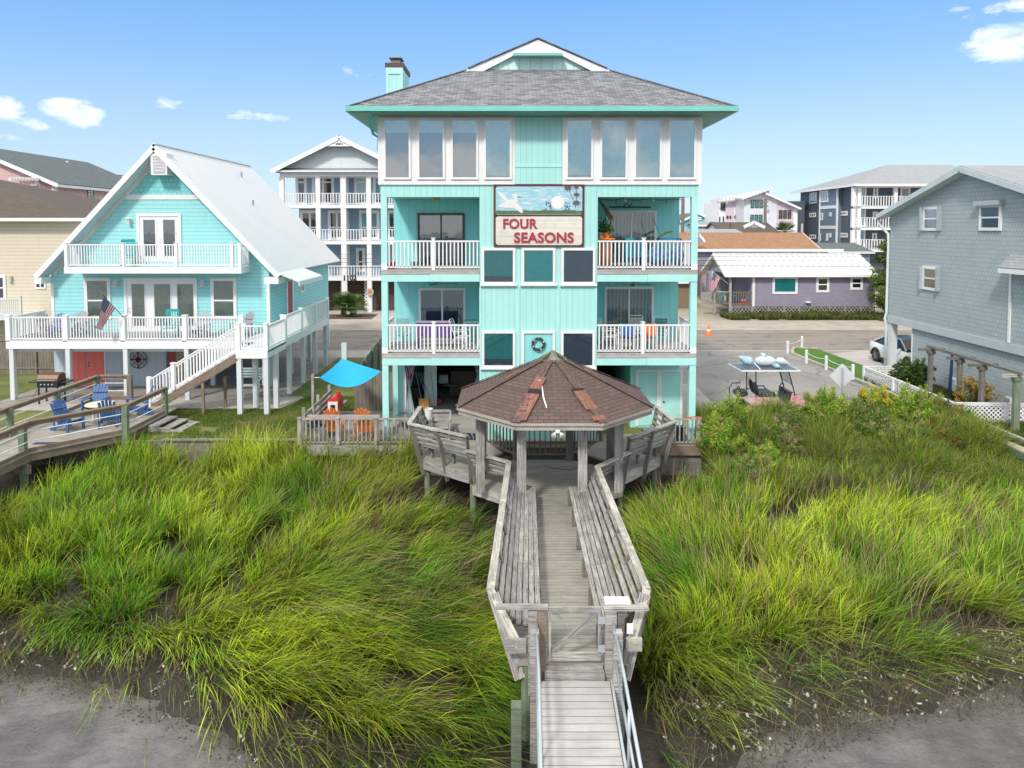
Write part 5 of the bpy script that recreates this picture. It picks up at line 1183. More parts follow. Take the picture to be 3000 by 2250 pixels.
# flag
def flagmat():
    m, t, b = nt('striped_flag_cloth'); q = N(t); uv = q.sep(q.uv()); st = q.m('LESS_THAN', q.m('FRACT', q.m('MULTIPLY', uv[1], 6.5)), .5)
    col = q.mix(st, (.75,.73,.72), (.50,.02,.05)); cant = q.m('MULTIPLY', q.m('LESS_THAN', uv[0], .42), q.m('GREATER_THAN', uv[1], .46))
    fx_ = q.m('ABSOLUTE', q.m('SUBTRACT', q.m('FRACT', q.m('MULTIPLY', uv[0], 14)), .5)); fy_ = q.m('ABSOLUTE', q.m('SUBTRACT', q.m('FRACT', q.m('MULTIPLY', uv[1], 10)), .5))
    star = q.m('LESS_THAN', q.m('ADD', fx_, fy_), .28); cc = q.mix(star, (.02,.03,.13), (.7,.7,.7)); q.l(q.mix(cant, col, cc), b.inputs['Base Color']); b.inputs['Roughness'].default_value = .9; return m
M['flag'] = flagmat()
def flag(a, b, corners, lab, nx=24, ny=14, fold=.05):
    """a: pole foot, b: pole tip; corners: hoist top, hoist bottom, fly bottom, fly top"""
    t = thing('flag', a, lab, 'flag', 'flags on slanted poles'); mb = MB(); mb.tube([a, b], .014, 6); mb.build('flag_pole', wood('dark_flag_pole', (.16,.10,.07), (.09,.06,.04)) if 'pole_mat' not in M else M['pole_mat'], t)
    mb = MB(); mb.ell(b, .03, .03, .05, 8, 6); mb.build('finial', plain('gold_finial', (.45,.25,.06), .4, .6), t)
    HT, HB, FB_, FT = [Vector(c) for c in corners]; mb = MB()
    def P(u, v): p = HB.lerp(FB_, u).lerp(HT.lerp(FT, u), v); return p + Vector((0, 1, 0))*fold*math.sin(u*9+v*2.2)*(.3+u) + Vector((1, 0, 0))*fold*.6*math.sin(u*12+1+v*3)*(.2+u)
    for i in range(nx):
        for j in range(ny): q_ = [(i/nx, j/ny), ((i+1)/nx, j/ny), ((i+1)/nx, (j+1)/ny), (i/nx, (j+1)/ny)]; mb.face([P(*p) for p in q_], q_, 0)
    mb.build('flag_cloth', 'flag', t, True)
a = PY(a1(800), b1(1172), YD+.0); b = PY(a1(662), b1(1022), YD-.9)
flag(a, b, [PY(a1(672), b1(1035), YD-.85), PY(a1(745), b1(1112), YD-.4), PY(a1(655), b1(1258), YD-.4), PY(a1(624), b1(1240), YD-.75)], 'striped flag drooping from a pole on the white deck railing of the left house')

# ---------------------------------------------------------------- chairs
def adirondack(m, lab, grp, tall=1.0):
    t = thing('adirondack_chair', (0, 0, 0), lab, 'chair', grp); up = Vector((0, 0, 1))
    mb = MB()
    for i in range(6): y_ = -.28+i*.10; mb.bar((-.26, y_, .36-.13*(i/5)), (.26, y_, .36-.13*(i/5)), .085, .022, (0, .25, 1))
    mb.build('seat', m, t); mb = MB()
    for i in range(5):
        x_ = (i-2)*.105; hh = (.80, .88, .92, .88, .80)[i]*tall; mb.bar((x_*.85, .24, .22), (x_*1.15, .24+hh*.38, .22+hh*.92), .09, .02, (0, 1, 0))
    mb.bar((-.24, .30, .42), (.24, .30, .42), .06, .03, (0, -.4, 1)); mb.bar((-.26, .42, .75), (.26, .42, .75), .05, .03, (0, -.4, 1)); mb.build('backrest', m, t)
    for s in (-1, 1):
        mb = MB(); mb.bar((s*.33, -.38, .58), (s*.33, .36, .55), .12, .025); mb.build('arm', m, t)
        mb = MB(); mb.bar((s*.31, -.33, 0), (s*.31, -.31, .57), .04, .10, (0, 1, 0)); mb.build('front_leg', m, t)
        mb = MB(); mb.bar((s*.29, -.36, .36), (s*.29, .55, .03), .03, .11); mb.bar((s*.31, .32, .02), (s*.31, .36, .54), .03, .07, (0, 1, 0)); mb.build('back_leg', m, t)
    return t
def rocker(m, lab, grp):
    t = thing('rocking_chair', (0, 0, 0), lab, 'rocking chair', grp); mb = MB()
    for i in range(5): mb.bar((-.25, -.25+i*.11, .42), (.25, -.25+i*.11, .42), .10, .02)
    mb.build('seat', m, t); mb = MB(); mb.bar((-.27, .38, 1.18), (.27, .38, 1.18), .03, .12); mb.bar((-.25, .26, .50), (.25, .26, .50), .03, .06)
    for i in range(7): x_ = (i-3)*.07; mb.bar((x_, .26, .5), (x_, .37, 1.14), .04, .015, (0, 1, 0))
    mb.build('backrest', m, t)
    for s in (-1, 1):
        mb = MB(); mb.bar((s*.27, .24, .05), (s*.27, .40, 1.22), .045, .045); mb.bar((s*.27, -.28, .05), (s*.27, -.28, .66), .045, .045); mb.build('leg', m, t)
        mb = MB(); mb.bar((s*.29, -.34, .67), (s*.29, .30, .67), .09, .025); mb.build('arm', m, t)
        mb = MB(); mb.tube([(s*.27, -.55, .10), (s*.27, -.25, .035), (s*.27, .1, .02), (s*.27, .45, .06), (s*.27, .65, .14)], .022, 6); mb.build('runner', m, t)
    return t
gA = 'blue adirondack chairs around the table on the pier'
ch = adirondack('blue', 'blue adirondack chair at the pier table, nearest the water with its side to the rail', gA); ch.location = (-15.75, 25.1, .35); ch.rotation_euler.z = R(70)
dup(ch, (-16.1, 27.3, .35), R(5), 'blue adirondack chair facing the camera behind the round pier table'); dup(ch, (-14.65, 25.75, .35), R(200), 'blue adirondack chair with its curved back to the camera, right of the pier table'); dup(ch, (-14.35, 27.1, .35), R(-60), 'blue adirondack chair farthest right, near the foot of the white stair')
gB = 'grey chairs on the stilt house deck'
cg = adirondack('greyplastic', 'grey adirondack chair on the white deck, right of the teal rocker', gB); cg.location = (PY(a1(1295), 900, 32.0).x, 32.0, DZ); cg.rotation_euler.z = 0
dup(cg, (PY(a1(1560), 900, 32.3).x, 32.3, DZ), R(-30), 'grey adirondack chair at the right end of the white deck by the corner'); dup(cg, (PY(a1(488), 900, 32.6).x, 32.6, DZ), R(0), 'grey adirondack chair behind the small table at the left of the deck'); dup(cg, (PY(a1(305), 900, 32.2).x, 32.2, DZ), R(60), 'grey adirondack chair turned sideways at the left end of the deck')
cb = adirondack('blue', 'dark blue adirondack chair left of the deck table', gB); cb.location = (PY(a1(376), 900, 31.6).x, 31.6, DZ); cb.rotation_euler.z = R(20)
gR = 'teal rocking chairs'; rk_ = rocker('teal', 'teal rocking chair on the main deck in front of the patio door', gR); rk_.location = (PY(a1(1100), 900, 31.9).x, 31.9, DZ); rk_.rotation_euler.z = R(8)
dup(rk_, (PY(a1(830), 760, 32.85).x, 32.85, z1), R(25), 'teal rocking chair on the upper balcony left of the french doors')
t = thing('deck_table', (PY(a1(510), 900, 32).x, 32, DZ), 'low grey table between chairs on the left of the white deck', 'table'); c = t.location; mb = MB(); mb.box(c.x-.45, c.x+.45, 31.7, 32.3, DZ+.70, DZ+.74); mb.build('table_top', 'greyplastic', t)
for i, (u, v_) in enumerate(((-.4, -.25), (.4, -.25), (.4, .25), (-.4, .25))): mb = MB(); mb.bar((c.x+u, 32+v_, DZ), (c.x+u, 32+v_, DZ+.70), .05, .05); mb.build('leg', 'greyplastic', t)
mb = MB(); mb.box(c.x-.42, c.x-.17, 31.8, 32.0, DZ+.742, DZ+.90); one('small_cooler', mb, plain('bright_blue_plastic', (.02,.30,.55), .4), 'small bright blue box standing on the deck table', 'box')
# ---------------------------------------------------------------- pier of the left house
PR = thing('pier', (-16, 24, 0), 'brown timber pier with cable rails curving out from the left house over the marsh', 'pier')
deckslab(PR, 'pier_deck', [(-17.5, 8), (-15.3, 8), (-15.4, 22.5), (-13.35, 24.8), (-13.3, 28.2), (-14.6, 28.6), (-15.9, 29.5), (-17.4, 29.5)], .30, .35)
def prail(pts, posts, lab='rail', h=1.0, zb=.35):
    mb = MB()
    for a, b in zip(pts, pts[1:]): mb.bar((*a, zb+h), (*b, zb+h), .17, .05); mb.bar((a[0], a[1], zb+h-.08), (b[0], b[1], zb+h-.08), .05, .14)
    mb.build('handrail', 'woodfresh', PR)
    for hh in (.35, .68):
        mb = MB()
        for a, b in zip(pts, pts[1:]): mb.tube([(*a, zb+hh), (*b, zb+hh)], .018, 6)
        mb.build('white_rope', 'white', PR)
    mb = MB()
    for a, b in zip(pts, pts[1:]): mb.bar((*a, zb+.05), (*b, zb+.05), .05, .15); mb.bar((*a, zb-.17), (*b, zb-.17), .06, .26)
    mb.build('kick_board', 'woodfresh', PR)
    for p, m_ in posts: mb = MB(); mb.bar((p[0], p[1], -1.6 if p[1] < 25 else 0), (p[0], p[1], zb+h-.03), .19, .17); mb.build('pier_post', m_, PR)
prail([(-15.4, 8), (-15.45, 22.55), (-13.45, 24.8), (-13.4, 27.4)], [((-15.5, 12), 'woodgreen'), ((-15.5, 17), 'woodgreen'), ((-15.55, 22.4), 'woodgreen'), ((-13.48, 24.65), 'woodgreen'), ((-13.4, 27.35), 'woodgreen')])
prail([(-17.4, 8), (-17.35, 24), (-17.3, 26.7), (-17.3, 29.6)], [((-17.4, 12), 'woodgreen'), ((-17.4, 17), 'woodgreen'), ((-17.35, 22.0), 'woodgreen'), ((-17.3, 24.3), 'woodgreen'), ((-17.3, 26.9), 'woodgreen'), ((-17.3, 29.5), 'woodgreen')])
prail([(-17.3, 29.62), (-15.9, 29.62)], [((-15.95, 29.6), 'wooddark')])
mb = MB(); mb.bar((-16.6, 22.35, -.15), (-15.3, 22.35, -.15), .06, .30); mb.build('cross_beam', 'woodfresh', PR)
for i in range(3):
    mb = MB(); x_ = -13.15+i*.42; z_ = .24-i*.11; mb.bar((x_, 25.9, z_), (x_+.1, 27.3, z_), .36, .045); mb.build('pier_step', 'wood', PR)
for y_ in (25.95, 27.25): mb = MB(); mb.slab([(-13.35, y_, .28), (-12.0, y_, .02), (-12.1, y_, -.1), (-13.35, y_, 0)], .04); mb.build('step_stringer', 'wood', PR)
t = thing('pier_table', (-15.25, 26.2, .35), 'round cream pedestal table in the middle of the blue chairs on the pier', 'table'); mb = MB(); mb.lathe((-15.25, 26.2, 1.0), [(0, .02), (.50, .02), (.52, 0), (.50, -.03), (0, -.03)], 24); mb.build('table_top', 'cream', t)
for k in range(4): an = .5+k*1.571; mb = MB(); mb.bar((-15.25+.25*math.cos(an), 26.2+.25*math.sin(an), .35), (-15.25+.2*math.cos(an), 26.2+.2*math.sin(an), .98), .06, .06); mb.build('leg', 'cream', t)
mb = MB(); mb.box(-15.9, -15.0, 23.35, 23.55, .352, .372); one('mat', mb, plain('navy_mat', (.05,.06,.12), .9), 'narrow dark blue strip lying on the pier boards near the rail', 'mat')
# grill
g0 = Vector((-19.7, 30.3, .02)); t = thing('gas_grill', g0, 'black gas grill with a brown hood on the concrete pad under the left deck', 'grill')
mb = MB(); P = [(-.42, -.28), (-.42, .28), (.42, .28), (.42, -.28)]
prof = [(-.28, .98), (-.30, 1.10), (-.20, 1.25), (.10, 1.32), (.28, 1.22), (.30, .98)]
for (y0_, zA), (y1_, zB) in zip(prof, prof[1:]): mb.face([g0+Vector((-.44, y0_, zA)), g0+Vector((.44, y0_, zA)), g0+Vector((.44, y1_, zB)), g0+Vector((-.44, y1_, zB))])
mb.face([g0+Vector((-.44, y_, z_)) for y_, z_ in prof][::-1]); mb.face([g0+Vector((.44, y_, z_)) for y_, z_ in prof]); mb.build('hood', plain('brown_enamel', (.20,.12,.09), .3, .3), t)
mb = MB(); mb.box(g0.x-.44, g0.x+.44, g0.y-.3, g0.y+.3, g0.z+.72, g0.z+.975); mb.build('firebox', 'black', t)
for s in (-1, 1): mb = MB(); mb.box(g0.x+s*.45, g0.x+s*.82, g0.y-.25, g0.y+.25, g0.z+.92, g0.z+.96); mb.build('side_shelf', 'black', t)
for u in (-.4, .4):
    for v_ in (-.25, .25): mb = MB(); mb.bar(g0+Vector((u, v_, 0)), g0+Vector((u, v_, .75)), .05, .05); mb.build('leg', 'black', t)
mb = MB(); mb.bar(g0+Vector((-.38, -.36, 1.05)), g0+Vector((.38, -.36, 1.05)), .025, .025); mb.build('handle', 'alu', t)
for i in range(4): mb = MB(); mb.ell(g0+Vector((-.25+i*.16, -.33, .86)), .035, .03, .035, 8, 6); mb.build('knob', 'alu', t)
mb = MB(); mb.tube([g0+Vector((.3, 0, .02)), g0+Vector((.3, 0, .38))], .15, 12); mb.build('gas_bottle', 'steel', t)
# left board fence
def fence(pts, z, m, lab, name='fence', bw=.14, h0=0):
    t = thing(name, (pts[0][0], pts[0][1], 0), lab, 'fence'); mb = MB()
    for (a, b) in zip(pts, pts[1:]):
        a = Vector((*a[:2], 0)); b = Vector((*b[:2], 0)); L = (b-a).length; n = int(L/bw); d_ = (b-a)/L
        for i in range(n): p = a+(b-a)*((i+.5)/n); hh = z+random.uniform(-.03, .03); mb.bar(p+Vector((0, 0, h0)), p+Vector((0, 0, hh)), bw-.012, .022, d_.cross(Vector((0, 0, 1))))
    mb.build('boards', m, t)
    for (a, b) in zip(pts, pts[1:]):
        a = Vector((*a[:2], 0)); b = Vector((*b[:2], 0)); L = (b-a).length; n = max(1, int(L/2.4)); nn_ = (b-a).normalized().cross(Vector((0,0,1)))*.05
        for k in range(n+1): p = a+(b-a)*(k/n); mb = MB(); mb.bar(p+nn_, p+nn_+Vector((0, 0, z+.05)), .09, .09); mb.build('fence_post', m, t)
        for zz_ in (.3, z-.25): mb = MB(); mb.bar(a+nn_*.6+Vector((0,0,zz_)), b+nn_*.6+Vector((0,0,zz_)), .04, .09); mb.build('fence_rail', m, t)
    return t
fence([(-30, 36.5), (-21.7, 36.5)], 2.0, 'fencewood', 'weathered brown board fence behind the posts at the far left')
fence([(-4.75, 28.9), (-6.3, 28.9)], 1.65, 'fencewood', 'short silver board fence behind the orange chairs beside the turquoise house')
fence([(-6.3, 28.95), (-7.0, 41)], 1.7, 'fencewood', 'long board fence running back to the street between the two turquoise houses')
# ---------------------------------------------------------------- cream house and pink house
BH = thing('cream_house', (-30, 40, 0), 'cream sided house with a brown hip roof at the left edge', 'house'); XB1 = -23.9; ez = PY(150, 640, 40).z
bx(BH, 'wall', 'beige', -44, XB1, 40, 54, 0, ez)
mb = MB(); e0, e1, eb = (-44.6, 39.4, ez), (XB1+.6, 39.4, ez), (XB1+.6, 54.6, ez); pk = (-38, 47, ez+2.9); pk2 = (-34.6, 46.5, ez+2.9)
mb.face([e0, e1, pk2, pk]); mb.face([e1, eb, pk2]); mb.face([eb, (-44.6, 54.6, ez), pk, pk2]); mb.face([(-44.6, 54.6, ez), e0, pk]); rf2 = mb.build('roof', 'rooftan', BH)
bx(rf2, 'gutter', 'whiteclean', -44.6, XB1+.65, 39.3, 39.42, ez-.16, ez+.02); bx(rf2, 'soffit', 'white', -44.5, XB1+.55, 39.45, 54.5, ez-.05, ez-.01)
c = PY(67, 578, 43.2); mb = MB(); mb.tube([(c.x, c.y, c.z-.1), (c.x, c.y, c.z+.12)], .09, 8); mb.build('vent_pipe', 'whiteclean', rf2)
FBh = front(39.997); bb = lambda x, y: PY(x, y, 40)
window(BH, FBh, bb(102, 800).x, bb(134, 800).x, bb(110, 846).z, bb(110, 800).z, fw=.09, mull=(.5,)); window(BH, FBh, bb(-22, 800).x, bb(17, 800).x, bb(0, 880).z, bb(0, 806).z, fw=.15, bars=(.5,), fm='white')
mb = MB(); mb.lathe((bb(33, 820).x, 39.9, bb(33, 826).z), [(0, 0), (.1, .02), (.1, .35), (0, .4)], 8); mb.build('meter_box', 'cream', BH)
railing(BH, (bb(-30, 900).x, 38.2), (bb(125, 900).x, 38.2), bb(60, 915).z, .95, 'greypost', posts=(.5, 1.)); bx(BH, 'side_deck', 'greypost', bb(-30, 900).x, bb(125, 900).x, 38.1, 39.99, bb(60, 915).z-.2, bb(60, 915).z)
PH = thing('pink_house', (-44, 58, 0), 'pale pink sided house with grey shingle gable roof behind the cream house', 'house'); px1 = -36.8; pz_ = 11.2; pr = (-43.9, 14.2)
mb = MB(); mb.face([(-51, 58, 0), (px1, 58, 0), (px1, 58, pz_), (pr[0], 58, pr[1]), (-51, 58, pz_)]); mb.face([(px1, 58, 0), (px1, 74, 0), (px1, 74, pz_), (px1, 58, pz_)]); mb.build('wall', 'pink', PH)
mb = MB(); mb.slab([(pr[0], 57.5, pr[1]+.15), (px1+.5, 57.5, pz_-.1), (px1+.5, 74.5, pz_-.1), (pr[0], 74.5, pr[1]+.15)], .12); mb.slab([(-51.5, 57.5, pz_-.1), (pr[0], 57.5, pr[1]+.15), (pr[0], 74.5, pr[1]+.15), (-51.5, 74.5, pz_-.1)], .12); rp_ = mb.build('roof', 'roofslate', PH)
mb = MB(); mb.bar((pr[0], 57.45, pr[1]-.05), (px1+.5, 57.45, pz_-.28), .05, .3, (0.5, 0, 1)); mb.bar((px1+.5, 57.5, pz_-.28), (px1+.5, 74.5, pz_-.28), .05, .22); mb.build('fascia', 'white', rp_); bx(PH, 'corner_board', 'white', px1-.3, px1+.03, 57.9, 58.2, 0, pz_)
FP = eastw(px1); wa, wb = PX(a1(565), b1(380), px1), PX(a1(607), b1(380), px1); window(PH, FP, wa.y, wb.y, PX(a1(585), b1(412), px1).z, PX(a1(585), b1(340), px1).z, fw=.12, fm=plain('olive_frame', (.25,.24,.12), .6), bars=(.33, .66), mull=(.5,), blind='blindsage')
FPf = front(57.98); pp = lambda x, y: PY(a1(x), b1(y), 57.98)
mb = MB(); mb.bar((pp(105, 290).x, 57.2, pp(0, 282).z), (pp(290, 290).x, 57.2, pp(0, 282).z), .15, .2)
for i in range(9): x_ = pp(115+i*20, 0).x; mb.bar((x_, 56.9, pp(0, 276).z), (x_, 57.95, pp(0, 276).z), .08, .14)
mb.bar((pp(262, 0).x, 57.2, pp(0, 290).z), (pp(262, 0).x, 57.95, pp(0, 338).z), .15, .15); mb.build('window_pergola', 'white', PH)
window(PH, FPf, pp(185, 0).x, pp(258, 0).x, pp(0, 345).z-1, pp(0, 308).z, fw=.15)
for (x, y) in ((200, 148), (435, 182), (462, 184), (485, 260), (608, 300), (660, 303)):
    nrm = Vector((.45, 0, .89)).normalized(); d_ = Vector(ray(a1(x), b1(y))); t_ = (Vector((pr[0], 0, pr[1]))-Vector((0, 0, CAMH))).dot(nrm)/d_.dot(nrm); c = Vector((0, 0, CAMH))+d_*t_
    mb = MB(); mb.tube([c, c+Vector((0, 0, .35))], .12, 8) if x not in (200, 462) else mb.box(c.x-.2, c.x+.2, c.y-.5, c.y+.5, c.z-.1, c.z+.15); mb.build('roof_vent', 'whiteclean' if x not in (200, 462) else 'black', rp_)
FT = thing('far_rooftop_deck', (PY(340, 540, 110).x, 110, 0), 'distant brown building with a white rooftop railing beyond the pink house', 'building'); c0, c1 = PY(290, 560, 110), PY(400, 560, 110)
bx(FT, 'wall', 'pink', c0.x, c1.x, 110, 118, 0, PY(300, 538, 110).z); railing(FT, (PY(322, 0, 110).x, 109.9), (PY(372, 0, 110).x, 109.9), PY(300, 538, 110).z, 1.1, 'white', sp=.5, bw=.12); bx(FT, 'stair_hut', 'rooftan', PY(300, 0, 110).x, PY(316, 0, 110).x, 111, 114, PY(300, 538, 110).z, PY(300, 510, 110).z)
# ---------------------------------------------------------------- apartment block behind, left of centre
AP_ = thing('apartment_block', (-14, 63, 0), 'four level steel blue apartment block with white balconies and a gable roof', 'building'); YP = 63.0
ax = lambda x: PY(790+x*.3376, 650, YP).x; az = lambda y: PY(960, 380+y*.3376, YP).z
xa, xc = ax(95), ax(625); xb = 2*xc-xa; fl_ = [az(1290), az(975), az(660), az(372)]  # floor edges low to high
bx(AP_, 'rear_block', 'bluelap', xa+1.0, xb-.3, YP+2.2, YP+14, 0, fl_[3]-.1)
for i, z_ in enumerate(fl_):
    bx(AP_, 'floor_edge', 'white', xa, xb, YP, YP+2.19, z_-.20-(.12 if i == 3 else 0), z_+(.10 if i < 3 else .14))
bx(AP_, 'ground_wall', wood('brown_garage_boards', (.14,.09,.07), (.08,.055,.045), plank=.3), xa+1, xb-1, YP+1.5, YP+2.19, 0, fl_[0]-.3)
cols = [107, 420, 640, 860, 1143]
for i, x in enumerate(cols):
    for (za, zb_) in zip([0]+[f+.1 for f in fl_[:3]], [f-.2 for f in fl_[:3]]+[fl_[3]-.32]):
        mb = MB(); w_ = .22 if i != 2 else .26; mb.box(ax(x)-w_*.9, ax(x)+w_*.9, YP+.02, YP+.32, za, zb_); mb.build('column', 'white', AP_)
for i in range(3):
    z_ = fl_[i]+.1
    for (x0_, x1_) in zip(cols, cols[1:]): railing(AP_, (ax(x0_)+.25, YP+.12), (ax(x1_)-.25, YP+.12), z_, 1.0, 'white', sp=.22, bw=.07)
    mb = MB(); mb.box(ax(640)-.06, ax(640)+.06, YP+.33, YP+2.19, z_, fl_[i+1]-.34); mb.build('party_wall', 'whitelap', AP_)
FAp = front(YP+2.195)
for i, row in enumerate((((725, 805), (600, 640)), ((235, 410), (480, 640), (755, 935), (1000, 1090)), ((200, 300), (345, 540), (590, 635), (715, 840), (880, 1000)))):
    for (a, b) in row:
        ya = {0: 1025, 1: 700, 2: 400}[i]; xa_, xb_ = PY(790+a*.3376, 0, YP+2.2).x, PY(790+b*.3376, 0, YP+2.2).x; zt_ = PY(960, 380+ya*.3376, YP+2.2).z; zb_ = fl_[i]+(.15 if b-a > 85 or i == 2 else .9)
        window(AP_, FAp, xa_, xb_, zb_ if i else zt_-2.2, zt_, fw=.26, mull=(.5,) if b-a > 130 else (), bars=(.42,) if i < 2 else (.78,), blind='blind' if (a+i) % 3 == 0 else None, bfrac=.9)
mb = MB(); hw_ = xc-ax(35); za = az(350); zr_ = az(55)
mb.slab([(xc-hw_, YP-.6, za), (xc, YP-.6, zr_), (xc, YP+14, zr_), (xc-hw_, YP+14, za)], .18); mb.slab([(xc, YP-.6, zr_), (xc+hw_, YP-.6, za), (xc+hw_, YP+14, za), (xc, YP+14, zr_)], .18); ra_ = mb.build('roof', 'roofslate', AP_)
mb = MB(); mb.bar((xc, YP-.62, zr_-.20), (xc-hw_, YP-.62, za-.20), .08, .38, (-.4, 0, 1)); mb.bar((xc, YP-.62, zr_-.20), (xc+hw_, YP-.62, za-.20), .08, .38, (.4, 0, 1)); mb.build('rake_board', 'white', ra_)
mb = MB(); mb.face([(xc-hw_+.6, YP+.3, az(345)), (xc+hw_-.6, YP+.3, az(345)), (xc, YP+.3, zr_-.2)]); mb.build('gable_wall', 'whitelap', AP_)
mb = MB(); mb.slab([(xc-hw_+.7, YP-.4, az(357)), (xc+hw_-.7, YP-.4, az(357)), (xc+hw_-.9, YP+.28, az(330)), (xc-hw_+.9, YP+.28, az(330))], .04); mb.build('pent_roof', plain('grey_pent_roof', (.28,.27,.30), .6), ra_); bx(ra_, 'pent_fascia', 'white', xc-hw_+.2, xc+hw_-.2, YP-.5, YP-.42, az(370), az(357))
mb = MB(); g_ = lambda x, y: Vector((ax(x), YP-.56, az(y)))
for p, r_ in (((490, 138), (770, 138)), ((625, 60), (625, 138)), ((575, 92), (612, 132)), ((675, 92), (640, 132))): mb.bar(g_(*p), g_(*r_), .08, .24, (0, 0, 1) if p[1] == r_[1] else (1, 0, 0))
mb.build('gable_truss', 'white', ra_); mb = MB(); mb.face([(ax(490), YP-.45, az(138)), (ax(770), YP-.45, az(138)), (xc, YP-.45, zr_-.25)]); mb.build('truss_panel', 'bluelap', ra_)
me = textmesh('1102', .62, .02, .02); off = rloc(AP_)
for v in me.vertices: v.co = Vector((ax(628)+v.co.x, YP-.03-v.co.z, az(1306)+v.co.y))-off
me.materials.clear(); me.materials.append(M['black']); o = bpy.data.objects.new('house_number', me); COL.objects.link(o); o.parent = AP_; o['label'] = 'black number 1102'
def lattice(par, F, a0, a1_, b0, b1, m='white', sp=.16, w=.035, name='lattice', d=.02, frame=.08):
    mb = MB(); H_ = b1-b0; k = a0-H_
    while k < a1_:
        for s in (1, -1):
            s0, s1 = max(a0, k), min(a1_, k+H_)
            if s1 > s0:
                z0_, z1_ = (b0+(s0-k), b0+(s1-k)) if s > 0 else (b1-(s0-k), b1-(s1-k)); mb.bar(F.p(s0, z0_, d+(.004 if s > 0 else -.004)), F.p(s1, z1_, d+(.004 if s > 0 else -.004)), w, .006, F.n)
        k += sp
    o = mb.build(name, m, par)
    if frame: f = MB(); F.box(f, a0, a1_, b1-frame, b1, d+.006, d+.03); F.box(f, a0, a1_, b0, b0+frame, d+.006, d+.03); f.build('lattice_frame', m, o)
    return o
FL = front(YP+1.3); lattice(AP_, FL, ax(790), ax(850), 0, fl_[0]-.35, sp=.3, w=.10, frame=0); lattice(AP_, FL, ax(580), ax(632), .3, fl_[0]-.35, sp=.3, w=.10, frame=0)
c = Vector((ax(868), YP-.2, az(1405))); t = thing('round_sign', c, 'small round painted sign on a white column of the apartment block', 'sign'); mb = MB(); mb.tube([c, c+Vector((0, -.05, 0))], .33, 20); mb.build('disc', plain('pale_teal_disc', (.35,.55,.55), .6), t); mb = MB(); mb.tube([c+Vector((0, -.05, .02)), c+Vector((0, -.07, .02))], .20, 16); mb.build('sun_disc', 'orange', t)
# ================================================================ RIGHT SIDE: lavender cottage and the houses behind
z6x = lambda x: 2040+x*.27125; z6y = lambda y: 520+y*.27125
z5x = lambda x: 1950+x*.4823; z5y = lambda y: 450+y*.4823
LC = thing('lavender_cottage', (25, 60.5, 0), 'low lavender shingled cottage with a white standing seam roof across the street', 'cottage'); YL = 60.5
lx = lambda x: PY(z6x(x), 850, YL).x; lz = lambda y: PY(2300, z6y(y), YL).z
wx0, wx1, zb_, zt_ = lx(610), lx(1925), lz(1392), 3.62
bx(LC, 'wall', 'shake_lav', wx0, wx1, YL, YL+7, zb_, zt_)
bx(LC, 'corner_board', 'whiteclean', wx0-.02, wx0+.16, YL-.03, YL+.1, zb_, zt_); bx(LC, 'corner_board', 'whiteclean', wx1-.1, wx1+.02, YL-.03, YL+.1, zb_, zt_)
FLc = front(YL-.002)
for (a, b, c, d_, bl, br) in ((820, 1092, 1068, 1258, 'winteal', ()), (1292, 1433, 1072, 1240, None, (.5,)), (1660, 1795, 1072, 1212, None, (.5,))): window(LC, FLc, lx(a), lx(b), lz(d_), lz(c)-.0, fw=.20, blind=bl, bars=br, gm='glass')
e0x, e1x, ey, ez_ = 18.35, 31.5, 60.0, 3.56; ry, rz_ = 63.7, 5.2
mb = MB(); mb.slab([(e0x, ey, ez_), (e1x, ey, ez_), (e1x, ry, rz_), (e0x, ry, rz_)], .1); mb.slab([(e0x, ry, rz_), (e1x, ry, rz_), (e1x, 2*ry-ey, ez_), (e0x, 2*ry-ey, ez_)], .1); rl = mb.build('roof', 'metalroof2', LC)
mb = MB(); mb.bar((e0x, ey-.02, ez_-.1), (e1x, ey-.02, ez_-.1), .04, .2); mb.bar((e0x, ry, rz_+.04), (e1x, ry, rz_+.04), .3, .06); mb.bar((e0x-.02, ey, ez_-.1), (e0x-.02, ry, rz_-.1), .05, .22); mb.bar((e0x-.02, ry, rz_-.1), (e0x-.02, 2*ry-ey, ez_-.1), .05, .22); mb.build('roof_trim', 'white', rl)
mb = MB(); mb.face([(e0x+.5, ey+.5, ez_), (e0x+.5, ry, rz_-.12), (e0x+.5, 2*ry-ey-.5, ez_)]); mb.build('gable_wall', 'shake_grey', LC)
bx(LC, 'porch_back_wall', 'shake_lav', wx0-.1, wx0, YL+.1, YL+7, zb_, zt_); bx(LC, 'porch_rear', plain('grey_porch_wall', (.25,.27,.30), .8), e0x+.6, wx0-.1, YL+5, YL+5.1, zb_, zt_)
bx(LC, 'porch_floor', 'wooddark', e0x+.7, wx0, YL, YL+5, zb_-.15, zb_+.12)
for x_ in (lx(200), lx(370)): bx(LC, 'porch_post', 'wood', x_-.09, x_+.09, YL, YL+.18, 0, zt_-.1)
railing(LC, (lx(200)+.1, YL+.05), (wx0-.05, YL+.05), zb_+.12, 1.1, 'woodfresh', sp=.2, bw=.05)
FLt = front(YL+.03); sk_ = lx(380)
lattice(LC, FLt, sk_, wx1, 0.0, zb_-.03, 'wood', sp=.30, w=.07, name='lattice_skirt', frame=.06)
for x in (380, 605, 780, 950, 1115, 1280, 1445, 1610, 1780, 1925): bx(LC, 'skirt_post', 'wood', lx(x)-.06, lx(x)+.06, YL-.05, YL+.0, 0, zb_-.01)
bx(LC, 'underfloor_dark_sheet', 'darkroom', sk_, wx1, YL+.25, YL+.35, 0, zb_-.01)  # shade under the floor put in as a dark sheet behind the lattice
bx(LC, 'porch_screen', 'wood', lx(70), lx(195), YL+.4, YL+.5, .9, 2.0)
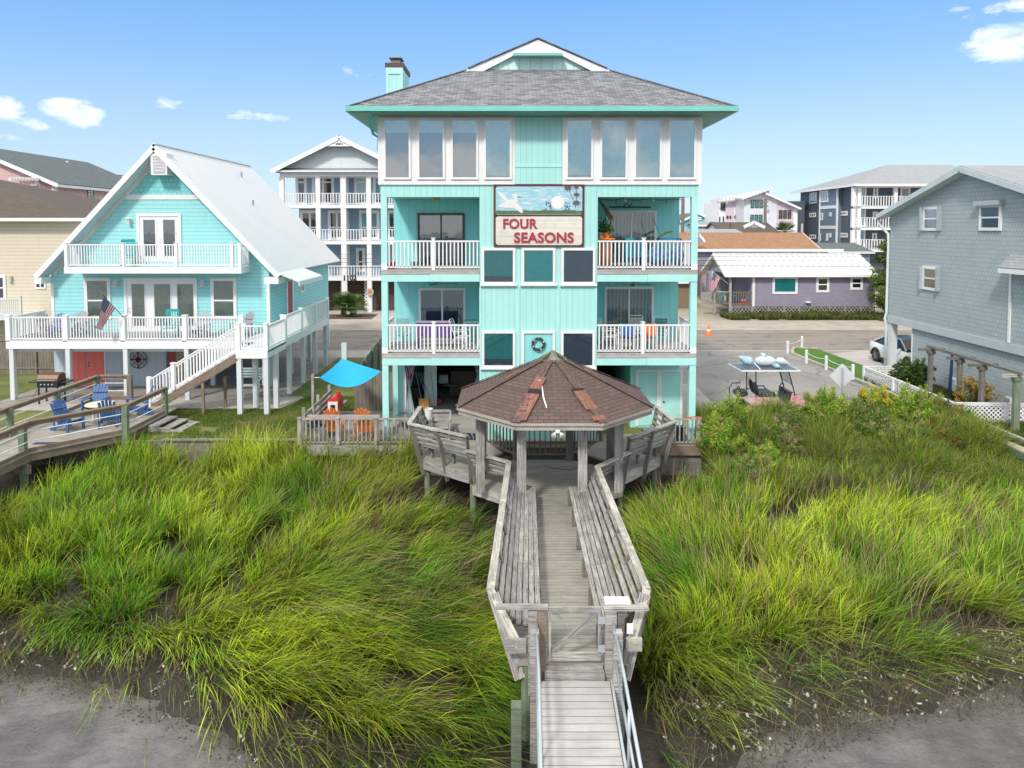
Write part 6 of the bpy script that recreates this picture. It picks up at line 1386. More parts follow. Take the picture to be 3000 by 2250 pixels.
mb = MB(); mb.lathe((lx(1205), YL-.08, lz(1352)), [(0, 0), (.25, .0), (.25, .1), (0, .12)], 8); mb.build('wall_vent', 'whiteclean', LC)
t = thing('porch_table', (lx(300), YL+1.5, zb_), 'white table with teal stools on the lavender cottage porch', 'table'); mb = MB(); mb.box(lx(300), lx(430), YL+1.2, YL+2, zb_+1.05, zb_+1.12); mb.build('table_top', 'whiteclean', t); mb = MB(); mb.box(lx(355), lx(375), YL+1.5, YL+1.7, zb_+.1, zb_+1.05); mb.build('leg', 'whiteclean', t)
st0 = None
for i, x in enumerate((235, 290, 330, 420, 450)):
    if st0 is None:
        st0 = thing('stool', (0, 0, 0), 'teal bar stool on the cottage porch', 'stool', 'teal stools on the cottage porch'); mb = MB(); mb.box(-.18, .18, -.18, .18, .70, .74); mb.box(-.18, .18, .15, .18, .74, 1.05); mb.build('seat', 'teal', st0)
        for u in (-.15, .15):
            for v_ in (-.15, .15): mb = MB(); mb.bar((u, v_, 0), (u*.9, v_*.9, .7), .04, .04); mb.build('leg', 'teal', st0)
        st0.location = (lx(x), YL+.9, zb_+.12)
    else: dup(st0, (lx(x), YL+.9+(i % 2)*1.2, zb_+.12), .3*i)
mb = MB(); mb.box(lx(512), lx(560), YL+.5, YL+.9, zb_+.12, zb_+.45); o = one('cool_box', mb, 'red', 'red cool box on the porch floor of the lavender cottage', 'cool box')
bx(o, 'lid', 'whiteclean', lx(512), lx(560), YL+.5, YL+.9, zb_+.452, zb_+.52)
M['pole_mat'] = M['whiteclean']
a = PY(z6x(345), z6y(1150), YL); b = PY(z6x(175), z6y(1012), YL-.6); flag(a, b, [PY(z6x(180), z6y(1022), YL-.6), PY(z6x(262), z6y(1090), YL-.3), PY(z6x(180), z6y(1250), YL-.3), PY(z6x(142), z6y(1200), YL-.5)], 'striped and starred flag on a white pole at the lavender cottage porch')
# low verge planting
def verge(name, x0, x1, y0, y1, n, h, cols, label, seed, w=.03, z=0., leanamt=.4, hz=None):
    rs = np.random.RandomState(seed); X = rs.uniform(x0, x1, n); Y = rs.uniform(y0, y1, n); k = VA.fbm(X*.8+seed, Y*1.5, 3) > .40; X, Y = X[k], Y[k]; n = len(X)
    cc = np.array(cols)[rs.randint(0, len(cols), n)]*rs.uniform(.6, 1.3, (n, 1)); hh = h*(.4+1.1*VB.fbm(X*.9, Y*.9, 2))*rs.uniform(.6, 1.2, n)
    Z = np.full(n, z) if hz is None else hz(X, Y)
    o = blade_mesh(name, np.stack([X, Y, Z], 1), hh, np.full(n, w)*rs.uniform(.7, 1.3, n), rs.normal(0, leanamt, (n, 2)), rs.uniform(0, 3, n), cc*.6, cc, M['blade']); return tag(o, label, 'plants', kind='stuff')
verge('verge_plants', 18, 33.5, 57.6, 60.3, 16000, .55, [(.10,.17,.03), (.16,.19,.05), (.05,.10,.02), (.28,.24,.10)], 'scruffy low verge plants along the cottage lattice', 31, .06)
verge('verge_plants', 30, 50, 55, 60, 12000, .45, [(.10,.17,.03), (.2,.2,.05), (.30,.26,.12)], 'scruffy verge grass beyond the street at the right', 32, .06)
# brown roofed house
BR = thing('brown_roof_house', (30, 78, 0), 'long low house with an orange-brown shingle roof behind the lavender cottage', 'house'); Yb = 78.
x0_, x1_ = 14., 34.3; ezb = PY(2200, z6y(775), Yb).z; rzb = PY(2200, z6y(594), Yb+5).z
bx(BR, 'wall', 'lav', x0_+5.3, x1_-.5, Yb+.6, Yb+9, 0, ezb); bx(BR, 'porch_wall', plain('brown_porch', (.15,.11,.08), .9), x0_, x0_+5.29, Yb+2.5, Yb+9, 0, ezb)
mb = MB(); mb.slab([(x0_, Yb, ezb), (x1_, Yb, ezb), (x1_, Yb+5, rzb), (x0_, Yb+5, rzb)], .12); mb.slab([(x0_, Yb+5, rzb), (x1_, Yb+5, rzb), (x1_, Yb+10, ezb), (x0_, Yb+10, ezb)], .12); rb_ = mb.build('roof', 'roofbrown', BR)
mb = MB(); mb.bar((x0_, Yb-.03, ezb-.12), (x1_+2.5, Yb-.03, ezb-.12), .06, .3); mb.bar((x1_+.03, Yb, ezb-.1), (x1_+.03, Yb+5, rzb-.1), .06, .25); mb.build('fascia', 'whiteclean', rb_)
FBr = front(Yb+.598); bxp = lambda x: PY(z6x(x), 735, Yb+.6).x
for (a, b) in ((340, 450), (455, 580), (810, 865), (925, 1020)): window(BR, FBr, bxp(a), bxp(b), ezb-1.9, ezb-.35, fw=.2, blind='winteal' if a < 500 else None, gm='glass')
bx(BR, 'wall_post', 'white', bxp(1300), bxp(1325), Yb+.3, Yb+.5, 0, ezb-.2); bx(BR, 'wall_post', 'white', bxp(165), bxp(188), Yb+.3, Yb+.5, 0, ezb-.2)
Yr = 74.; rxp = lambda x: PY(z6x(x), 780, Yr).x; rzp = lambda y: PY(2045, z6y(y), Yr).z
bx(BR, 'deck', 'woodfresh', rxp(-160), rxp(135), Yr, Yb+2.4, rzp(1050), rzp(1020)); mb = MB()
for i in range(7): z_ = rzp(1010)+i*(rzp(905)-rzp(1010))/6; mb.box(rxp(-160), rxp(140), Yr, Yr+.04, z_, z_+.10)
mb.build('slatted_railing', wood('orange_brown_deck', (.36,.22,.12), (.22,.13,.07)), BR)
for x in (-120, 60, 130): bx(BR, 'deck_post', 'woodfresh', rxp(x)-.1, rxp(x)+.1, Yr+.1, Yr+.3, 0, rzp(1050))
mb = MB(); mb.slab([(rxp(15), Yb-1.2, ezb+.1), (rxp(95), Yb-1.2, ezb+.1), (rxp(25), Yb-1.2, rzb-.2), (rxp(15), Yb-1.2, rzb-.2)], .1); 
mb = MB(); q0, q1, q2 = PY(z6x(-40), z6y(700), Yb-.5), PY(z6x(95), z6y(695), Yb-.5), PY(z6x(25), z6y(612), Yb-.5); mb.bar(q0, q2, .1, .25, (0,0,1)); mb.bar(q2, q1, .1, .25, (0,0,1)); mb.build('dormer_trim', 'white', rb_); mb = MB(); mb.face([q0, q1, q2]); mb.build('dormer_wall', 'lav', rb_)
mb = MB(); c = PY(z6x(1140), z6y(590), Yb+5); mb.tube([c, c+Vector((0, 0, 1.0))], .12, 8); mb.build('flue', 'alu', rb_)
# modern white and pink house
def solid(par, name, m, poly, Y0, Y1, dome=False):
    """profile polygon in the picture plane at depth Y0 carried back to Y1"""
    mb = MB(); mb.slab([(p.x, Y0, p.z) for p in poly], Y1-Y0) if True else None
    return mb.build(name, m, par)
def q6(x, y, Y): return PY(z6x(x), z6y(y), Y)
Ym = 112.; MH = thing('modern_house', (q6(700, 500, Ym).x, Ym, 0), 'tall white and pale pink house with two sloping white roofs in the distance', 'house')
g0 = lambda x: Vector((q6(x, 500, Ym).x, Ym, 0))
solid(MH, 'white_wall', paint('white_render', (.68,.70,.74), grime=.1), [g0(515), g0(870), q6(870, 235, Ym), q6(790, 190, Ym), q6(790, 128, Ym), q6(515, 225, Ym)], Ym, Ym+10)
solid(MH, 'pink_wall', 'pinkm', [g0(872), g0(1045), q6(1045, 300, Ym), q6(872, 222, Ym)], Ym+.05, Ym+10); solid(MH, 'white_end_wall', 'white', [g0(1047), g0(1095), q6(1095, 320, Ym), q6(1047, 305, Ym)], Ym, Ym+10)
Ym2 = Ym+4; solid(MH, 'pink_bay_wall', 'pinkm', [Vector((q6(320, 500, Ym2).x, Ym2, 0)), Vector((q6(412, 500, Ym2).x, Ym2, 0)), q6(412, 240, Ym2), q6(320, 225, Ym2)], Ym2+.2, Ym2+9); solid(MH, 'left_wall', 'white', [Vector((q6(250, 500, Ym2).x, Ym2, 0)), Vector((q6(515, 500, Ym2).x, Ym2, 0)), q6(515, 235, Ym2), q6(250, 268, Ym2)], Ym2+.3, Ym2+9)
mb = MB(); a, b = q6(345, 195, Ym-1), q6(840, 98, Ym-1); mb.slab([q6(490, 222, Ym-1), b, b+Vector((3, 13, 0)), q6(330, 210, Ym+8), ], .3); mb.build('upper_roof', 'metalroof2', MH)
mb = MB(); a, b = q6(755, 160, Ym-.8), q6(1140, 330, Ym-.8); mb.slab([a, b, b+Vector((0, 11, 0)), a+Vector((0, 11, 0))], .3); mb.build('lower_roof', 'white', MH)
mb = MB(); a, b = q6(218, 262, Ym2-.8), q6(345, 195, Ym2-.8); mb.slab([a, q6(515, 235, Ym2-.8), q6(515, 200, Ym2+3), b], .25); mb.build('left_roof', 'metalroof2', MH)
FM = front(Ym-.02); FM2 = front(Ym2+.15); mxp = lambda x, Y=Ym: q6(x, 400, Y).x; mzp = lambda y, Y=Ym: q6(600, y, Y).z
for (a, b, c, d_, F_, Y_) in ((585, 623, 240, 330, FM, Ym), (631, 671, 240, 330, FM, Ym), (679, 718, 240, 330, FM, Ym), (583, 621, 402, 478, FM, Ym), (629, 668, 402, 478, FM, Ym), (676, 715, 402, 478, FM, Ym), (890, 930, 352, 442, FM, Ym), (938, 976, 352, 442, FM, Ym), (985, 1025, 352, 442, FM, Ym), (890, 1020, 530, 560, FM, Ym),
                         (264, 278, 268, 355, FM2, Ym2), (282, 297, 266, 355, FM2, Ym2), (300, 316, 264, 355, FM2, Ym2), (437, 450, 245, 338, FM2, Ym2), (453, 468, 245, 338, FM2, Ym2), (471, 487, 243, 338, FM2, Ym2), (330, 350, 412, 445, FM2, Ym2), (362, 380, 412, 445, FM2, Ym2), (415, 438, 408, 440, FM2, Ym2), (250, 262, 425, 480, FM2, Ym2), (290, 302, 420, 490, FM2, Ym2), (452, 465, 405, 480, FM2, Ym2), (485, 498, 405, 480, FM2, Ym2)):
    window(MH, F_, mxp(a, Y_), mxp(b, Y_), mzp(d_, Y_), mzp(c, Y_), fw=.10, fm='black', gm='glass', bars=(.5,) if b-a > 30 else (), blind='winteal' if 560 < a < 730 else None)
# navy apartment house
NH = thing('navy_house', (54, 106, 0), 'tall slate blue house with white balconies and a grey hip roof in the distance', 'house'); Yn = 106.; Xn = (2519-1490)/2080*Yn*1.0
n5 = lambda x, y: PY(z5x(x), z5y(y), Yn); ezn = n5(1180, 188).z; Xe = Xn+26; Ybk = 128
bx(NH, 'wall', 'navy', Xn, Xe, Yn+2, Ybk, 0, ezn-.1)
for (ya, yb) in ((112.1, 118.3),): bx(NH, 'projecting_bay', 'navy2', Xn-.7, Xn-.003, ya, yb, 0, ezn-.15)
xs_ = [n5(x, 400).x for x in (1135, 1190, 1400, 1470)]
mb = MB(); mb.box(Xn+.0, Xe-.003, Yn+2.003, Yn+2.01, 0, 1); 
fls = [n5(1300, y).z for y in (585, 452, 322)]
for z_ in fls+[ezn-.1]: bx(NH, 'floor_edge', 'white', Xn+.1, Xe, Yn, Yn+1.99, z_-.3, z_+.05)
for x_ in (n5(1187, 0).x, n5(1408, 0).x, n5(1640, 0).x, n5(1145, 0).x+.2):
    for (za, zb2) in zip([0]+[f+.053 for f in fls], [f-.303 for f in fls]+[ezn-.42]): bx(NH, 'column', 'white', x_-.25, x_+.25, Yn+.05, Yn+.5, za, zb2)
for z_ in fls: railing(NH, (n5(1145, 0).x, Yn+.1), (n5(1640, 0).x, Yn+.1), z_+.05, 1.5, 'white', sp=.4, bw=.12)
FN = front(Yn+1.99)
for k, z_ in enumerate(fls):
    for (a, b, hh) in ((1195, 1250, 3.3), (1292, 1322, 2.5 if k < 2 else 3.2), (1460, 1520, 3.0)): window(NH, FN, PY(z5x(a), 0, Yn+2).x, PY(z5x(b), 0, Yn+2).x, z_+(.2 if a != 1292 else 1.3), z_+hh, fw=.25, blind='blind' if a < 1200 else None, bfrac=.95)
FNw = westw(Xn-.003); FNb = westw(Xn-.703)
def nw(x0, x1, yt, yb, F_, X_, **k):
    a, b = PX(z5x(x0), z5y(yt), X_), PX(z5x(x1), z5y(yt), X_); window(NH, F_, b.y, a.y, PX(z5x((x0+x1)/2), z5y(yb), X_).z, PX(z5x((x0+x1)/2), z5y(yt), X_).z, fw=.2, gm='glass', proud=.1, **k)
nw(945, 990, 225, 295, FNb, Xn-.7, mull=(.33, .66)); nw(878, 921, 236, 303, FNw, Xn, mull=(.33, .66)); nw(1042, 1062, 212, 260, FNw, Xn)
for yy in (350, 482): nw(1065, 1107, yy, yy+27, FNw, Xn, mull=(.33, .66)); nw(877, 913, yy+10, yy+36, FNw, Xn, mull=(.33, .66)); 
for (a, b, c, d_) in ((945, 957, 360, 405), (997, 1008, 357, 382), (932, 943, 483, 530), (978, 988, 483, 530), (997, 1007, 483, 510)): nw(a, b, c, d_, FNb, Xn-.7)
bx(NH, 'corner_board', 'white', Xn-.05, Xn+.3, Yn+1.9, Yn+2.3, 0, ezn-.2)
for yy in (112.1, 118.3): bx(NH, 'corner_board', 'white', Xn-.8, Xn-.6, yy-.15, yy+.15, 0, ezn-.2)
for z_ in (n5(985, 330).z+.3, n5(985, 458).z+.2): bx(NH, 'band', 'white', Xn-.76, Xn-.703, 112.3, 118.1, z_-.2, z_+.3)
mb = MB(); E0, E1_, E2_, E3_ = (Xn-1.3, Yn-.8, ezn), (Xe, Yn-.8, ezn), (Xe, Ybk+1, ezn), (Xn-1.3, Ybk+1, ezn); k0, k1 = (Xn+8, 114, ezn+3.6), (Xe-8, 114, ezn+3.6)
mb.face([E0, E1_, k1, k0]); mb.face([E3_, E0, k0]); mb.face([E2_, E3_, k0, k1]); rn_ = mb.build('roof', 'rooflight', NH)
mb = MB(); mb.bar(Vector(E0)+Vector((0,0,-.1)), Vector(E1_)+Vector((0,0,-.1)), .1, .35); mb.bar(Vector(E3_)+Vector((0,0,-.1)), Vector(E0)+Vector((0,0,-.1)), .1, .35); mb.build('gutter', 'white', rn_); bx(rn_, 'soffit', 'white', Xn-1.25, Xe, Yn-.75, Ybk+.9, ezn-.12, ezn-.06)
bx(NH, 'rear_wing', 'navy', Xn-7, Xn-.8, 124.1, 130, 0, n5(800, 262).z)
# smaller houses between
def gable(name, label, cat, x0, x1, Y0, Y1, zw, zr, mw, mr, along='x', over=.4, mt='white'):
    t = thing(name, ((x0+x1)/2, Y0, 0), label, cat); bx(t, 'wall', mw, x0, x1, Y0, Y1, 0, zw); mb = MB()
    if along == 'x':
        ym = (Y0+Y1)/2; mb.slab([(x0-over, Y0-over, zw), (x1+over, Y0-over, zw), (x1+over, ym, zr), (x0-over, ym, zr)], .15); mb.slab([(x0-over, ym, zr), (x1+over, ym, zr), (x1+over, Y1+over, zw), (x0-over, Y1+over, zw)], .15)
        g = MB(); g.face([(x0, Y0, zw), (x0, ym, zr-.15), (x0, Y1, zw)]); g.face([(x1, Y0, zw), (x1, Y1, zw), (x1, ym, zr-.15)]); r_ = mb.build('roof', mr, t); g.build('gable_end', mw, t); mb = MB(); mb.bar((x0-over, Y0-over-.03, zw-.12), (x1+over, Y0-over-.03, zw-.12), .05, .25); mb.build('fascia', mt, r_)
    else:
        xm = (x0+x1)/2; mb.slab([(x0-over, Y0-over, zw), (xm, Y0-over, zr), (xm, Y1, zr), (x0-over, Y1, zw)], .15); mb.slab([(xm, Y0-over, zr), (x1+over, Y0-over, zw), (x1+over, Y1, zw), (xm, Y1, zr)], .15); r_ = mb.build('roof', mr, t)
        g = MB(); g.face([(x0, Y0-.01, zw), (x1, Y0-.01, zw), (xm, Y0-.01, zr-.1)]); g.build('gable_end', mw, t); mb = MB(); mb.bar((xm, Y0-over-.05, zr-.15), (x0-over, Y0-over-.05, zw-.15), .08, .35, (-.4,0,1)); mb.bar((xm, Y0-over-.05, zr-.15), (x1+over, Y0-over-.05, zw-.15), .08, .35, (.4,0,1)); mb.build('rake_board', mt, r_)
    return t
c = lambda x, y, Y: PY(z6x(x), z6y(y), Y)
gable('grey_roof_house', 'low dark grey roofed house between the brown roof and the navy house', 'house', c(1460, 0, 92).x, c(1900, 0, 92).x, 92, 102, c(1500, 800, 92).z, c(1600, 705, 97).z, 'navy2', 'roofslate')
t = gable('gable_cottage', 'small brown roofed cottage with a white front gable before the modern house', 'cottage', c(300, 0, 98).x, c(880, 0, 98).x, 98, 108, c(600, 600, 98).z, c(600, 482, 103).z, 'whitelap', 'rooftan')
mb = MB(); a_, b_, d_ = c(512, 535, 96), c(740, 540, 96), c(625, 482, 96); mb.bar(a_, d_, .1, .4, (0,0,1)); mb.bar(d_, b_, .1, .4, (0,0,1)); mb.build('front_gable_trim', 'white', t); mb = MB(); mb.face([a_+Vector((0,.3,0)), b_+Vector((0,.3,0)), d_+Vector((0,.3,0))]); mb.build('front_gable_wall', 'whitelap', t)
mb = MB(); p_ = c(368, 590, 94); mb.tube([p_-Vector((0,0,2)), c(368, 495, 94)], .14, 8); mb.build('chimney_pipe', plain('rust_pipe', (.16,.06,.04), .7), t)
gable('flat_grey_house', 'low pale grey building behind the orange-brown roof', 'building', c(-60, 0, 90).x, c(480, 0, 90).x, 90, 96, c(100, 598, 90).z, c(100, 556, 93).z, 'greypost', 'rooflight')
gable('turquoise_cottage', 'small bright turquoise gabled cottage in the distance beside the main house', 'cottage', c(-150, 0, 125).x, c(190, 0, 125).x, 125, 137, c(0, 470, 125).z, c(0, 378, 125).z, paint('bright_turquoise', (.10,.50,.60)), 'roofslate', 'y')
t = gable('grey_porch_house', 'small grey roofed house with dark porch windows below the turquoise cottage', 'house', c(40, 0, 115).x, c(300, 0, 115).x, 115, 122, c(100, 512, 115).z, c(100, 475, 118).z, 'bluelap', 'rooflight')
Ft = front(114.98)
for i in range(4): window(t, Ft, c(70+i*45, 0, 115).x, c(105+i*45, 0, 115).x, c(0, 548, 115).z, c(0, 520, 115).z, fw=.1)
Ft = front(124.9)
window(bpy.data.objects['turquoise_cottage'], Ft, c(28, 0, 125).x, c(60, 0, 125).x, c(0, 462, 125).z, c(0, 425, 125).z, fw=.2); window(bpy.data.objects['turquoise_cottage'], Ft, c(-50, 0, 125).x, c(-15, 0, 125).x, c(0, 462, 125).z, c(0, 425, 125).z, fw=.2)
gable('rear_slate_house', 'slate blue wall of a house seen through the upper right balcony', 'house', PY(1930, 0, 85).x, PY(2030, 0, 85).x, 85, 95, PY(2000, 690, 85).z+0, PY(2000, 660, 90).z, 'navy2', 'rooflight')
gable('tan_far_house', 'plain tan house seen under the right balconies beyond the street', 'house', PY(1860, 0, 66).x, PY(2035, 0, 66).x, 66, 76, 2.6, 4.2, plain('brown_wall', (.22,.17,.12), .9), 'rooftan')
# ---------------------------------------------------------------- grey shingled house, right edge
GH = thing('grey_house', (20.3, 31.5, 0), 'large blue-grey shingled gable house at the right edge', 'house'); XG = 20.3; FG = westw(XG)
gp = lambda x, y, X=XG: PX(z5x(x), z5y(y), X)
pkY = 31.4; pkZ = 10.30; slg = .285; yf_, yn = 37.8, 25.0; gzr = lambda y, o=0: pkZ-.12-abs(y-pkY)*slg
zl = 2.72
mb = MB(); mb.face([(XG, yf_, zl), (XG, yn, zl), (XG, yn, gzr(yn)), (XG, pkY, gzr(pkY)), (XG, yf_, gzr(yf_))]); mb.face([(XG, yn, zl), (34, yn, zl), (34, yn, gzr(yn)), (XG, yn, gzr(yn))]); mb.build('upper_wall', 'shake_grey', GH)
bx(GH, 'upper_floor', 'greypost', XG+.02, 34, yn+.02, yf_, zl-.15, zl+.05)
bx(GH, 'skirt_band', paint('pale_grey_trim', (.50,.56,.60)), XG-.05, XG+.02, yn-.02, yf_+.02, zl-.20, zl+.16)
mb = MB(); mb.box(XG+.10, XG+.2, yn+.1, 35.6, 0, zl-.16); mb.box(XG+.2, 33, 35.5, 35.6, 0, zl-.16); mb.build('lower_wall', 'shake_grey', GH); bx(GH, 'corner_board', 'whiteclean', XG+.07, XG+.21, 35.603, 35.66, 0, zl-.16)
bx(GH, 'rear_wall', 'dimroom', 33, 34, yn, yf_, 0, 9)
bx(GH, 'pillar', 'greypost', XG-.0, XG+.34, yf_-.36, yf_-.02, 0, zl-.21)
rx0 = XG-.45; mb = MB(); mb.slab([(rx0, pkY, pkZ), (rx0, yn-.6, pkZ-(pkY-yn+.6)*slg), (35, yn-.6, pkZ-(pkY-yn+.6)*slg), (35, pkY, pkZ)], .10); mb.slab([(rx0, yf_+.6, pkZ-(yf_+.6-pkY)*slg), (rx0, pkY, pkZ), (35, pkY, pkZ), (35, yf_+.6, pkZ-(yf_+.6-pkY)*slg)], .10); rg_ = mb.build('roof', 'rooflight', GH)
for yy in (yn-.6, yf_+.6): mb = MB(); mb.bar((rx0-.02, pkY, pkZ-.16), (rx0-.02, yy, pkZ-.16-abs(yy-pkY)*slg), .05, .24, (0, 0, 1)); mb.build('rake_board', paint('pale_blue_rake', (.58,.64,.68)), rg_)
mb = MB(); mb.slab([(rx0, pkY, pkZ-.28), (rx0, yf_+.6, pkZ-.28-(yf_+.6-pkY)*slg), (XG, yf_+.6, pkZ-.28-(yf_+.6-pkY)*slg), (XG, pkY, pkZ-.28)], .02); mb.slab([(rx0, yn-.6, pkZ-.28-(pkY-yn+.6)*slg), (rx0, pkY, pkZ-.28), (XG, pkY, pkZ-.28), (XG, yn-.6, pkZ-.28-(pkY-yn+.6)*slg)], .02); mb.build('rake_soffit', 'greypost', rg_)
mb = MB(); e = pkZ-.28-(yf_+.6-pkY)*slg; mb.tube([(rx0+.1, yf_+.55, e), (rx0+.15, yf_+.5, e-.3), (XG-.08, yf_+.05, e-.8), (XG-.08, yf_-.0, e-1.3), (XG-.08, yf_, zl+.3), (XG-.16, yf_, zl), (XG-.08, yf_, zl-.4), (XG-.08, yf_, .2)], .07, 8); mb.build('downspout', 'greypost', rg_, True)
mb = MB(); mb.box(33.5, 35, pkY-.4, pkY+.4, pkZ, pkZ+.05)
def gwin(x0, x1, yt, yb, hood=False):
    a, b = gp(x0, (yt+yb)/2), gp(x1, (yt+yb)/2); y1_, y0_ = a.y, b.y; zt_ = gp((x0+x1)/2, yt).z; zb_ = gp((x0+x1)/2, yb).z
    w_ = window(GH, FG, y0_+.0, y1_, zb_, zt_, fw=.13, bars=(.5,), blind='blindsage', bfrac=.52, fm='whiteclean', proud=.07)
    s = MB()
    if hood: FG.box(s, y0_-.12, y1_+.12, zt_-.04, zt_+.16, .0, .26)
    else: FG.box(s, y0_-.12, y0_-.003, zb_, zt_, .0, .18); s2 = MB(); FG.box(s2, y1_+.003, y1_+.12, zb_, zt_, .0, .18); s2.build('shutter_box', 'alu', w_)
    s.build('shutter_box', 'alu', w_)
gwin(1570, 1668, 322, 468); gwin(1912, 2045, 308, 468, True); gwin(1566, 1660, 685, 830)
bx(GH, 'vertical_trim', 'whiteclean', XG-.06, XG-.003, gp(2103, 900).y, gp(2090, 900).y, gp(2096, 1150).z, gp(2096, 715).z)
mb = MB(); a_ = gp(2025, 690, XG-.55); y_h = a_.y; zz_ = a_.z; mb.slab([(XG-.55, y_h, zz_-.05), (XG-.55, 25.3, zz_-.05), (XG, 25.3, zz_+.5), (XG, y_h, zz_+.5)][::-1], .08); ho = mb.build('side_roof', 'rooflight', GH); bx(ho, 'fascia', 'whiteclean', XG-.6, XG-.55, 25.3, y_h, zz_-.22, zz_-.03)
for (x, y0_, y1_) in ((1310, 655, 835), (1975, 888, 1000)):   # crawl vents, zoom of the lower right
    X_ = XG+.1; px_, pa, pb = 2480+x*.2411, 950+y0_*.2411, 950+y1_*.2411; a, b = PX(px_-8, pa, X_), PX(px_+8, pa, X_); F_ = westw(X_); mb = MB(); F_.box(mb, b.y, a.y, PX(px_, pb, X_).z, PX(px_, pa, X_).z, .0, .04); v = mb.build('wall_vent', 'whiteclean', GH); k = MB(); zA, zB = PX(px_, pb, X_).z, PX(px_, pa, X_).z
    for i in range(7): F_.box(k, b.y+.03, a.y-.03, zA+(zB-zA)*(i+.3)/7.3, zA+(zB-zA)*(i+.55)/7.3, .041, .06)
    k.build('louvre', 'alu', v)
# ---------------------------------------------------------------- lattice fence, pergola, right bulkhead
LF = thing('lattice_fence', (17.45, 27.5, 0), 'low white lattice fence around the garden of the grey house', 'fence')
def lat(p, q_, posts, zt_=.72):
    p = Vector((*p, 0)); q_ = Vector((*q_, 0)); L = (q_-p).length; u = (q_-p)/L; n = u.cross(Vector((0,0,1))); F_ = Fr(p, u, n); lattice(LF, F_, 0.05, L-.05, .02, zt_-.03, 'whiteclean', sp=.17, w=.045, d=0, name='lattice_panel', frame=.07)
    mb = MB(); mb.bar(p+Vector((0,0,zt_)), q_+Vector((0,0,zt_)), .09, .05); mb.build('top_rail', 'whiteclean', LF)
    for t in posts: c_ = p+(q_-p)*t; mb = MB(); mb.bar(c_, c_+Vector((0,0,zt_+.03)), .13, .13, u); mb.build('fence_post', 'whiteclean', LF)
lat((17.55, 34.7), (17.45, 27.5), (0, .38, .46, .72, 1)); lat((17.45, 27.5), (20.2, 27.3), (.70, .97)); lat((17.55, 34.7), (20.25, 34.7), (.5, 1.))
PG = thing('pergola', (18.9, 28.8, 0), 'weathered timber pergola of T-shaped posts along the grey house', 'pergola')
pg = [(18.95, 31.6), (18.92, 29.5), (18.85, 28.0), (18.8, 26.0)]
for i, (x, y) in enumerate(pg):
    m_ = 'woodgreen' if i == 3 else 'wooddark'; mb = MB(); mb.bar((x, y, 0), (x, y, 2.05), .16 if i < 3 else .22, .16); mb.build('pergola_post', m_, PG); mb = MB(); mb.bar((x-.6, y-.05, 2.12), (x+.6, y-.05, 2.12), .06, .12); mb.build('cross_arm', 'wooddark' if i < 3 else 'wood', PG)
    mb = MB(); mb.box(x-.14, x+.14, y-.12, y+.12, 1.92, 2.05); mb.build('post_cap', m_, PG)
mb = MB(); mb.bar((18.95, 31.9, 2.22), (18.8, 25.8, 2.22), .12, .09); mb.build('long_beam', 'wooddark', PG)
mb = MB(); c_ = PZ(2778, 1163, 0); mb.tube([c_, c_+Vector((.05, 0, .15)), c_+Vector((.12, 0, 1.9))], [.03, .07, .06], 8); o = one('closed_parasol', mb, plain('navy_canvas', (.015,.03,.14), .9), 'furled navy parasol leaning between the pergola and the grey wall', 'parasol')
mb = MB(); mb.bar(c_+Vector((-.35, 0, 2.1)), c_+Vector((.6, 0, 1.75)), .05, .05); mb.build('crossbar', 'wooddark', o)
RB = thing('right_bulkhead', (17.3, 22, 0), 'concrete bulkhead with a pale timber cap along the grey house garden', 'bulkhead')
mb = MB(); mb.bar((17.3, 26.6, .10), (17.42, 14, .10), .36, .06); mb.build('cap_board', wood('pale_cap_board', (.56,.50,.40), (.38,.33,.27), lichen=.2), RB); mb = MB(); mb.bar((17.12, 26.6, -.04), (17.24, 14, -.04), .05, .24); mb.build('face_board', 'woodgreen', RB)
for i in range(9): mb = MB(); y = 26.3-i*1.35; mb.box(17.15, 17.30, y-.55, y+.55, -2.2, -.1); mb.build('sheet_pile', plain('stained_concrete_pile', (.24,.20,.14), .9, var=.5, sc=2), RB)
bx(RB, 'rear_lagging', 'darkroom', 17.302, 17.40, 14, 26.6, -2.2, .05)
mb = MB(); mb.box(17.9, 18.05, 23, 26.8, .0, .22); mb.box(17.9, 19.3, 26.8, 26.95, 0, .22); one('garden_edging', mb, 'wood', 'low timber edging board on the grass by the right bulkhead', 'edging')
# kerb posts with rope
wp = None; spots = [(2307, 1036), (2349, 1021), (2362, 1065), (2420, 1084), (2498, 1112)]
labs = ['short white post at the near street corner of the lawn island', 'short white post farthest back on the lawn island', 'second white kerb post of the row beside the driveway', 'third white kerb post of the row, left of the diamond sign', 'white kerb post nearest the lattice fence']
for (p, lb) in zip(spots, labs):
    l_ = PZ(p[0], p[1], .03)
    if wp is None:
        wp = thing('marker_post', (0, 0, 0), lb, 'post', 'white rope posts round the lawn island'); mb = MB(); mb.bar((0, 0, 0), (0, 0, .72), .11, .11); mb.lathe((0, 0, .72), [(.078, 0), (.06, .04), (0, .06)], 8); mb.build('shaft', 'whiteclean', wp); wp.location = l_
    else: dup(wp, l_, 0, lb)
P5 = [PZ(p[0], p[1], .03) for p in spots]
for i, (a, b) in enumerate(((1, 0), (0, 2), (2, 3), (3, 4))):
    if (a, b) == (0, 2): continue
    pts = [P5[a].lerp(P5[b], t/8)+Vector((0, 0, .62-.45*(t/8)*(1-t/8))) for t in range(9)]; mb = MB(); mb.tube(pts, .014, 6); one('rope', mb, 'whiteclean', ('thin white rope between the two back posts', '', 'thin white rope between the second and third kerb posts', 'thin white rope between the third post and the fence end post')[i], 'rope', 'ropes round the lawn island')
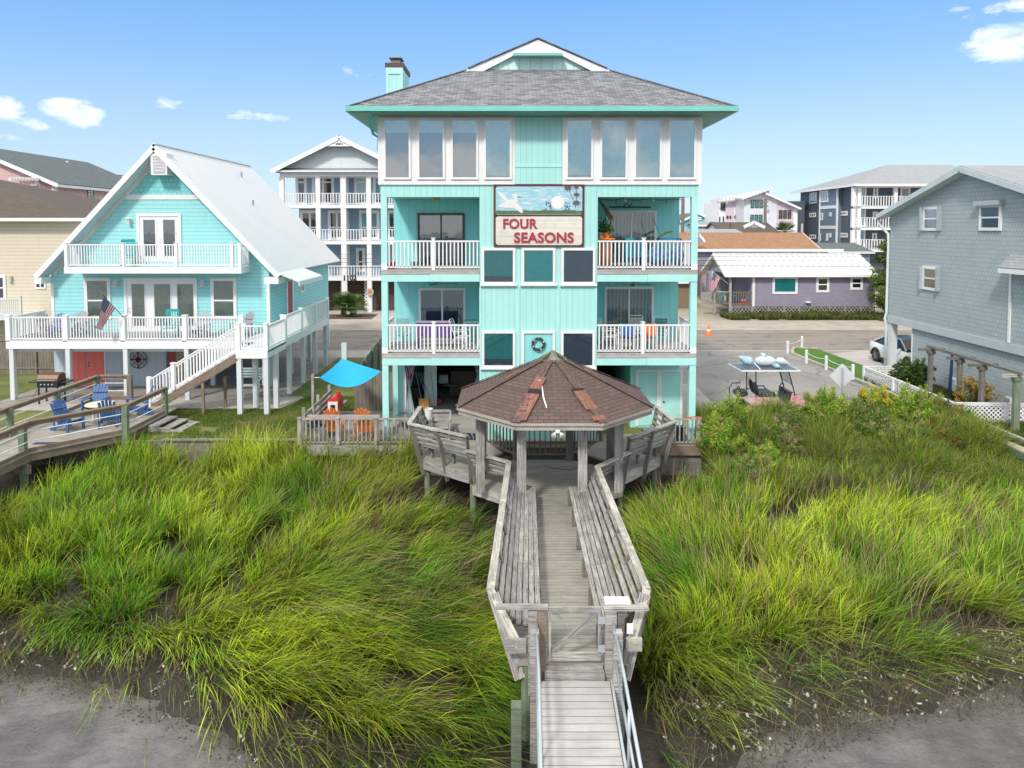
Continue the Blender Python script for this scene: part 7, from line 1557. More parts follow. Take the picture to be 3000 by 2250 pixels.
# traffic cone
c_ = PZ(2076, 981, .015); t = thing('traffic_cone', c_, 'orange traffic cone with a white band on the street', 'traffic cone'); mb = MB(); mb.lathe(c_, [(.22, .04), (.13, .28)], 16); mb.lathe(c_, [(.11, .42), (.04, .72), (0, .72)], 16); mb.build('cone_body', 'orange', t); mb = MB(); mb.lathe(c_, [(.13, .28), (.11, .42)], 16); mb.build('white_band', 'whiteclean', t); mb = MB(); mb.box(c_.x-.25, c_.x+.25, c_.y-.25, c_.y+.25, c_.z, c_.z+.04); mb.build('cone_base', 'orange', t)
# diamond sign seen from behind
c_ = PY(2467, 1101, 27.5); t = thing('road_sign', (c_.x, 27.5, 0), 'grey back of a diamond shaped road sign on a post by the driveway end', 'sign'); mb = MB(); s_ = .50
P = [];  r_ = .06
for k in range(4):
    an = k*math.pi/2; cx_, cz = c_.x+(s_-r_*1.4)*math.cos(an), c_.z+(s_-r_*1.4)*math.sin(an)
    for j in (-1, -.5, 0, .5, 1): P.append((cx_+r_*math.cos(an+j*.785), 27.5, cz+r_*math.sin(an+j*.785)))
mb.slab(P, .006); mb.build('sign_plate', plain('bare_sign_metal', (.66,.69,.72), .4, .15, .06), t); mb = MB(); mb.box(c_.x-.035, c_.x+.035, 27.43, 27.48, -.4, c_.z+.32); mb.build('sign_post', 'alu', t)
# white SUV
def suv(loc, rz):
    t = thing('parked_car', (0, 0, 0), 'white crossover car parked beside the grey house', 'car'); body = M['carwhite']
    # sections along the length (front is -y): y, half width, z sill, z belt, roof z, roof half width
    S_ = [(-2.35, .70, .42, .72), (-2.25, .86, .28, .80), (-1.9, .93, .24, .90), (-1.1, .95, .22, .98), (-.2, .95, .22, 1.00), (.8, .95, .22, 1.02), (1.6, .94, .24, 1.06), (2.1, .90, .30, 1.08), (2.30, .80, .45, 1.00), (2.36, .70, .5, .9)]
    mb = MB()
    def ring(s): y, w, z0, z1 = s; return [Vector((x, y, z)) for x, z in ((-w*.9, z0), (-w, z0+.12), (-w, z0+(z1-z0)*.6), (-w*.95, z1-.03), (-w*.72, z1), (0, z1+.03), (w*.72, z1), (w*.95, z1-.03), (w, z0+(z1-z0)*.6), (w, z0+.12), (w*.9, z0))]
    R_ = [ring(s) for s in S_]
    for a, b in zip(R_, R_[1:]):
        for k in range(10): mb.face([a[k], b[k], b[k+1], a[k+1]])
    mb.face(R_[0]); mb.face(R_[-1][::-1]); b_ = mb.build('body', body, t, True)
    mb = MB(); C_ = [(-1.15, .80, .99, .82, 1.0), (-.35, .80, 1.0, .62, 1.50), (.3, .80, 1.0, .60, 1.58), (1.0, .80, 1.02, .58, 1.54), (2.0, .78, 1.06, .62, 1.12)]
    for (y0, w0, z0, u0, t0), (y1, w1, z1, u1, t1) in zip(C_, C_[1:]):
        mb.face([(-u0, y0, t0), (u0, y0, t0), (u1, y1, t1), (-u1, y1, t1)])
    gl = MB()
    for (y0, w0, z0, u0, t0), (y1, w1, z1, u1, t1) in zip(C_, C_[1:]):
        for s in (-1, 1): gl.face([(s*w0, y0, z0), (s*w1, y1, z1), (s*u1, y1, t1), (s*u0, y0, t0)])
    for (y0, w0, z0, u0, t0), (y1, w1, z1, u1, t1) in (C_[0:2], C_[3:5]): gl.face([(-u0*.94, y0-.0, t0+.012), (u0*.94, y0, t0+.012), (u1*.94, y1, t1+.012), (-u1*.94, y1, t1+.012)])
    gl.build('windows', 'carglass', t); mb.build('car_roof', 'carblack', t)
    mb = MB()
    for s in (-1, 1): mb.bar((s*.80, -1.12, 1.0), (s*.62, -.35, 1.51), .05, .07); mb.bar((s*.60, -.35, 1.51), (s*.585, .95, 1.56), .05, .05); mb.bar((s*.58, .95, 1.555), (s*.70, 1.95, 1.14), .06, .08)
    mb.build('roof_rail', body, t)
    for s in (-1, 1):
        for y_ in (-1.45, 1.42):
            mb = MB(); mb.tube([(s*.72, y_, .36), (s*.955, y_, .36)], .36, 24); w_ = mb.build('wheel', 'tyre', t); mb = MB(); mb.tube([(s*.956, y_, .36), (s*.962, y_, .36)], .25, 20)
            mb.build('rim', 'rimdark', w_); mb = MB()
            for k in range(5): an = k*1.2566; mb.bar((s*.965, y_, .36), (s*.965, y_+.23*math.cos(an), .36+.23*math.sin(an)), .02, .05, (1, 0, 0))
            mb.build('spoke', 'steel', w_); mb = MB(); mb.tube([Vector((s*.945, y_+.42*math.cos(a_*math.pi/10), .36+.42*math.sin(a_*math.pi/10))) for a_ in range(11)], .045, 6); mb.build('wheel_arch', 'carblack', t)
        mb = MB(); mb.box(s*.93, s*.965, -1.0, 1.0, .22, .34); mb.build('sill', 'carblack', t); mb = MB(); mb.slab([(s*.62, -2.33, .78), (s*.90, -2.17, .76), (s*.90, -2.12, .66), (s*.62, -2.36, .68)], .02); mb.build('headlight', 'carglass', t); mb = MB(); mb.ell((s*1.02, -.85, 1.05), .10, .06, .07, 8, 6); mb.build('mirror', body, t)
    mb = MB(); mb.box(-.55, .55, -2.385, -2.35, .34, .5); mb.build('front_grille', 'carblack', t); t.location = loc; t.rotation_euler.z = rz; return t
m_, t_, b_ = nt('white_car_paint'); b_.inputs['Base Color'].default_value = (.72,.73,.75,1); b_.inputs['Roughness'].default_value = .25; b_.inputs['Coat Weight'].default_value = .6; M['carwhite'] = m_
M['carblack'] = plain('gloss_black_trim', (.012,.012,.014), .25); M['carglass'] = plain('tinted_car_glass', (.015,.017,.02), .05, bump=0); M['tyre'] = plain('tyre_rubber', (.018,.018,.018), .85); M['rimdark'] = plain('dark_alloy', (.10,.10,.11), .35, .6)
suv((21.75, 38.4, .02), R(4))
dc = suv((0, 0, 0), 0); dc['label'] = 'dark car parked in the carport under the turquoise house'; dc.location = (4.0, 31.2, .0); dc.rotation_euler.z = R(0)
for o in dc.children:
    if o.name.split('.')[0] in ('body', 'roof_rail', 'mirror'): o.data.materials[0] = M['carblack']
# golf cart
m_, t_, b_ = nt('pink_camo_paint'); q = N(t_); q.l(q.mix(q.ramp(q.noise(q.pos(), 7, 4, .6), .48, .52), (.70,.26,.33), (.78,.50,.52)), b_.inputs['Base Color']); b_.inputs['Roughness'].default_value = .35; M['pinkbody'] = m_
GCo = Vector((10.35, 28.5, .02)); t = thing('golf_cart', GCo, 'pink golf cart with black seats and a grey roof parked on the driveway', 'golf cart'); G = lambda x, y, z: GCo+Vector((x, y, z))
mb = MB(); mb.slab([G(-.75, -.55, .80), G(.30, -.55, .80), G(.38, -.55, .50), G(.35, -.55, .28), G(-.35, -.55, .28), G(-.45, -.55, .55), G(-.70, -.55, .66), G(-.95, -.55, .62), G(-1.0, -.55, .75)][::-1], -1.1); mb.build('rear_body', 'pinkbody', t, False)
mb = MB(); mb.slab([G(.82, -.52, .36), G(1.42, -.52, .36), G(1.48, -.52, .62), G(1.22, -.52, .86), G(1.0, -.52, .98), G(.94, -.52, .95)][::1], 1.04) ; mb.build('front_cowl', 'pinkbody', t); mb = MB(); mb.hexa([G(.72, -.48, .62), G(1.0, -.48, .62), G(1.0, .48, .62), G(.72, .48, .62), G(.84, -.5, 1.02), G(1.02, -.5, .98), G(1.02, .5, .98), G(.84, .5, 1.02)]); mb.build('dashboard', 'blackplastic', t); mb = MB(); mb.slab([G(.80, -.5, 1.84), G(.95, -.5, 1.3), G(.95, .5, 1.3), G(.80, .5, 1.84)], .01); mb.build('windscreen', 'glass', t)
mb = MB(); mb.box(*[v for a_ in ((GCo.x+.3, GCo.x+.95), (GCo.y-.52, GCo.y+.52), (GCo.z+.26, GCo.z+.30)) for v in a_]); mb.build('floor_pan', 'black', t)
for nm, P in (('seat', ((-.35, .30, .80, .92))), ): mb = MB(); mb.box(GCo.x+P[0], GCo.x+P[1], GCo.y-.5, GCo.y+.5, GCo.z+P[2], GCo.z+P[3]); mb.build(nm, 'blackplastic', t)
for y_ in (-.26, .26):
    mb = MB(); rot = Matrix.Rotation(R(-12), 3, 'Y'); mb.ell(G(-.42, y_, 1.12), .08, .22, .26, 12, 8, rot); mb.build('seat_back', 'blackplastic', t, True)
mb = MB(); mb.ell(G(-.95, 0, .88), .28, .52, .13, 14, 8); mb.build('rear_seat', 'blackplastic', t, True)
for y_ in (-.55, .55):
    mb = MB(); mb.tube([G(-1.22, y_, .35), G(-1.22, y_, .95), G(-1.10, y_, 1.14), G(-.75, y_, 1.15)], .022, 8); mb.build('grab_rail', 'black', t, True)
    mb = MB(); mb.tube([G(-.50, y_, .8), G(-.52, y_, 1.88)], .024, 8); mb.build('roof_strut', 'black', t); mb = MB(); mb.tube([G(1.05, y_, .9), G(.78, y_, 1.86)], .024, 8); mb.build('windscreen_post', 'black', t)
    mb = MB(); mb.tube([G(-.30, y_, .86), G(-.25, y_, 1.02), G(.2, y_, 1.02), G(.30, y_, .85)], .025, 8); mb.build('arm_rail', 'black', t, True)
mb = MB(); mb.tube([G(.93, -.5, 1.32), G(.93, .5, 1.32)], .02, 8); mb.build('windscreen_bar', 'alu', t)
mb = MB(); c2 = [G(.62+.06*math.cos(a_), -.25+.17*math.sin(a_), 1.16+.15*math.cos(a_)) for a_ in [k*6.2832/16 for k in range(17)]]; mb.tube(c2, .02, 6, False); mb.bar(G(.62, -.42, 1.16), G(.62, -.08, 1.16), .03, .03); st_ = mb.build('steering_wheel', 'black', t); mb = MB(); mb.tube([G(.62, -.25, 1.15), G(.98, -.25, .72)], .03, 8); mb.build('steering_column', 'black', t)
mb = MB(); mb.slab([G(-1.10, -.62, 1.90), G(1.18, -.62, 1.90), G(1.12, .62, 1.93), G(-1.22, .62, 1.93)], .03); ro_ = mb.build('cart_roof', plain('slate_cart_roof', (.13,.14,.17), .4), t)
mb = MB(); mb.bar(G(-1.12, -.64, 1.89), G(1.20, -.64, 1.89), .03, .05); mb.bar(G(-1.24, .64, 1.91), G(1.14, .64, 1.91), .03, .03); mb.bar(G(-1.12, -.64, 1.89), G(-1.24, .64, 1.91), .03, .04); mb.bar(G(1.20, -.64, 1.89), G(1.14, .64, 1.91), .03, .04); mb.build('roof_edge', 'whiteclean', ro_)
for (x_, y_) in ((-.75, -.5), (-.75, .5), (1.12, -.5), (1.12, .5)): mb = MB(); mb.tube([G(x_, y_-.1, .24), G(x_, y_+.1, .24)], .26, 18); mb.build('wheel', 'tyre', t)
# inflatable dolphin
DP = thing('inflatable_dolphin', G(0, .15, 1.93), 'pale blue inflatable dolphin strapped on the golf cart roof', 'inflatable'); D = lambda x, y, z: G(x, y+.1, 1.93+z); M['dolph'] = plain('pale_blue_vinyl', (.45,.62,.74), .25, var=.3, sc=2.5); M['dolph2'] = plain('grey_white_vinyl', (.62,.66,.70), .25, var=.1)
def blob(pts, rad, name, m, n=14): mb = MB(); mb.tube(pts, rad, n); return mb.build(name, m, DP, True)
blob([D(-.35, 0, .18), D(-.28, 0, .20), D(-.05, 0, .22), D(.25, 0, .21), D(.45, 0, .19), D(.5, 0, .18)], [.04, .15, .215, .21, .13, .04], 'body', 'dolph2')
blob([D(-1.05, 0, .40), D(-.95, 0, .36), D(-.75, 0, .26), D(-.55, 0, .2), D(-.40, 0, .18)], [.02, .08, .17, .19, .06], 'tail', 'dolph'); blob([D(.50, 0, .20), D(.58, 0, .22), D(.75, 0, .20), D(.92, 0, .14), D(1.02, 0, .10), D(1.12, 0, .10)], [.05, .14, .16, .09, .04, .02], 'head', 'dolph2')
blob([D(.05, 0, .38), D(-.02, 0, .46), D(-.12, 0, .54)], [.13, .09, .02], 'dorsal_fin', 'dolph'); blob([D(.30, -.15, .10), D(.42, -.35, .07), D(.5, -.45, .07)], [.05, .11, .04], 'flipper', 'dolph')
for x_ in (-.42, .50): mb = MB(); mb.bar(G(x_, .25, 2.15), G(x_+.05, -.63, 1.935), .04, .008); mb.build('strap', 'whiteclean' if x_ < 0 else 'teal', DP)
# propped bicycle rack silhouette behind the cart, white boards and bags
mb = MB(); pts = [PY(2160+dx, yy, 28.6) for dx, yy in ((0, 1175), (0, 1135), (3, 1131), (6, 1135), (6, 1175))]; mb.tube(pts, .025, 6); one('hitch_rack', mb, 'black', 'thin dark metal hoop standing behind the golf cart', 'rack')
c0 = PZ(2085, 1222, .1); mb = MB(); mb.slab([PZ(2068, 1190, .12), PZ(2096, 1187, .12), PZ(2134, 1222, .12), PZ(2100, 1230, .12)][::-1], .05); one('white_board', mb, 'white', 'flat weathered white board lying at the corner of the turquoise house', 'board')
for i, (x, y, s) in enumerate(((2052, 1203, .22), (2064, 1208, .2), (2050, 1213, .24))): mb = MB(); mb.ell(PZ(x, y, .12+.04*i), s*1.3, s*.8, .12, 12, 8); one('sandbag', mb, plain('grey_bag', (.34,.38,.44), .8), 'grey sandbag lying beside the right corner post of the turquoise house', 'sandbag', 'sandbags by the corner post', True)
# ---------------------------------------------------------------- utility poles and wires
for (x, lb) in ((-48, 'wooden utility pole far left along the street'), (1.0, 'wooden utility pole hidden behind the turquoise house'), (50, 'wooden utility pole far right along the street')):
    t = thing('utility_pole', (x, 55, 0), lb, 'utility pole', 'utility poles on the street'); mb = MB(); mb.tube([(x, 55, 0), (x, 55, 8.5)], [.16, .11], 10); mb.build('pole', 'wooddark', t); mb = MB(); mb.bar((x, 54.2, 5.6), (x, 55.8, 5.6), .1, .12); mb.build('crossarm', 'wooddark', t)
for i, (za, th) in enumerate(((5.62, .012), (5.30, .02), (5.0, .02), (4.62, .03))):
    for k, (xa_, xb_) in enumerate(((-48, 1), (1, 50))):
        pts = [(xa_+(xb_-xa_)*u/20, 55-.3*i, za-.5*(u/20)*(1-u/20)*1.2+.15*k) for u in range(21)]; mb = MB(); mb.tube(pts, th, 5, False); one('overhead_wire', mb, 'black', ('left span of', 'right span of')[k]+' the '+('topmost', 'second', 'third', 'lowest')[i]+' overhead wire along the street', 'wire', 'overhead wires')
c_ = PY(2241, 664, 100); t = thing('utility_pole', (c_.x, 100, 0), 'distant dark utility pole with crossarms before the modern house', 'utility pole', 'utility poles on the street'); mb = MB(); mb.tube([(c_.x, 100, 0), (c_.x, 100, PY(2241, 582, 100).z)], .22, 8); mb.build('pole', 'wooddark', t)
mb = MB()
for y in (592, 604): z_ = PY(2241, y, 100).z; mb.bar((c_.x-1.1, 100, z_), (c_.x+.4, 100, z_), .15, .15)
mb.build('crossarm', 'wooddark', t); mb = MB(); mb.tube([(c_.x+.3, 100, PY(2241, 625, 100).z), (c_.x+.3, 100, PY(2241, 613, 100).z)], .28, 8); mb.build('transformer', 'steel', t)
c_ = PY(2002, 650, 90); t = thing('utility_pole', (c_.x, 84, 0), 'dark utility pole seen through the upper right balcony', 'utility pole', 'utility poles on the street'); mb = MB(); mb.tube([(c_.x*.93, 84, 0), (c_.x*.93, 84, PY(2002, 580, 84).z)], .2, 8); mb.build('pole', 'wooddark', t)
# ---------------------------------------------------------------- shrubs, trees, palms
M['leaf'] = leafmat('shrub_leaf', .30, .5)
def leaves(name, C_, par, size, cols, seed, mat=None, flat=.0):
    """leaf-sized faces at points C_"""
    rs = np.random.RandomState(seed); n = len(C_); a = rs.normal(0, 1, (n, 3)); a /= np.linalg.norm(a, axis=1)[:, None]; b = np.cross(a, rs.normal(0, 1, (n, 3))); b /= np.linalg.norm(b, axis=1)[:, None]
    s = size*rs.uniform(.6, 1.3, (n, 1)); V = np.stack([C_-a*s, C_+b*s*.45, C_+a*s, C_-b*s*.45], 1).astype(np.float32)
    me = bpy.data.meshes.new(name); me.vertices.add(4*n); me.vertices.foreach_set('co', V.ravel()); me.loops.add(4*n); me.loops.foreach_set('vertex_index', np.arange(4*n, dtype=np.int32)); me.polygons.add(n)
    me.polygons.foreach_set('loop_start', np.arange(n, dtype=np.int32)*4); me.polygons.foreach_set('loop_total', np.full(n, 4, np.int32)); me.update(calc_edges=True)
    col = np.ones((n, 4, 4), np.float32); col[:, :, :3] = cols[:, None, :]; at = me.attributes.new('tone', 'FLOAT_COLOR', 'POINT'); at.data.foreach_set('color', col.ravel()); me.materials.append(mat or M['leaf'])
    o = bpy.data.objects.new(name, me); COL.objects.link(o)
    if par is not None: o.parent = par
    return o
def shrub(label, rx, ry, h, n, pal, seed, group='shrubs between the marsh and the driveway', tips=None, size=.035, name='shrub', flower=None, cat='shrub'):
    rs = np.random.RandomState(seed); t = thing(name, (0, 0, 0), label, cat, group); mb = MB(); K = 78
    ends = []
    for k in range(K):
        an = rs.uniform(0, 6.28); r_ = rs.uniform(.1, 1)**.6; e = Vector((rx*r_*math.cos(an), ry*r_*math.sin(an), h*(1-.5*r_*r_)*rs.uniform(.62, 1.22))); m_ = Vector((e.x*.35, e.y*.35, e.z*.5)); mb.tube([(0, 0, 0), m_, e], [.02, .012, .004], 4, False); ends.append((m_, e))
    mb.build('stems', 'wooddark', t); per = n//K; P = []; C = []
    pal = np.array(pal)
    for k, (m_, e) in enumerate(ends):
        u = rs.uniform(.25, 1.05, per)[:, None]; m2, e2 = np.array(m_), np.array(e); p = m2+(e2-m2)*u + rs.normal(0, 1, (per, 3))*np.array([.11, .11, .12])*(1.15-.8*u); base = pal[rs.randint(len(pal))]; c_ = base*rs.uniform(.6, 1.35, (per, 1)); 
        if tips is not None and rs.rand() < tips[1]: c_ = np.where(u > .82, np.array(tips[0])*rs.uniform(.7, 1.2, (per, 1)), c_)
        P.append(p); C.append(c_)
    P = np.concatenate(P); C = np.concatenate(C); P[:, 2] = np.maximum(P[:, 2], .02); leaves('foliage', P, t, size, C, seed+1)
    if flower is not None:
        F_ = []
        for (m_, e) in ends[::3]: F_.append(np.array(e)+rs.normal(0, .05, (60, 3))+np.array([0, 0, .06]))
        F_ = np.concatenate(F_); leaves('flower_heads', F_, t, .03, np.array(flower)*rs.uniform(.7, 1.2, (len(F_), 1)), seed+2)
    return t
GR = [(.20,.38,.03), (.34,.50,.05), (.42,.52,.08), (.13,.26,.03), (.30,.34,.10)]; OL = [(.20,.28,.06), (.28,.30,.10), (.16,.25,.04), (.28,.25,.13)]; RU = [(.25,.15,.05), (.16,.17,.05), (.12,.17,.04)]
sA = shrub('yellow-green feathery shrub in front of the golf cart', 1.1, 1.0, 1.5, 15000, GR, 41, tips=((.44,.42,.12), .25)); sB = shrub('olive brown shrub below the pink golf cart', 1.2, 1.0, 1.35, 14000, OL, 42, tips=((.42,.36,.20), .25)); sC = shrub('rusty red-brown low shrub beside the lattice fence', 1.0, 1.1, .9, 11000, RU, 43, tips=((.40,.24,.06), .3)); sD = shrub('green shrub with bright yellow flower plumes beside the road sign', .9, .8, 1.6, 12000, GR, 44, flower=(.75,.50,.02))
def put(s, x, y, z=None, rz=0, lab=None, first=False, sc=1.0):
    z = float(height(np.array([x]), np.array([y]))[0])-.03 if z is None else z
    if first: o = s; o.location = (x, y, z); o.rotation_euler.z = rz
    else: o = dup(s, (x, y, z), rz, lab)
    o.scale = (sc, sc, sc)
put(sA, 8.2, 25.6, None, .5, None, True, .95); put(sB, 10.3, 25.4, None, 1, None, True, .85); put(sC, 16.3, 26.4, None, 0, None, True, 1.1); put(sD, 13.7, 26.3, None, .4, None, True, 1.0)
for (s, x, y, rz, sc, lb) in ((sA, 7.35, 24.4, 2, .95, 'yellow-green shrub touching the right corner post of the turquoise house'), (sB, 9.2, 24.3, 3, .95, 'olive shrub in the middle of the slope, left of the dead patch'), (sA, 11.8, 26.1, 4, 1.05, 'tall yellow-green shrub just left of the road sign post'), (sA, 14.9, 26.1, 1.2, 1.05, 'broad bright green shrub right of the road sign'), (sB, 12.9, 25.2, 5, 1.05, 'olive brown shrub directly below the road sign'),
                             (sA, 8.4, 23.1, 5.5, .85, 'small green shrub at the edge of the marsh grass near the house'), (sC, 15.4, 25.1, 2.2, 1.15, 'rusty shrub sprawling down the slope toward the bulkhead'), (sC, 16.6, 24.9, 4, .9, 'low red-brown shrub against the right bulkhead'), (sB, 14.1, 24.4, 1.7, .9, 'dull olive shrub behind the tall marsh grass on the right'), (sD, 11.9, 26.7, 3.3, .7, 'small yellow flowered plant beside the golf cart front wheel'),
                             (sA, 13.3, 24.1, .2, .8, 'pale green shrub low on the slope beside the grey dead grass'), (sB, 7.6, 22.6, 2.9, .8, 'dark olive shrub at the foot of the slope near the patio'), (sA, 16.4, 27.6, .9, .8, 'green shrub along the driveway kerb before the lattice fence')):
    put(s, x, y, None, rz, lb, sc=sc)
verge('slope_undergrowth', 6.9, 17.1, 22.0, 26.8, 80000, 1.15, [(.22,.40,.03), (.38,.46,.06), (.13,.22,.03), (.32,.28,.13)], 'tangled undergrowth covering the slope between the shrubs', 33, .025, hz=height)
verge('dead_grass_patch', 9.8, 13.0, 21.6, 24.0, 24000, 1.0, [(.20,.17,.12), (.14,.125,.09), (.26,.23,.17), (.10,.11,.05)], 'patch of grey-brown dead grass on the slope', 34, .016, leanamt=.5, hz=height)
verge('fence_weeds', 17.5, 17.95, 27.6, 34.6, 5000, .35, [(.08,.15,.02), (.14,.19,.04)], 'green weeds growing through the lattice fence', 35, .03); verge('fence_weeds', 17.6, 20.4, 21.0, 27.2, 20000, .22, [(.06,.14,.02), (.11,.19,.03), (.16,.17,.05)], 'green ground cover behind the right bulkhead', 36, .03)
sE = shrub('large leafed green bush behind the lattice fence by the white pillar', 1.1, .8, 1.35, 5000, [(.07,.13,.03), (.10,.17,.04)], 45, 'garden shrubs of the grey house', size=.07); put(sE, 19.0, 33.0, 0, 0, None, True)
sF = shrub('twiggy garden bush with orange-yellow leaves between the pergola posts', .9, .7, 1.3, 1500, [(.10,.16,.04), (.40,.25,.03)], 46, 'garden shrubs of the grey house', size=.06, flower=(.70,.38,.02)); put(sF, 19.3, 29.0, 0, 0, None, True)
# low ground bed
verge('garden_bed', 17.7, 20.2, 27.7, 34.4, 22000, .28, [(.05,.10,.02), (.08,.14,.03), (.13,.11,.05)], 'dark green ground cover inside the lattice fence', 37, .04)
# wind-shaped evergreen by the cottage
def tree(label, loc, h, rx, n, seed, name='evergreen_tree', pal=((.05,.10,.02), (.09,.15,.03), (.16,.21,.05))):
    rs = np.random.RandomState(seed); t = thing(name, (0, 0, 0), label, 'tree'); mb = MB(); tr = [(0, 0, 0), (.1, 0, h*.3), (-.1, .1, h*.65), (.05, 0, h*.95)]; mb.tube(tr, [.16, .12, .08, .02], 8); P = []; C = []
    for k in range(44):
        z = h*rs.uniform(.12, 1.0); an = rs.uniform(0, 6.28); L = rx*(1.1-.65*z/h)*rs.uniform(.5, 1.2); e = np.array([L*math.cos(an), L*math.sin(an), z+L*.25]); s = np.array([0, 0, z-L*.15]); mb.tube([tuple(s), tuple(e)], [.035, .008], 4, False)
        m_ = n//44; u = rs.uniform(.2, 1.1, m_)[:, None]; P.append(s+(e-s)*u+rs.normal(0, .16, (m_, 3))*np.array([1, 1, .8])); C.append(np.array(pal[rs.randint(len(pal))])*rs.uniform(.6, 1.4, (m_, 1)))
    mb.build('trunk', 'wooddark', t); leaves('crown', np.concatenate(P), t, .10, np.concatenate(C), seed); t.location = loc; return t
tree('ragged green cedar rising behind the eave of the grey house', (31.2, 58.5, 0), 6.9, 1.35, 9000, 61); tree('smaller dark cedar at the end of the lavender cottage', (32.6, 59.3, 0), 4.2, 1.4, 7000, 62)
tree('rounded dark bush at the right end of the cottage skirt', (32.2, 58.0, 0), 2.4, 1.3, 6000, 63, 'evergreen_bush')
def palm(label, loc, h, L, nf, seed, name='palm_tree', trunks=1):
    rs = np.random.RandomState(seed); t = thing(name, (0, 0, 0), label, 'palm', 'palms'); 
    for q_ in range(trunks):
        ox, oy = (0, 0) if trunks == 1 else (rs.uniform(-.9, .9), rs.uniform(-.4, .4)); hh = h*rs.uniform(.75, 1.05); mb = MB(); mb.tube([(ox, oy, 0), (ox+.05, oy, hh*.6), (ox, oy, hh)], [.16, .13, .12], 8); mb.build('trunk', 'wooddark', t); P = MB()
        for k in range(nf):
            an = rs.uniform(0, 6.28); el = rs.uniform(-.3, 1.2); d_ = np.array([math.cos(an)*math.cos(el), math.sin(an)*math.cos(el), math.sin(el)]); c_ = np.array([ox, oy, hh])+d_*L*.42
            for j in range(13):
                b = (j-6)*.19; s_ = np.array([-math.sin(an), math.cos(an), 0]); dd = d_*math.cos(b)+s_*math.sin(b); e = c_+dd*L*.6+np.array([0, 0, -.10*L*(1-math.sin(el))]); w_ = s_*math.cos(b)*.025*L/.8+np.array([0,0,.012])
                P.face([tuple(c_-w_*.5), tuple(c_+dd*L*.3-w_), tuple(e), tuple(c_+dd*L*.3+w_)])
            P.bar((ox, oy, hh), tuple(c_), .02, .02)
        P.build('fronds', 'palmleaf', t)
    t.location = loc; return t
m_, t_, b_ = nt('palm_frond_green'); q = N(t_); q.l(q.mix(q.attr('rnd'), (.04,.10,.02), (.13,.20,.05)), b_.inputs['Base Color']); b_.inputs['Roughness'].default_value = .5; M['palmleaf'] = m_
palm('clump of fan palms in front of the apartment block', (PY(1012, 0, 60).x, 60., 0), 1.1, 1.25, 34, 71, trunks=4); palm('distant palm crown above the orange-brown roof, left of two', (c(560, 0, 88).x, 88, 0), c(560, 585, 88).z, 1.6, 34, 72); palm('distant palm crown above the orange-brown roof, right of two', (c(975, 0, 88).x, 88, 0), c(975, 570, 88).z+.2, 1.6, 34, 73)
sheet('planting_bed', [(PY(940, 0, 60).x, 58.2), (PY(1090, 0, 60).x, 58.2), (PY(1090, 0, 60).x, 61.5), (PY(940, 0, 60).x, 61.5)], .02, plain('brown_mulch', (.14,.09,.06), .95, var=.4, sc=5), 'brown mulch bed round the palms')

# ================================================================ THINGS AROUND THE MAIN HOUSE
# orange chairs
oc = adirondack('orange', 'orange adirondack chair on the patio, left of the pair under the blue sail', 'orange adirondack chairs on the patio', 1.12); oc.location = (-6.35, 25.5, .03); oc.rotation_euler.z = R(185); dup(oc, (-5.15, 25.45, .03), R(175), 'orange adirondack chair on the patio beside the turquoise corner post')
# shade sail
SA = PY(1003, 1050, 27.8); SBp = PY(936, 1106, 25.5); SC = PY(1116, 1087, 25.2)
t = thing('shade_sail', (SA.x, 27, 2), 'bright blue triangular shade sail stretched over the patio', 'shade sail'); mb = MB(); n = 12
def sp_(u, v_):
    w_ = max(0, 1-u-v_); p = SA*w_+SBp*u+SC*v_; s = u*v_+v_*w_+u*w_; c3 = (SA+SBp+SC)/3; return p + (c3-p)*s*.25 - Vector((0, -.1*u*v_*4, .50*u*v_*4))
for i in range(n):
    for j in range(n-i):
        u, v_ = i/n, j/n; d_ = 1/n; mb.face([sp_(u, v_), sp_(u+d_, v_), sp_(u, v_+d_)])
        if i+j < n-1: mb.face([sp_(u+d_, v_), sp_(u+d_, v_+d_), sp_(u, v_+d_)])
mb.build('canopy', 'sail', t, True); mb = MB(); mb.tube([SBp, PY(918, 1106, 25.5)], .012, 6); mb.build('rope', 'white', t)
mb = MB(); p_ = PY(916, 1100, 25.5); mb.bar((p_.x, 25.5, 0), (p_.x, 25.5, p_.z+.05), .09, .09); one('sail_post', mb, 'wood', 'timber post holding the left corner of the blue sail', 'post')
mb = MB(); p_ = PY(1008, 1005, 33.5); mb.box(p_.x-.12, p_.x+.12, 33.45, 33.6, 0, p_.z); one('grey_post', mb, 'greypost', 'grey post standing behind the blue sail peak', 'post')
# red toy dog house
c0 = Vector((-6.75, 27.2, .53)); t = thing('pet_house', c0, 'small red plastic pet house with a white front on the patio bench', 'pet house'); mb = MB(); mb.box(c0.x-.22, c0.x+.22, 27.0, 27.75, c0.z, c0.z+.28); mb.build('body', 'red', t); mb = MB(); mb.tube([(c0.x, 27.0, c0.z+.28), (c0.x, 27.78, c0.z+.28)], .225, 14); mb.build('roof', 'red', t)
mb = MB(); mb.box(c0.x-.19, c0.x+.19, 26.93, 26.985, c0.z, c0.z+.36); mb.build('front', 'whiteclean', t); mb = MB(); mb.box(c0.x-.09, c0.x+.09, 26.915, 26.928, c0.z+.04, c0.z+.25); mb.build('doorway', 'black', t); mb = MB(); mb.lathe((c0.x+.1, 27.45, c0.z+.5), [(.08, 0), (.08, .16), (0, .17)], 10); mb.build('chimney', 'red', t)
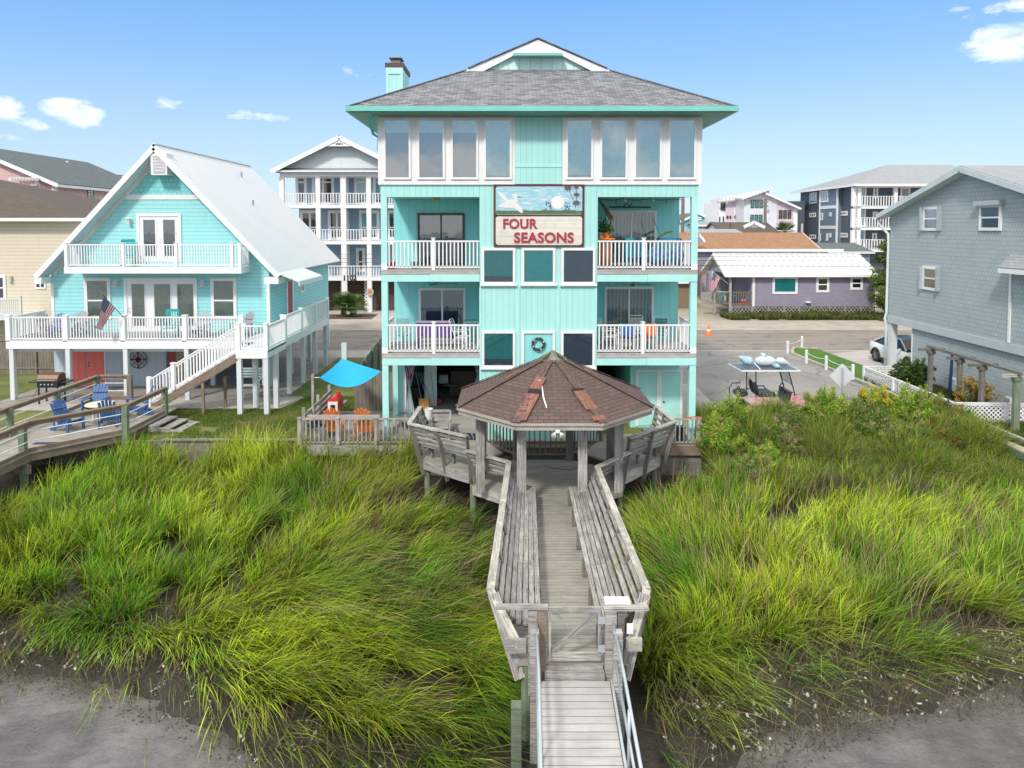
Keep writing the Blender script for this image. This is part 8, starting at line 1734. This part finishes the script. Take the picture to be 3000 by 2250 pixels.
# coiled things on bench
rs = random.Random(2); 
for (x, y, r_, m_, lb) in ((-6.95, 25.3, .22, plain('dark_hose', (.04,.045,.06), .5), 'dark coiled hose lying on the patio corner'), (-6.55, 25.9, .12, plain('magenta_cloth', (.45,.03,.13), .8), 'small magenta bundle on the patio behind the orange chair')):
    mb = MB(); pts = [(x+r_*(1+.3*rs.random())*math.cos(k*.7), y+r_*(1+.3*rs.random())*math.sin(k*.7), .42+.003*k+rs.random()*.04) for k in range(40)]; mb.tube(pts, .02, 6); one('coil', mb, m_, lb, 'hose')
bx(PT, 'corner_box', 'wood', -7.15, -6.5, 25.0, 26.0, .04, .40)
# garage contents
gz0 = .285
def cur(x, z0_, z1_, lab, side):
    t = thing('curtain', (x, YB-.15, z0_), lab, 'curtain', 'tied curtains of the garage opening'); mb = MB(); H_ = z1_-z0_; n = 14; m_ = 16
    def P(i, j): v_ = j/m_; zz = z1_-H_*v_; wd = .30*(abs(v_-.55)/.55)**.8+.05 if v_ < .55 else .05+.18*((v_-.55)/.45); u = (i/n-.5); return Vector((x+u*wd*1.6+side*.16*(1-abs(v_-.55)), YB-.15+.05*math.sin(i*1.7), zz))
    for i in range(n):
        for j in range(m_): mb.face([P(i, j), P(i+1, j), P(i+1, j+1), P(i, j+1)], [(i/n, j/m_), ((i+1)/n, j/m_), ((i+1)/n, (j+1)/m_), (i/n, (j+1)/m_)])
    mb.build('cloth', 'beachcloth', t, True)
m_, t_, b_ = nt('printed_beach_cloth'); q = N(t_); uv = q.sep(q.uv()); c1 = q.mix(q.m('GREATER_THAN', uv[0], .45), (.10,.05,.35), (.55,.06,.05)); c1 = q.mix(q.ramp(q.noise(q.uv(), 9, 3), .5, .55), c1, (.62,.60,.62)); q.l(q.mix(q.ramp(uv[1], .42, .48), c1, (.45,.52,.58)), b_.inputs['Base Color']); b_.inputs['Roughness'].default_value = .9; M['beachcloth'] = m_
gt_ = zfl-.02
cur(bxx(1205, 1150), gz0, gt_, 'tied back curtain with red and purple print at the left of the garage opening', -.3); cur(bxx(1398, 1150)+.0, gz0+.9, gt_, 'tied back printed curtain at the right of the garage opening', .3)
bx(H, 'garage_inner_door', 'whiteclean', bxx(1235, 1150), bxx(1272, 1150), YB+1.0, YB+1.05, gz0, gt_)
mb = MB()
for i, (x0_, x1_) in enumerate(((1225, 1262), (1232, 1270), (1242, 1250), (1218, 1240), (1262, 1275))): mb.tube([PY(x0_, 1090, YB+.5), PY(x1_, 1195, YB+.4)], .015, 6)
o = one('fishing_rods', mb, plain('pale_rod', (.35,.38,.40), .4), 'bundle of thin rods and poles leaning inside the garage', 'fishing rods', None)
rs = random.Random(9)
for i, (x, y, s, m_, lb) in enumerate(((1215, 1150, .25, 'black', 'dark box of gear at the left inside the garage'), (1235, 1168, .22, 'blackplastic', 'black bag on the garage floor behind the tan chair'), (1270, 1160, .22, 'blue', 'blue-grey bin among the garage clutter'), (1285, 1175, .12, 'red', 'small red can on the garage floor'), (1300, 1110, .2, 'greyplastic', 'grey bin on the shelf inside the garage'), (1360, 1120, .6, plain('brown_shelf', (.10,.065,.05), .8), 'brown wooden cabinet at the back of the garage'))):
    p_ = PY(x, y, YB+1.2+.5*(i % 3)); mb = MB(); mb.hexa([(p_.x-s, p_.y-s*.6, p_.z-s*.8), (p_.x+s, p_.y-s*.6, p_.z-s*.8), (p_.x+s, p_.y+s*.6, p_.z-s*.8), (p_.x-s, p_.y+s*.6, p_.z-s*.8), (p_.x-s*.9, p_.y-s*.5, p_.z+s*.8), (p_.x+s*.9, p_.y-s*.5, p_.z+s*.8), (p_.x+s*.9, p_.y+s*.5, p_.z+s*.8), (p_.x-s*.9, p_.y+s*.5, p_.z+s*.8)]) ; o = one('storage_box', mb, m_, lb, 'box', 'clutter in the garage'); k = MB(); k.box(p_.x-s*.95, p_.x+s*.95, p_.y-s*.6, p_.y+s*.6, p_.z+s*.8+.001, p_.z+s*.9); k.build('lid', m_, o)
    zf = min(v.z for v in mb.v); o.location.z += max(gz0-o.location.z, 0) if y > 1140 else 0
bx(H, 'garage_shelf', 'dimroom', bxx(1285, 1100), bxx(1330, 1100), YB+1.6, YB+2.3, PY(1300, 1123, YB+1.9).z-.04, PY(1300, 1123, YB+1.9).z-.0)
# tan chair, bucket, glass table, rug
cc = Vector((PY(1240, 1180, 26.6).x, 26.6, .06)); t = thing('cafe_chair', cc, 'chair with an orange-tan panel back beside the white bucket', 'chair'); mb = MB(); mb.slab([cc+Vector(p) for p in ((-.22, .2, .50), (.22, .2, .50), (.22, .26, .98), (-.22, .26, .98))], .03); mb.build('backrest', plain('tan_panel_orange', (.50,.24,.05), .6), t); mb = MB(); mb.box(cc.x-.23, cc.x+.23, cc.y-.25, cc.y+.2, cc.z+.44, cc.z+.48); mb.build('seat', 'black', t)
for u in (-.21, .21):
    for v_ in (-.23, .2): mb = MB(); mb.bar(cc+Vector((u, v_, 0)), cc+Vector((u, v_, .98 if v_ > 0 else .44)), .025, .025); mb.build('leg', 'black', t)
cc = Vector((PY(1256, 1210, 26.0).x, 26.0, .50)); t = thing('bucket', cc, 'white plastic bucket standing on a low stool by the garage', 'bucket'); mb = MB(); mb.lathe(cc, [(0, .0), (.13, .0), (.16, .38), (.17, .38), (.17, .35)], 18); mb.build('body', 'whiteclean', t, False); mb = MB(); mb.tube([cc+Vector((.16*math.cos(a_), 0, .36+.2*math.sin(a_))) for a_ in [k*math.pi/8 for k in range(9)]], .008, 6, False); mb.build('handle', 'black', t)
t = thing('stool', (cc.x, cc.y, .06), 'low dark stool carrying the white bucket', 'stool'); mb = MB(); mb.box(cc.x-.2, cc.x+.2, cc.y-.2, cc.y+.2, .46, .498); mb.build('seat', 'wooddark', t)
for u in (-.17, .17):
    for v_ in (-.17, .17): mb = MB(); mb.bar((cc.x+u, cc.y+v_, .06), (cc.x+u, cc.y+v_, .46), .04, .04); mb.build('leg', 'wooddark', t)
cc = PY(1200, 1222, 25.7); t = thing('glass_table', (cc.x, 25.7, .06), 'round glass patio table left of the bucket', 'table'); mb = MB(); mb.lathe((cc.x, 25.7, cc.z), [(0, .01), (.55, .01), (.55, 0), (0, 0)], 24); mb.build('table_top', plain('green_glass_top', (.16,.22,.21), .05), t)
mb = MB(); n_ = 24; mb.tube([(cc.x+.56*math.cos(k*6.2832/n_), 25.7+.56*math.sin(k*6.2832/n_), cc.z) for k in range(n_+1)], .02, 6, False); mb.build('rim', plain('bronze_rim', (.25,.18,.12), .5), t)
for k in range(4): an = .785+k*1.571; mb = MB(); mb.bar((cc.x+.4*math.cos(an), 25.7+.4*math.sin(an), .06), (cc.x+.45*math.cos(an), 25.7+.45*math.sin(an), cc.z), .03, .03); mb.build('leg', 'black', t)
mb = MB(); mb.ell((cc.x+.2, 25.6, cc.z+.03), .12, .04, .02, 8, 6); one('yellow_toy', mb, plain('yellow_plastic', (.55,.60,.03), .5), 'small yellow object on the glass patio table', 'toy')
m_, t_, b_ = nt('navy_patterned_rug'); q = N(t_); wv = q.n('ShaderNodeTexWave'); wv.inputs['Scale'].default_value = 1.6; wv.inputs['Distortion'].default_value = 14; wv.inputs['Detail'].default_value = 1; q.l(q.pos(), wv.inputs['Vector']); q.l(q.mix(q.ramp(wv.outputs['Fac'], .75, .85), (.015,.022,.04), (.20,.22,.25)), b_.inputs['Base Color']); b_.inputs['Roughness'].default_value = .95
mb = MB(); mb.box(-2.9, -.95, 24.9, 26.9, .062, .08); one('rug', mb, m_, 'dark navy patterned rug on the patio between the garage and gazebo', 'rug')
# timber armchair by the left wing
cc = Vector((-2.45, 25.1, .06)); t = thing('timber_armchair', cc, 'weathered slatted timber armchair between the left wing bench and the rug', 'chair'); mb = MB()
for i in range(4): mb.bar(cc+Vector((-.3, -.25+i*.15, .42)), cc+Vector((.3, -.25+i*.15, .42)), .13, .03)
mb.build('seat', 'wood', t); mb = MB()
for i in range(3): mb.bar(cc+Vector((-.32, .32, .56+i*.16)), cc+Vector((.32, .32, .56+i*.16)), .03, .10)
mb.build('backrest', 'wood', t)
for s in (-1, 1): mb = MB(); mb.bar(cc+Vector((s*.34, -.3, .66)), cc+Vector((s*.34, .32, .66)), .10, .035); mb.bar(cc+Vector((s*.34, -.28, 0)), cc+Vector((s*.34, -.28, .66)), .07, .07); mb.bar(cc+Vector((s*.34, .3, 0)), cc+Vector((s*.34, .3, .9)), .07, .07); mb.build('arm', 'wood', t)
# red and black cords at the right end
mb = MB(); p_ = Vector((6.35, 24.45, .96)); mb.tube([p_+Vector((-.25+.12*k+.03*math.sin(k*3), .02*math.cos(k*2), .02+.02*math.sin(k*5))) for k in range(6)]+[p_+Vector((.35, -.05, -.1))], .018, 6); one('extension_cord', mb, 'red', 'red cord draped on the railing end by the right corner post', 'cord')
mb = MB(); mb.tube([p_+Vector((.4, -.06, -.05)), p_+Vector((.5, -.08, -.3)), p_+Vector((.42, -.08, -.42)), p_+Vector((.36, -.08, -.3)), p_+Vector((.5, -.08, -.55)), p_+Vector((.58, -.08, -.75))], .01, 6); one('hanging_cable', mb, 'black', 'thin dark cable dangling beside the right corner post', 'cord')
mb = MB(); mb.box(5.95, 6.25, 24.75, 25.0, .04, .5); o = one('black_bin', mb, 'black', 'dark bin behind the right patio railing', 'bin'); bx(o, 'lid', 'black', 5.93, 6.27, 24.73, 25.02, .501, .54)
# balcony furniture
def strapchair(m, mf, lab, grp):
    t = thing('patio_chair', (0, 0, 0), lab, 'chair', grp); mb = MB()
    for i in range(8): mb.bar((-.24, .22+i*.022, .50+i*.065), (.24, .22+i*.022, .50+i*.065), .008, .045)
    mb.build('backrest', m, t); mb = MB()
    for i in range(7): mb.bar((-.24, -.22+i*.07, .42), (.24, -.22+i*.07, .42), .05, .008)
    mb.build('seat', m, t)
    for s in (-1, 1):
        mb = MB(); mb.tube([(s*.27, .45, 0), (s*.27, .18, .42), (s*.27, .40, 1.02), (s*.22, .42, 1.06)], .016, 6); mb.tube([(s*.27, -.28, 0), (s*.27, -.26, .60), (s*.27, -.15, .66), (s*.27, .26, .64)], .016, 6); mb.tube([(s*.27, -.25, .42), (s*.27, .2, .42)], .016, 6); mb.build('side_frame', mf, t)
    mb = MB(); mb.tube([(-.22, .42, 1.06), (.22, .42, 1.06)], .016, 6); mb.build('top_bar', mf, t); return t
gC = 'chairs on the lower right balcony'; mwh = plain('cream_strap', (.68,.66,.55), .5); mgr = plain('dark_green_strap', (.05,.16,.15), .5)
lo = lambda x, Y: PY(1720+x*.16876, 930, Y).x
pc = strapchair(mwh, 'whiteclean', 'cream strap chair with its back to the sliding door of the lower right balcony', gC); pc.location = (lo(855, 27.1), 26.9, zd2); dup(pc, (lo(400, 26.3), 26.3, zd2), R(75), 'cream strap chair turned sideways at the left of the lower right balcony')
pg_ = strapchair(mgr, 'whiteclean', 'dark green strap chair right of the cream one on the lower right balcony', gC); pg_.location = (lo(1265, 26.6), 26.6, zd2); pg_.rotation_euler.z = R(-20)
def slingchair(m, lab):
    t = thing('sling_chair', (0, 0, 0), lab, 'chair', gC); mb = MB(); mb.box(-.25, .25, .20, .225, .55, .98); mb.build('backrest', m, t); mb = MB(); mb.box(-.25, .25, -.25, .2, .41, .43); mb.build('seat', m, t)
    for s in (-1, 1): mb = MB(); mb.tube([(s*.27, .21, 0), (s*.27, .21, .99)], .015, 6); mb.tube([(s*.27, -.25, 0), (s*.27, -.25, .62), (s*.27, .2, .62)], .015, 6); mb.build('side_frame', 'whiteclean', t)
    return t
for m_, x, lb in (('slingblue', 700, 'folding chair with a bright blue sling back on the lower right balcony'), ('orange', 1045, 'folding chair with an orange sling back on the lower right balcony')):
    M['slingblue'] = plain('bright_blue_sling', (.01,.14,.50), .7); s_ = slingchair(m_, lb); s_.location = (lo(x, 25.7), 25.75, zd2); s_.rotation_euler.z = R(180)
t = thing('balcony_table', (lo(890, 26.3), 26.35, zd2), 'round glass table among the chairs on the lower right balcony', 'table'); l_ = t.location; mb = MB(); mb.lathe((l_.x, l_.y, zd2+.72), [(0, .01), (.55, .01), (.57, 0), (0, -.01)], 20); mb.build('table_top', plain('pale_glass_top', (.35,.50,.48), .1), t)
for k in range(4): an = .785+k*1.571; mb = MB(); mb.bar((l_.x+.35*math.cos(an), l_.y+.35*math.sin(an), zd2), (l_.x+.4*math.cos(an), l_.y+.4*math.sin(an), zd2+.71), .03, .03); mb.build('leg', 'whiteclean', t)
# lower left balcony
ll = lambda x, Y: PY(1100+x*.16876, 930, Y).x
gD = 'furniture on the lower left balcony'
s1_ = strapchair(plain('grey_teal_strap', (.30,.48,.48), .5), 'greypost', 'pale grey-green metal chair at the left of the lower left balcony', gD); s1_.location = (ll(500, 26.6), 26.5, zd2); s1_.rotation_euler.z = R(15)
s2_ = strapchair(plain('pale_aqua_strap', (.45,.68,.70), .5), 'whiteclean', 'pale aqua chair seen from the side near the right of the lower left balcony', gD); s2_.location = (ll(1500, 26.2), 26.1, zd2); s2_.rotation_euler.z = R(80)
t = thing('bench', (ll(1030, 26.4), 26.3, zd2), 'purple-backed bench in front of the lower left sliding door', 'bench', gD); x0_, x1_ = ll(720, 26.3), ll(1330, 26.3); pur = plain('purple_wood', (.13,.05,.26), .6); mb = MB(); mb.box(x0_, x1_, 26.0, 26.05, zd2+.45, zd2+.95); mb.build('backrest', pur, t); mb = MB(); mb.bar((x0_, 26.02, zd2+.99), (x1_, 26.02, zd2+.99), .05, .07); mb.build('top_bar', plain('lilac_bar', (.40,.33,.45), .6), t); mb = MB(); mb.box(x0_, x1_, 26.06, 26.5, zd2+.38, zd2+.42); mb.build('seat', plain('grey_slat', (.35,.38,.45), .6), t)
for x_ in (x0_+.05, x1_-.05): mb = MB(); mb.box(x_-.03, x_+.03, 26.05, 26.45, zd2, zd2+.378); mb.build('leg', pur, t)
t = thing('side_table', (ll(1700, 26.5), 26.5, zd2), 'grey-green slatted table at the right end of the lower left balcony', 'table', gD); l_ = t.location; mb = MB()
for i in range(7): mb.bar((ll(1530, 26.5), 26.1+i*.11, zd2+.95), (CL-.03, 26.1+i*.11, zd2+.95), .09, .03)
mb.build('table_top', plain('slate_teal_wood', (.12,.26,.27), .7), t)
for x_ in (ll(1545, 26.5), CL-.1):
    for y_ in (26.12, 26.75): mb = MB(); mb.bar((x_, y_, zd2), (x_, y_, zd2+.93), .05, .05); mb.build('leg', 'greypost', t)
# upper left balcony bits
for (x, m_, lb) in ((1148, 'red', 'small red can at the left end of the upper left balcony'), (1214, plain('dark_teal_pot', (.05,.16,.16), .5), 'small dark pot behind the upper left balusters')): mb = MB(); p_ = PY(x, 780, 25.6); mb.lathe((p_.x, 25.6, zd3), [(0, 0), (.12, 0), (.14, .25), (0, .26)], 12); mb.build; one('pot', mb, m_, lb, 'pot')
# upper right balcony: tiki thatch, bar, plants, string lights
ur = lambda x, y, Y: PY(1720+x*.16272, 550+y*.16272, Y)
t = thing('tiki_hut_shelf', ur(320, 900, 26.2), 'bamboo tiki bar with a ragged thatch roof at the left of the upper right balcony', 'tiki bar'); mb = MB(); rs = random.Random(6)
for k in range(900):
    u = rs.random(); v_ = rs.random(); top = ur(215, 200, 26.2).lerp(ur(215, 200, 26.9), v_); bot = ur(440+60*rs.random()-30, 560+rs.uniform(-60, 60), 25.8).lerp(ur(440+rs.uniform(-30, 40), 560, 26.9), v_); a_ = top.lerp(bot, u*.7); b_ = top.lerp(bot, min(1, u*.7+.35))+Vector((rs.gauss(0, .02), rs.gauss(0, .03), rs.gauss(0, .02)))
    mb.bar(a_, b_, .018, .005)
m_, t_, b2 = nt('straw_thatch'); q = N(t_); q.l(q.mix(q.attr('rnd'), (.12,.09,.06), (.44,.31,.16)), b2.inputs['Base Color']); b2.inputs['Roughness'].default_value = .9; mb.build('thatch', m_, t)
p0, p1 = ur(200, 930, 26.0), ur(470, 905, 26.0); mb = MB(); mb.box(CR+.01, p1.x, 25.6, 26.5, p1.z-.05, p1.z); mb.build('counter', 'orange', t); mb = MB()
for i, cl_ in enumerate(('orange', 'blue', 'red')): pass
mb.box(CR+.01, p1.x-.15, 25.75, 26.4, zd3, p1.z-.053); mb.build('bar_front', wood('orange_bamboo', (.55,.20,.04), (.38,.12,.03), plank=.08), t)
def pot(x, y, pm_, seed, lb, hh=.35):
    p_ = ur(x, y, 26.0); t = thing('potted_plant', p_, lb, 'plant', 'potted plants on the tiki bar'); mb = MB(); mb.lathe(p_, [(0, 0), (.08, 0), (.11, .20), (.12, .22), (0, .2)], 14); mb.build('pot', pm_, t); rs = np.random.RandomState(seed); P = np.array([0, 0, .3])+rs.normal(0, 1, (260, 3))*np.array([.11, .09, hh*.35]); P[:, 2] += .05; leaves('foliage', P, t, .05, np.array([.05, .13, .03])*rs.uniform(.5, 1.5, (260, 1)), seed)
pot(255, 918, 'cream', 81, 'leafy green plant in a cream pot on the tiki bar', .6); pot(360, 912, 'orange', 82, 'small plant in an orange pot on the tiki bar', .3)
t = thing('string_lights', ur(600, 200, 25.4), 'string of clear hanging bulbs under the ceiling of the upper right balcony', 'string lights'); mb = MB(); pts = [ur(210+1500*k/30, 195+28*abs(math.sin(k*.35)), 25.5+.3*math.sin(k*.5)) for k in range(31)]; mb.tube(pts, .010, 5, False); mb.build('wire', 'black', t)
for (x, y, Y_) in ((690, 190, 25.4), (1195, 185, 25.4), (525, 225, 26.8), (975, 230, 26.8), (1430, 225, 26.8)): p_ = ur(x, y, Y_); mb = MB(); mb.lathe(p_, [(0, -.12), (.035, -.10), (.03, -.03), (.015, 0), (.015, .05), (0, .05)], 10); mb.build('bulb', 'whiteclean' if Y_ < 26 else 'greyplastic', t)
mb = MB(); a_, b_ = ur(400, 345, 27.3), ur(1150, 352, 27.3); mb.tube([a_, b_], .028, 6); mb.tube([ur(650, 335, 27.3), ur(715, 285, 27.3), ur(780, 340, 27.3), ur(808, 280, 27.3)], .02, 6); one('spear_ornament', mb, 'black', 'long dark spear-like ornament above the upper right sliding door', 'ornament')
mb = MB(); a_, b_ = ur(1190, 560, 26.4), ur(1325, 870, 26.2); mb.tube([a_, b_], .012, 5); one('fishing_rod', mb, 'black', 'thin rod leaning across the upper right balcony', 'fishing rod')
t = thing('driftwood', ur(1420, 860, 26.2), 'twisted driftwood piece standing behind the upper right railing', 'ornament'); mb = MB(); rs = random.Random(3); P0 = ur(1290, 890, 26.2); P1 = ur(1550, 780, 26.2); mb.tube([P0, P0.lerp(P1, .5)+Vector((0, 0, .06)), P1], [.05, .035, .015], 6)
for k in range(12): u = rs.random(); s0_ = P0.lerp(P1, u); mb.tube([s0_, s0_+Vector((rs.uniform(-.05, .12), rs.uniform(-.05, .05), rs.uniform(-.12, .14)))], [.014, .005], 5)
mb.build('branch', plain('mossy_wood', (.13,.13,.06), .9), t)
gE = 'colourful furniture behind the upper right railing'
for i, (x0_, x1_, y0_, m_, lb, Y_) in enumerate(((690, 850, 905, 'tealbright', 'tall teal slatted chair behind the upper right balusters', 25.9), (1310, 1700, 905, 'bluebright', 'long blue table at the right of the upper right balcony', 26.2), (830, 1000, 935, 'bluebright', 'blue painted stool behind the middle railing post of the upper right balcony', 25.8))):
    M['tealbright'] = plain('bright_teal_wood', (.01,.33,.42), .5); M['bluebright'] = plain('painted_blue_wood', (.02,.16,.36), .5)
    a_, b_ = ur(x0_, y0_, Y_), ur(x1_, y0_, Y_); t = thing('painted_chair' if i != 1 else 'painted_table', (a_.x, Y_, zd3), lb, 'chair' if i != 1 else 'table', gE); mb = MB(); top = a_.z
    if i == 1: mb.box(a_.x, b_.x, Y_, Y_+.6, top-.04, top); mb.build('table_top', m_, t)
    else:
        for k in range(5): mb.box(a_.x+(b_.x-a_.x)*k/5, a_.x+(b_.x-a_.x)*(k+.8)/5, Y_, Y_+.03, zd3+.4, top)
        mb.build('backrest', m_, t); mb = MB(); mb.box(a_.x, b_.x, Y_-.4, Y_, zd3+.40, zd3+.44); mb.build('seat', m_, t)
    for x_ in (a_.x+.03, b_.x-.03):
        for y_ in (Y_-.35 if i != 1 else Y_+.05, Y_+.02 if i != 1 else Y_+.5): mb = MB(); mb.box(x_-.025, x_+.025, y_-.025, y_+.025, zd3, (zd3+.4) if i != 1 else top-.041); mb.build('leg', m_, t)
t = thing('cushion', ur(1350, 1200, 25.9), 'blue and red patterned cushions stacked behind the right balusters', 'cushions', gE); a_ = ur(1060, 1000, 25.75); b_ = ur(1610, 1400, 25.75)
m_, t_, b2 = nt('patterned_cushion_cloth'); q = N(t_); q.l(q.mix(q.ramp(q.noise(q.pos(), 9, 3), .50, .53), q.mix(q.ramp(q.noise(q.pos(), 6, 2), .54, .57), (.02,.13,.36), (.35,.03,.10)), (.02,.30,.36)), b2.inputs['Base Color']); b2.inputs['Roughness'].default_value = .9
mb = MB()
for k in range(4): mb.ell(((a_.x+b_.x)/2+(k-1.5)*.42, 25.9, zd3+.45), .24, .12, .36, 12, 8)
mb.build('cushion_cover', m_, t, True)
# ================================================================ light, sky, output
SUN_AZ, SUN_EL = R(-24), R(43)
w = bpy.data.worlds.new('World'); S.world = w; w.use_nodes = True; t = w.node_tree; q = N(t)
bg = t.nodes['Background']; sk = q.n('ShaderNodeTexSky'); sk.sky_type = 'NISHITA'; sk.sun_disc = False; sk.sun_elevation = SUN_EL; sk.sun_rotation = math.pi-SUN_AZ
sk.air_density = 1.1; sk.dust_density = .4; sk.ozone_density = 1.8; sk.altitude = 0
dirv = q.n('ShaderNodeTexCoord').outputs['Generated']; sp = q.sep(dirv)
# low cloud bank behind the camera; unseen overcast overhead added to raise the fill
horiz = q.m('SQRT', q.m('ADD', q.m('MULTIPLY', sp[0], sp[0]), q.m('MULTIPLY', sp[1], sp[1])))
n1 = q.noise(q.mapv(dirv, (2.0, 2.0, 5.0)), 1.9, 7, .60, .25)
behind = q.ramp(sp[1], .35, -.5, 0, .05)
n9 = q.noise(q.mapv(dirv, (1, 1, 1.9)), 7.5, 6, .6, .3)
bank = q.ramp(q.m('ADD', q.m('MULTIPLY', q.m('SUBTRACT', .10, sp[2]), 12.0), q.m('MULTIPLY', q.m('SUBTRACT', n9, .5), 4.0)), -.05, .45)
cov = q.m('MAXIMUM', q.m('MULTIPLY', bank, q.m('ADD', .55, q.m('MULTIPLY', n9, .7))), q.m('MULTIPLY', q.ramp(sp[2], .12, .2), q.ramp(q.m('ADD', n1, behind), .515, .61))); cov = q.m('MAXIMUM', cov, q.m('MULTIPLY', q.ramp(sp[2], .30, .48), q.m('ADD', .75, q.m('MULTIPLY', n1, .4))))  # last term is the added overcast overhead, out of view
def puff(x, y, rx, ry, amp=1.0):
    """a single cloud at the direction seen at pixel x, y"""
    d = Vector(ray(x, y)).normalized()
    vm = q.n('ShaderNodeVectorMath', operation='SUBTRACT'); q.l(dirv, vm.inputs[0]); vm.inputs[1].default_value = d
    s3 = q.sep(vm.outputs[0]); a = q.m('DIVIDE', s3[0], rx/2080*d.y); b = q.m('DIVIDE', s3[2], ry/2080*d.y); c_ = q.m('DIVIDE', s3[1], .25)
    r2 = q.m('ADD', q.m('ADD', q.m('MULTIPLY', a, a), q.m('MULTIPLY', b, b)), q.m('MULTIPLY', c_, c_))
    return q.m('MULTIPLY', q.ramp(r2, 1.0, .0), amp)
nn = q.noise(q.mapv(dirv, (1, 1, 1.8)), 22, 7, .62, .4)
tot = None
for args in ((222,332,105,46,.95), (160,318,55,30,.6), (100,358,60,26,.6), (0,318,70,42,.8), (20,400,45,16,.5), (750,345,95,22,.62), (1045,206,60,26,.38), (720,335,40,18,.5), (480,300,60,20,.25),
             (2965,120,110,70,.95), (2900,130,80,34,.7), (2990,20,90,30,.5), (2800,22,40,18,.3), (2850,50,30,12,.25)):
    pf = puff(*args); tot = pf if tot is None else q.m('MAXIMUM', tot, pf)
pc = q.m('MULTIPLY', q.ramp(tot, .0, .15), q.ramp(q.m('ADD', q.m('MULTIPLY', tot, .50), q.m('MULTIPLY', nn, 1.45)), .84, 1.32))
front_ = q.m('MAXIMUM', q.m('MULTIPLY', cov, q.m('MAXIMUM', q.ramp(sp[1], .45, .15), q.ramp(sp[2], .36, .5))), pc)
SKYK = .12
skyc = q.mix(1.0, sk.outputs[0], (SKYK*.98, SKYK*1.02, SKYK*1.10), 'MULTIPLY')
EXPO = .70; k_ = 2**-EXPO
grad = q.n('ShaderNodeValToRGB'); q.l(sp[2], grad.inputs[0]); cr = grad.color_ramp; cr.elements[0].position = 0; cr.elements[0].color = (.57*k_, .75*k_, .97*k_, 1); cr.elements[1].position = 1; cr.elements[1].color = (.30*k_, .40*k_, .58*k_, 1)
for p_, c_ in ((.12, (.46,.68,.97)), (.22, (.27,.54,.97)), (.31, (.17,.44,.94)), (.5, (.20,.40,.75))): e_ = cr.elements.new(p_); e_.color = (c_[0]*k_, c_[1]*k_, c_[2]*k_, 1)
skyc = q.mix(.78, skyc, grad.outputs[0])
colr = q.mix(front_, skyc, (.88,.865,.845))
q.l(colr, bg.inputs[0]); bg.inputs[1].default_value = 1.0
sl = bpy.data.lights.new('sun', 'SUN'); sl.energy = 1.8; sl.angle = R(7); sl.color = (1, .94, .85); so = bpy.data.objects.new('sun', sl); COL.objects.link(so)
sd = Vector((math.sin(SUN_AZ)*math.cos(SUN_EL), -math.cos(SUN_AZ)*math.cos(SUN_EL), math.sin(SUN_EL)))
so.rotation_euler = sd.to_track_quat('Z', 'Y').to_euler(); so.location = (10, -20, 30)
S.render.engine = 'CYCLES'
S.view_settings.view_transform = 'Standard'; S.view_settings.look = 'None'; S.view_settings.exposure = EXPO; S.view_settings.gamma = 1
S.cycles.max_bounces = 6; S.cycles.transparent_max_bounces = 12; S.cycles.caustics_reflective = False; S.cycles.caustics_refractive = False
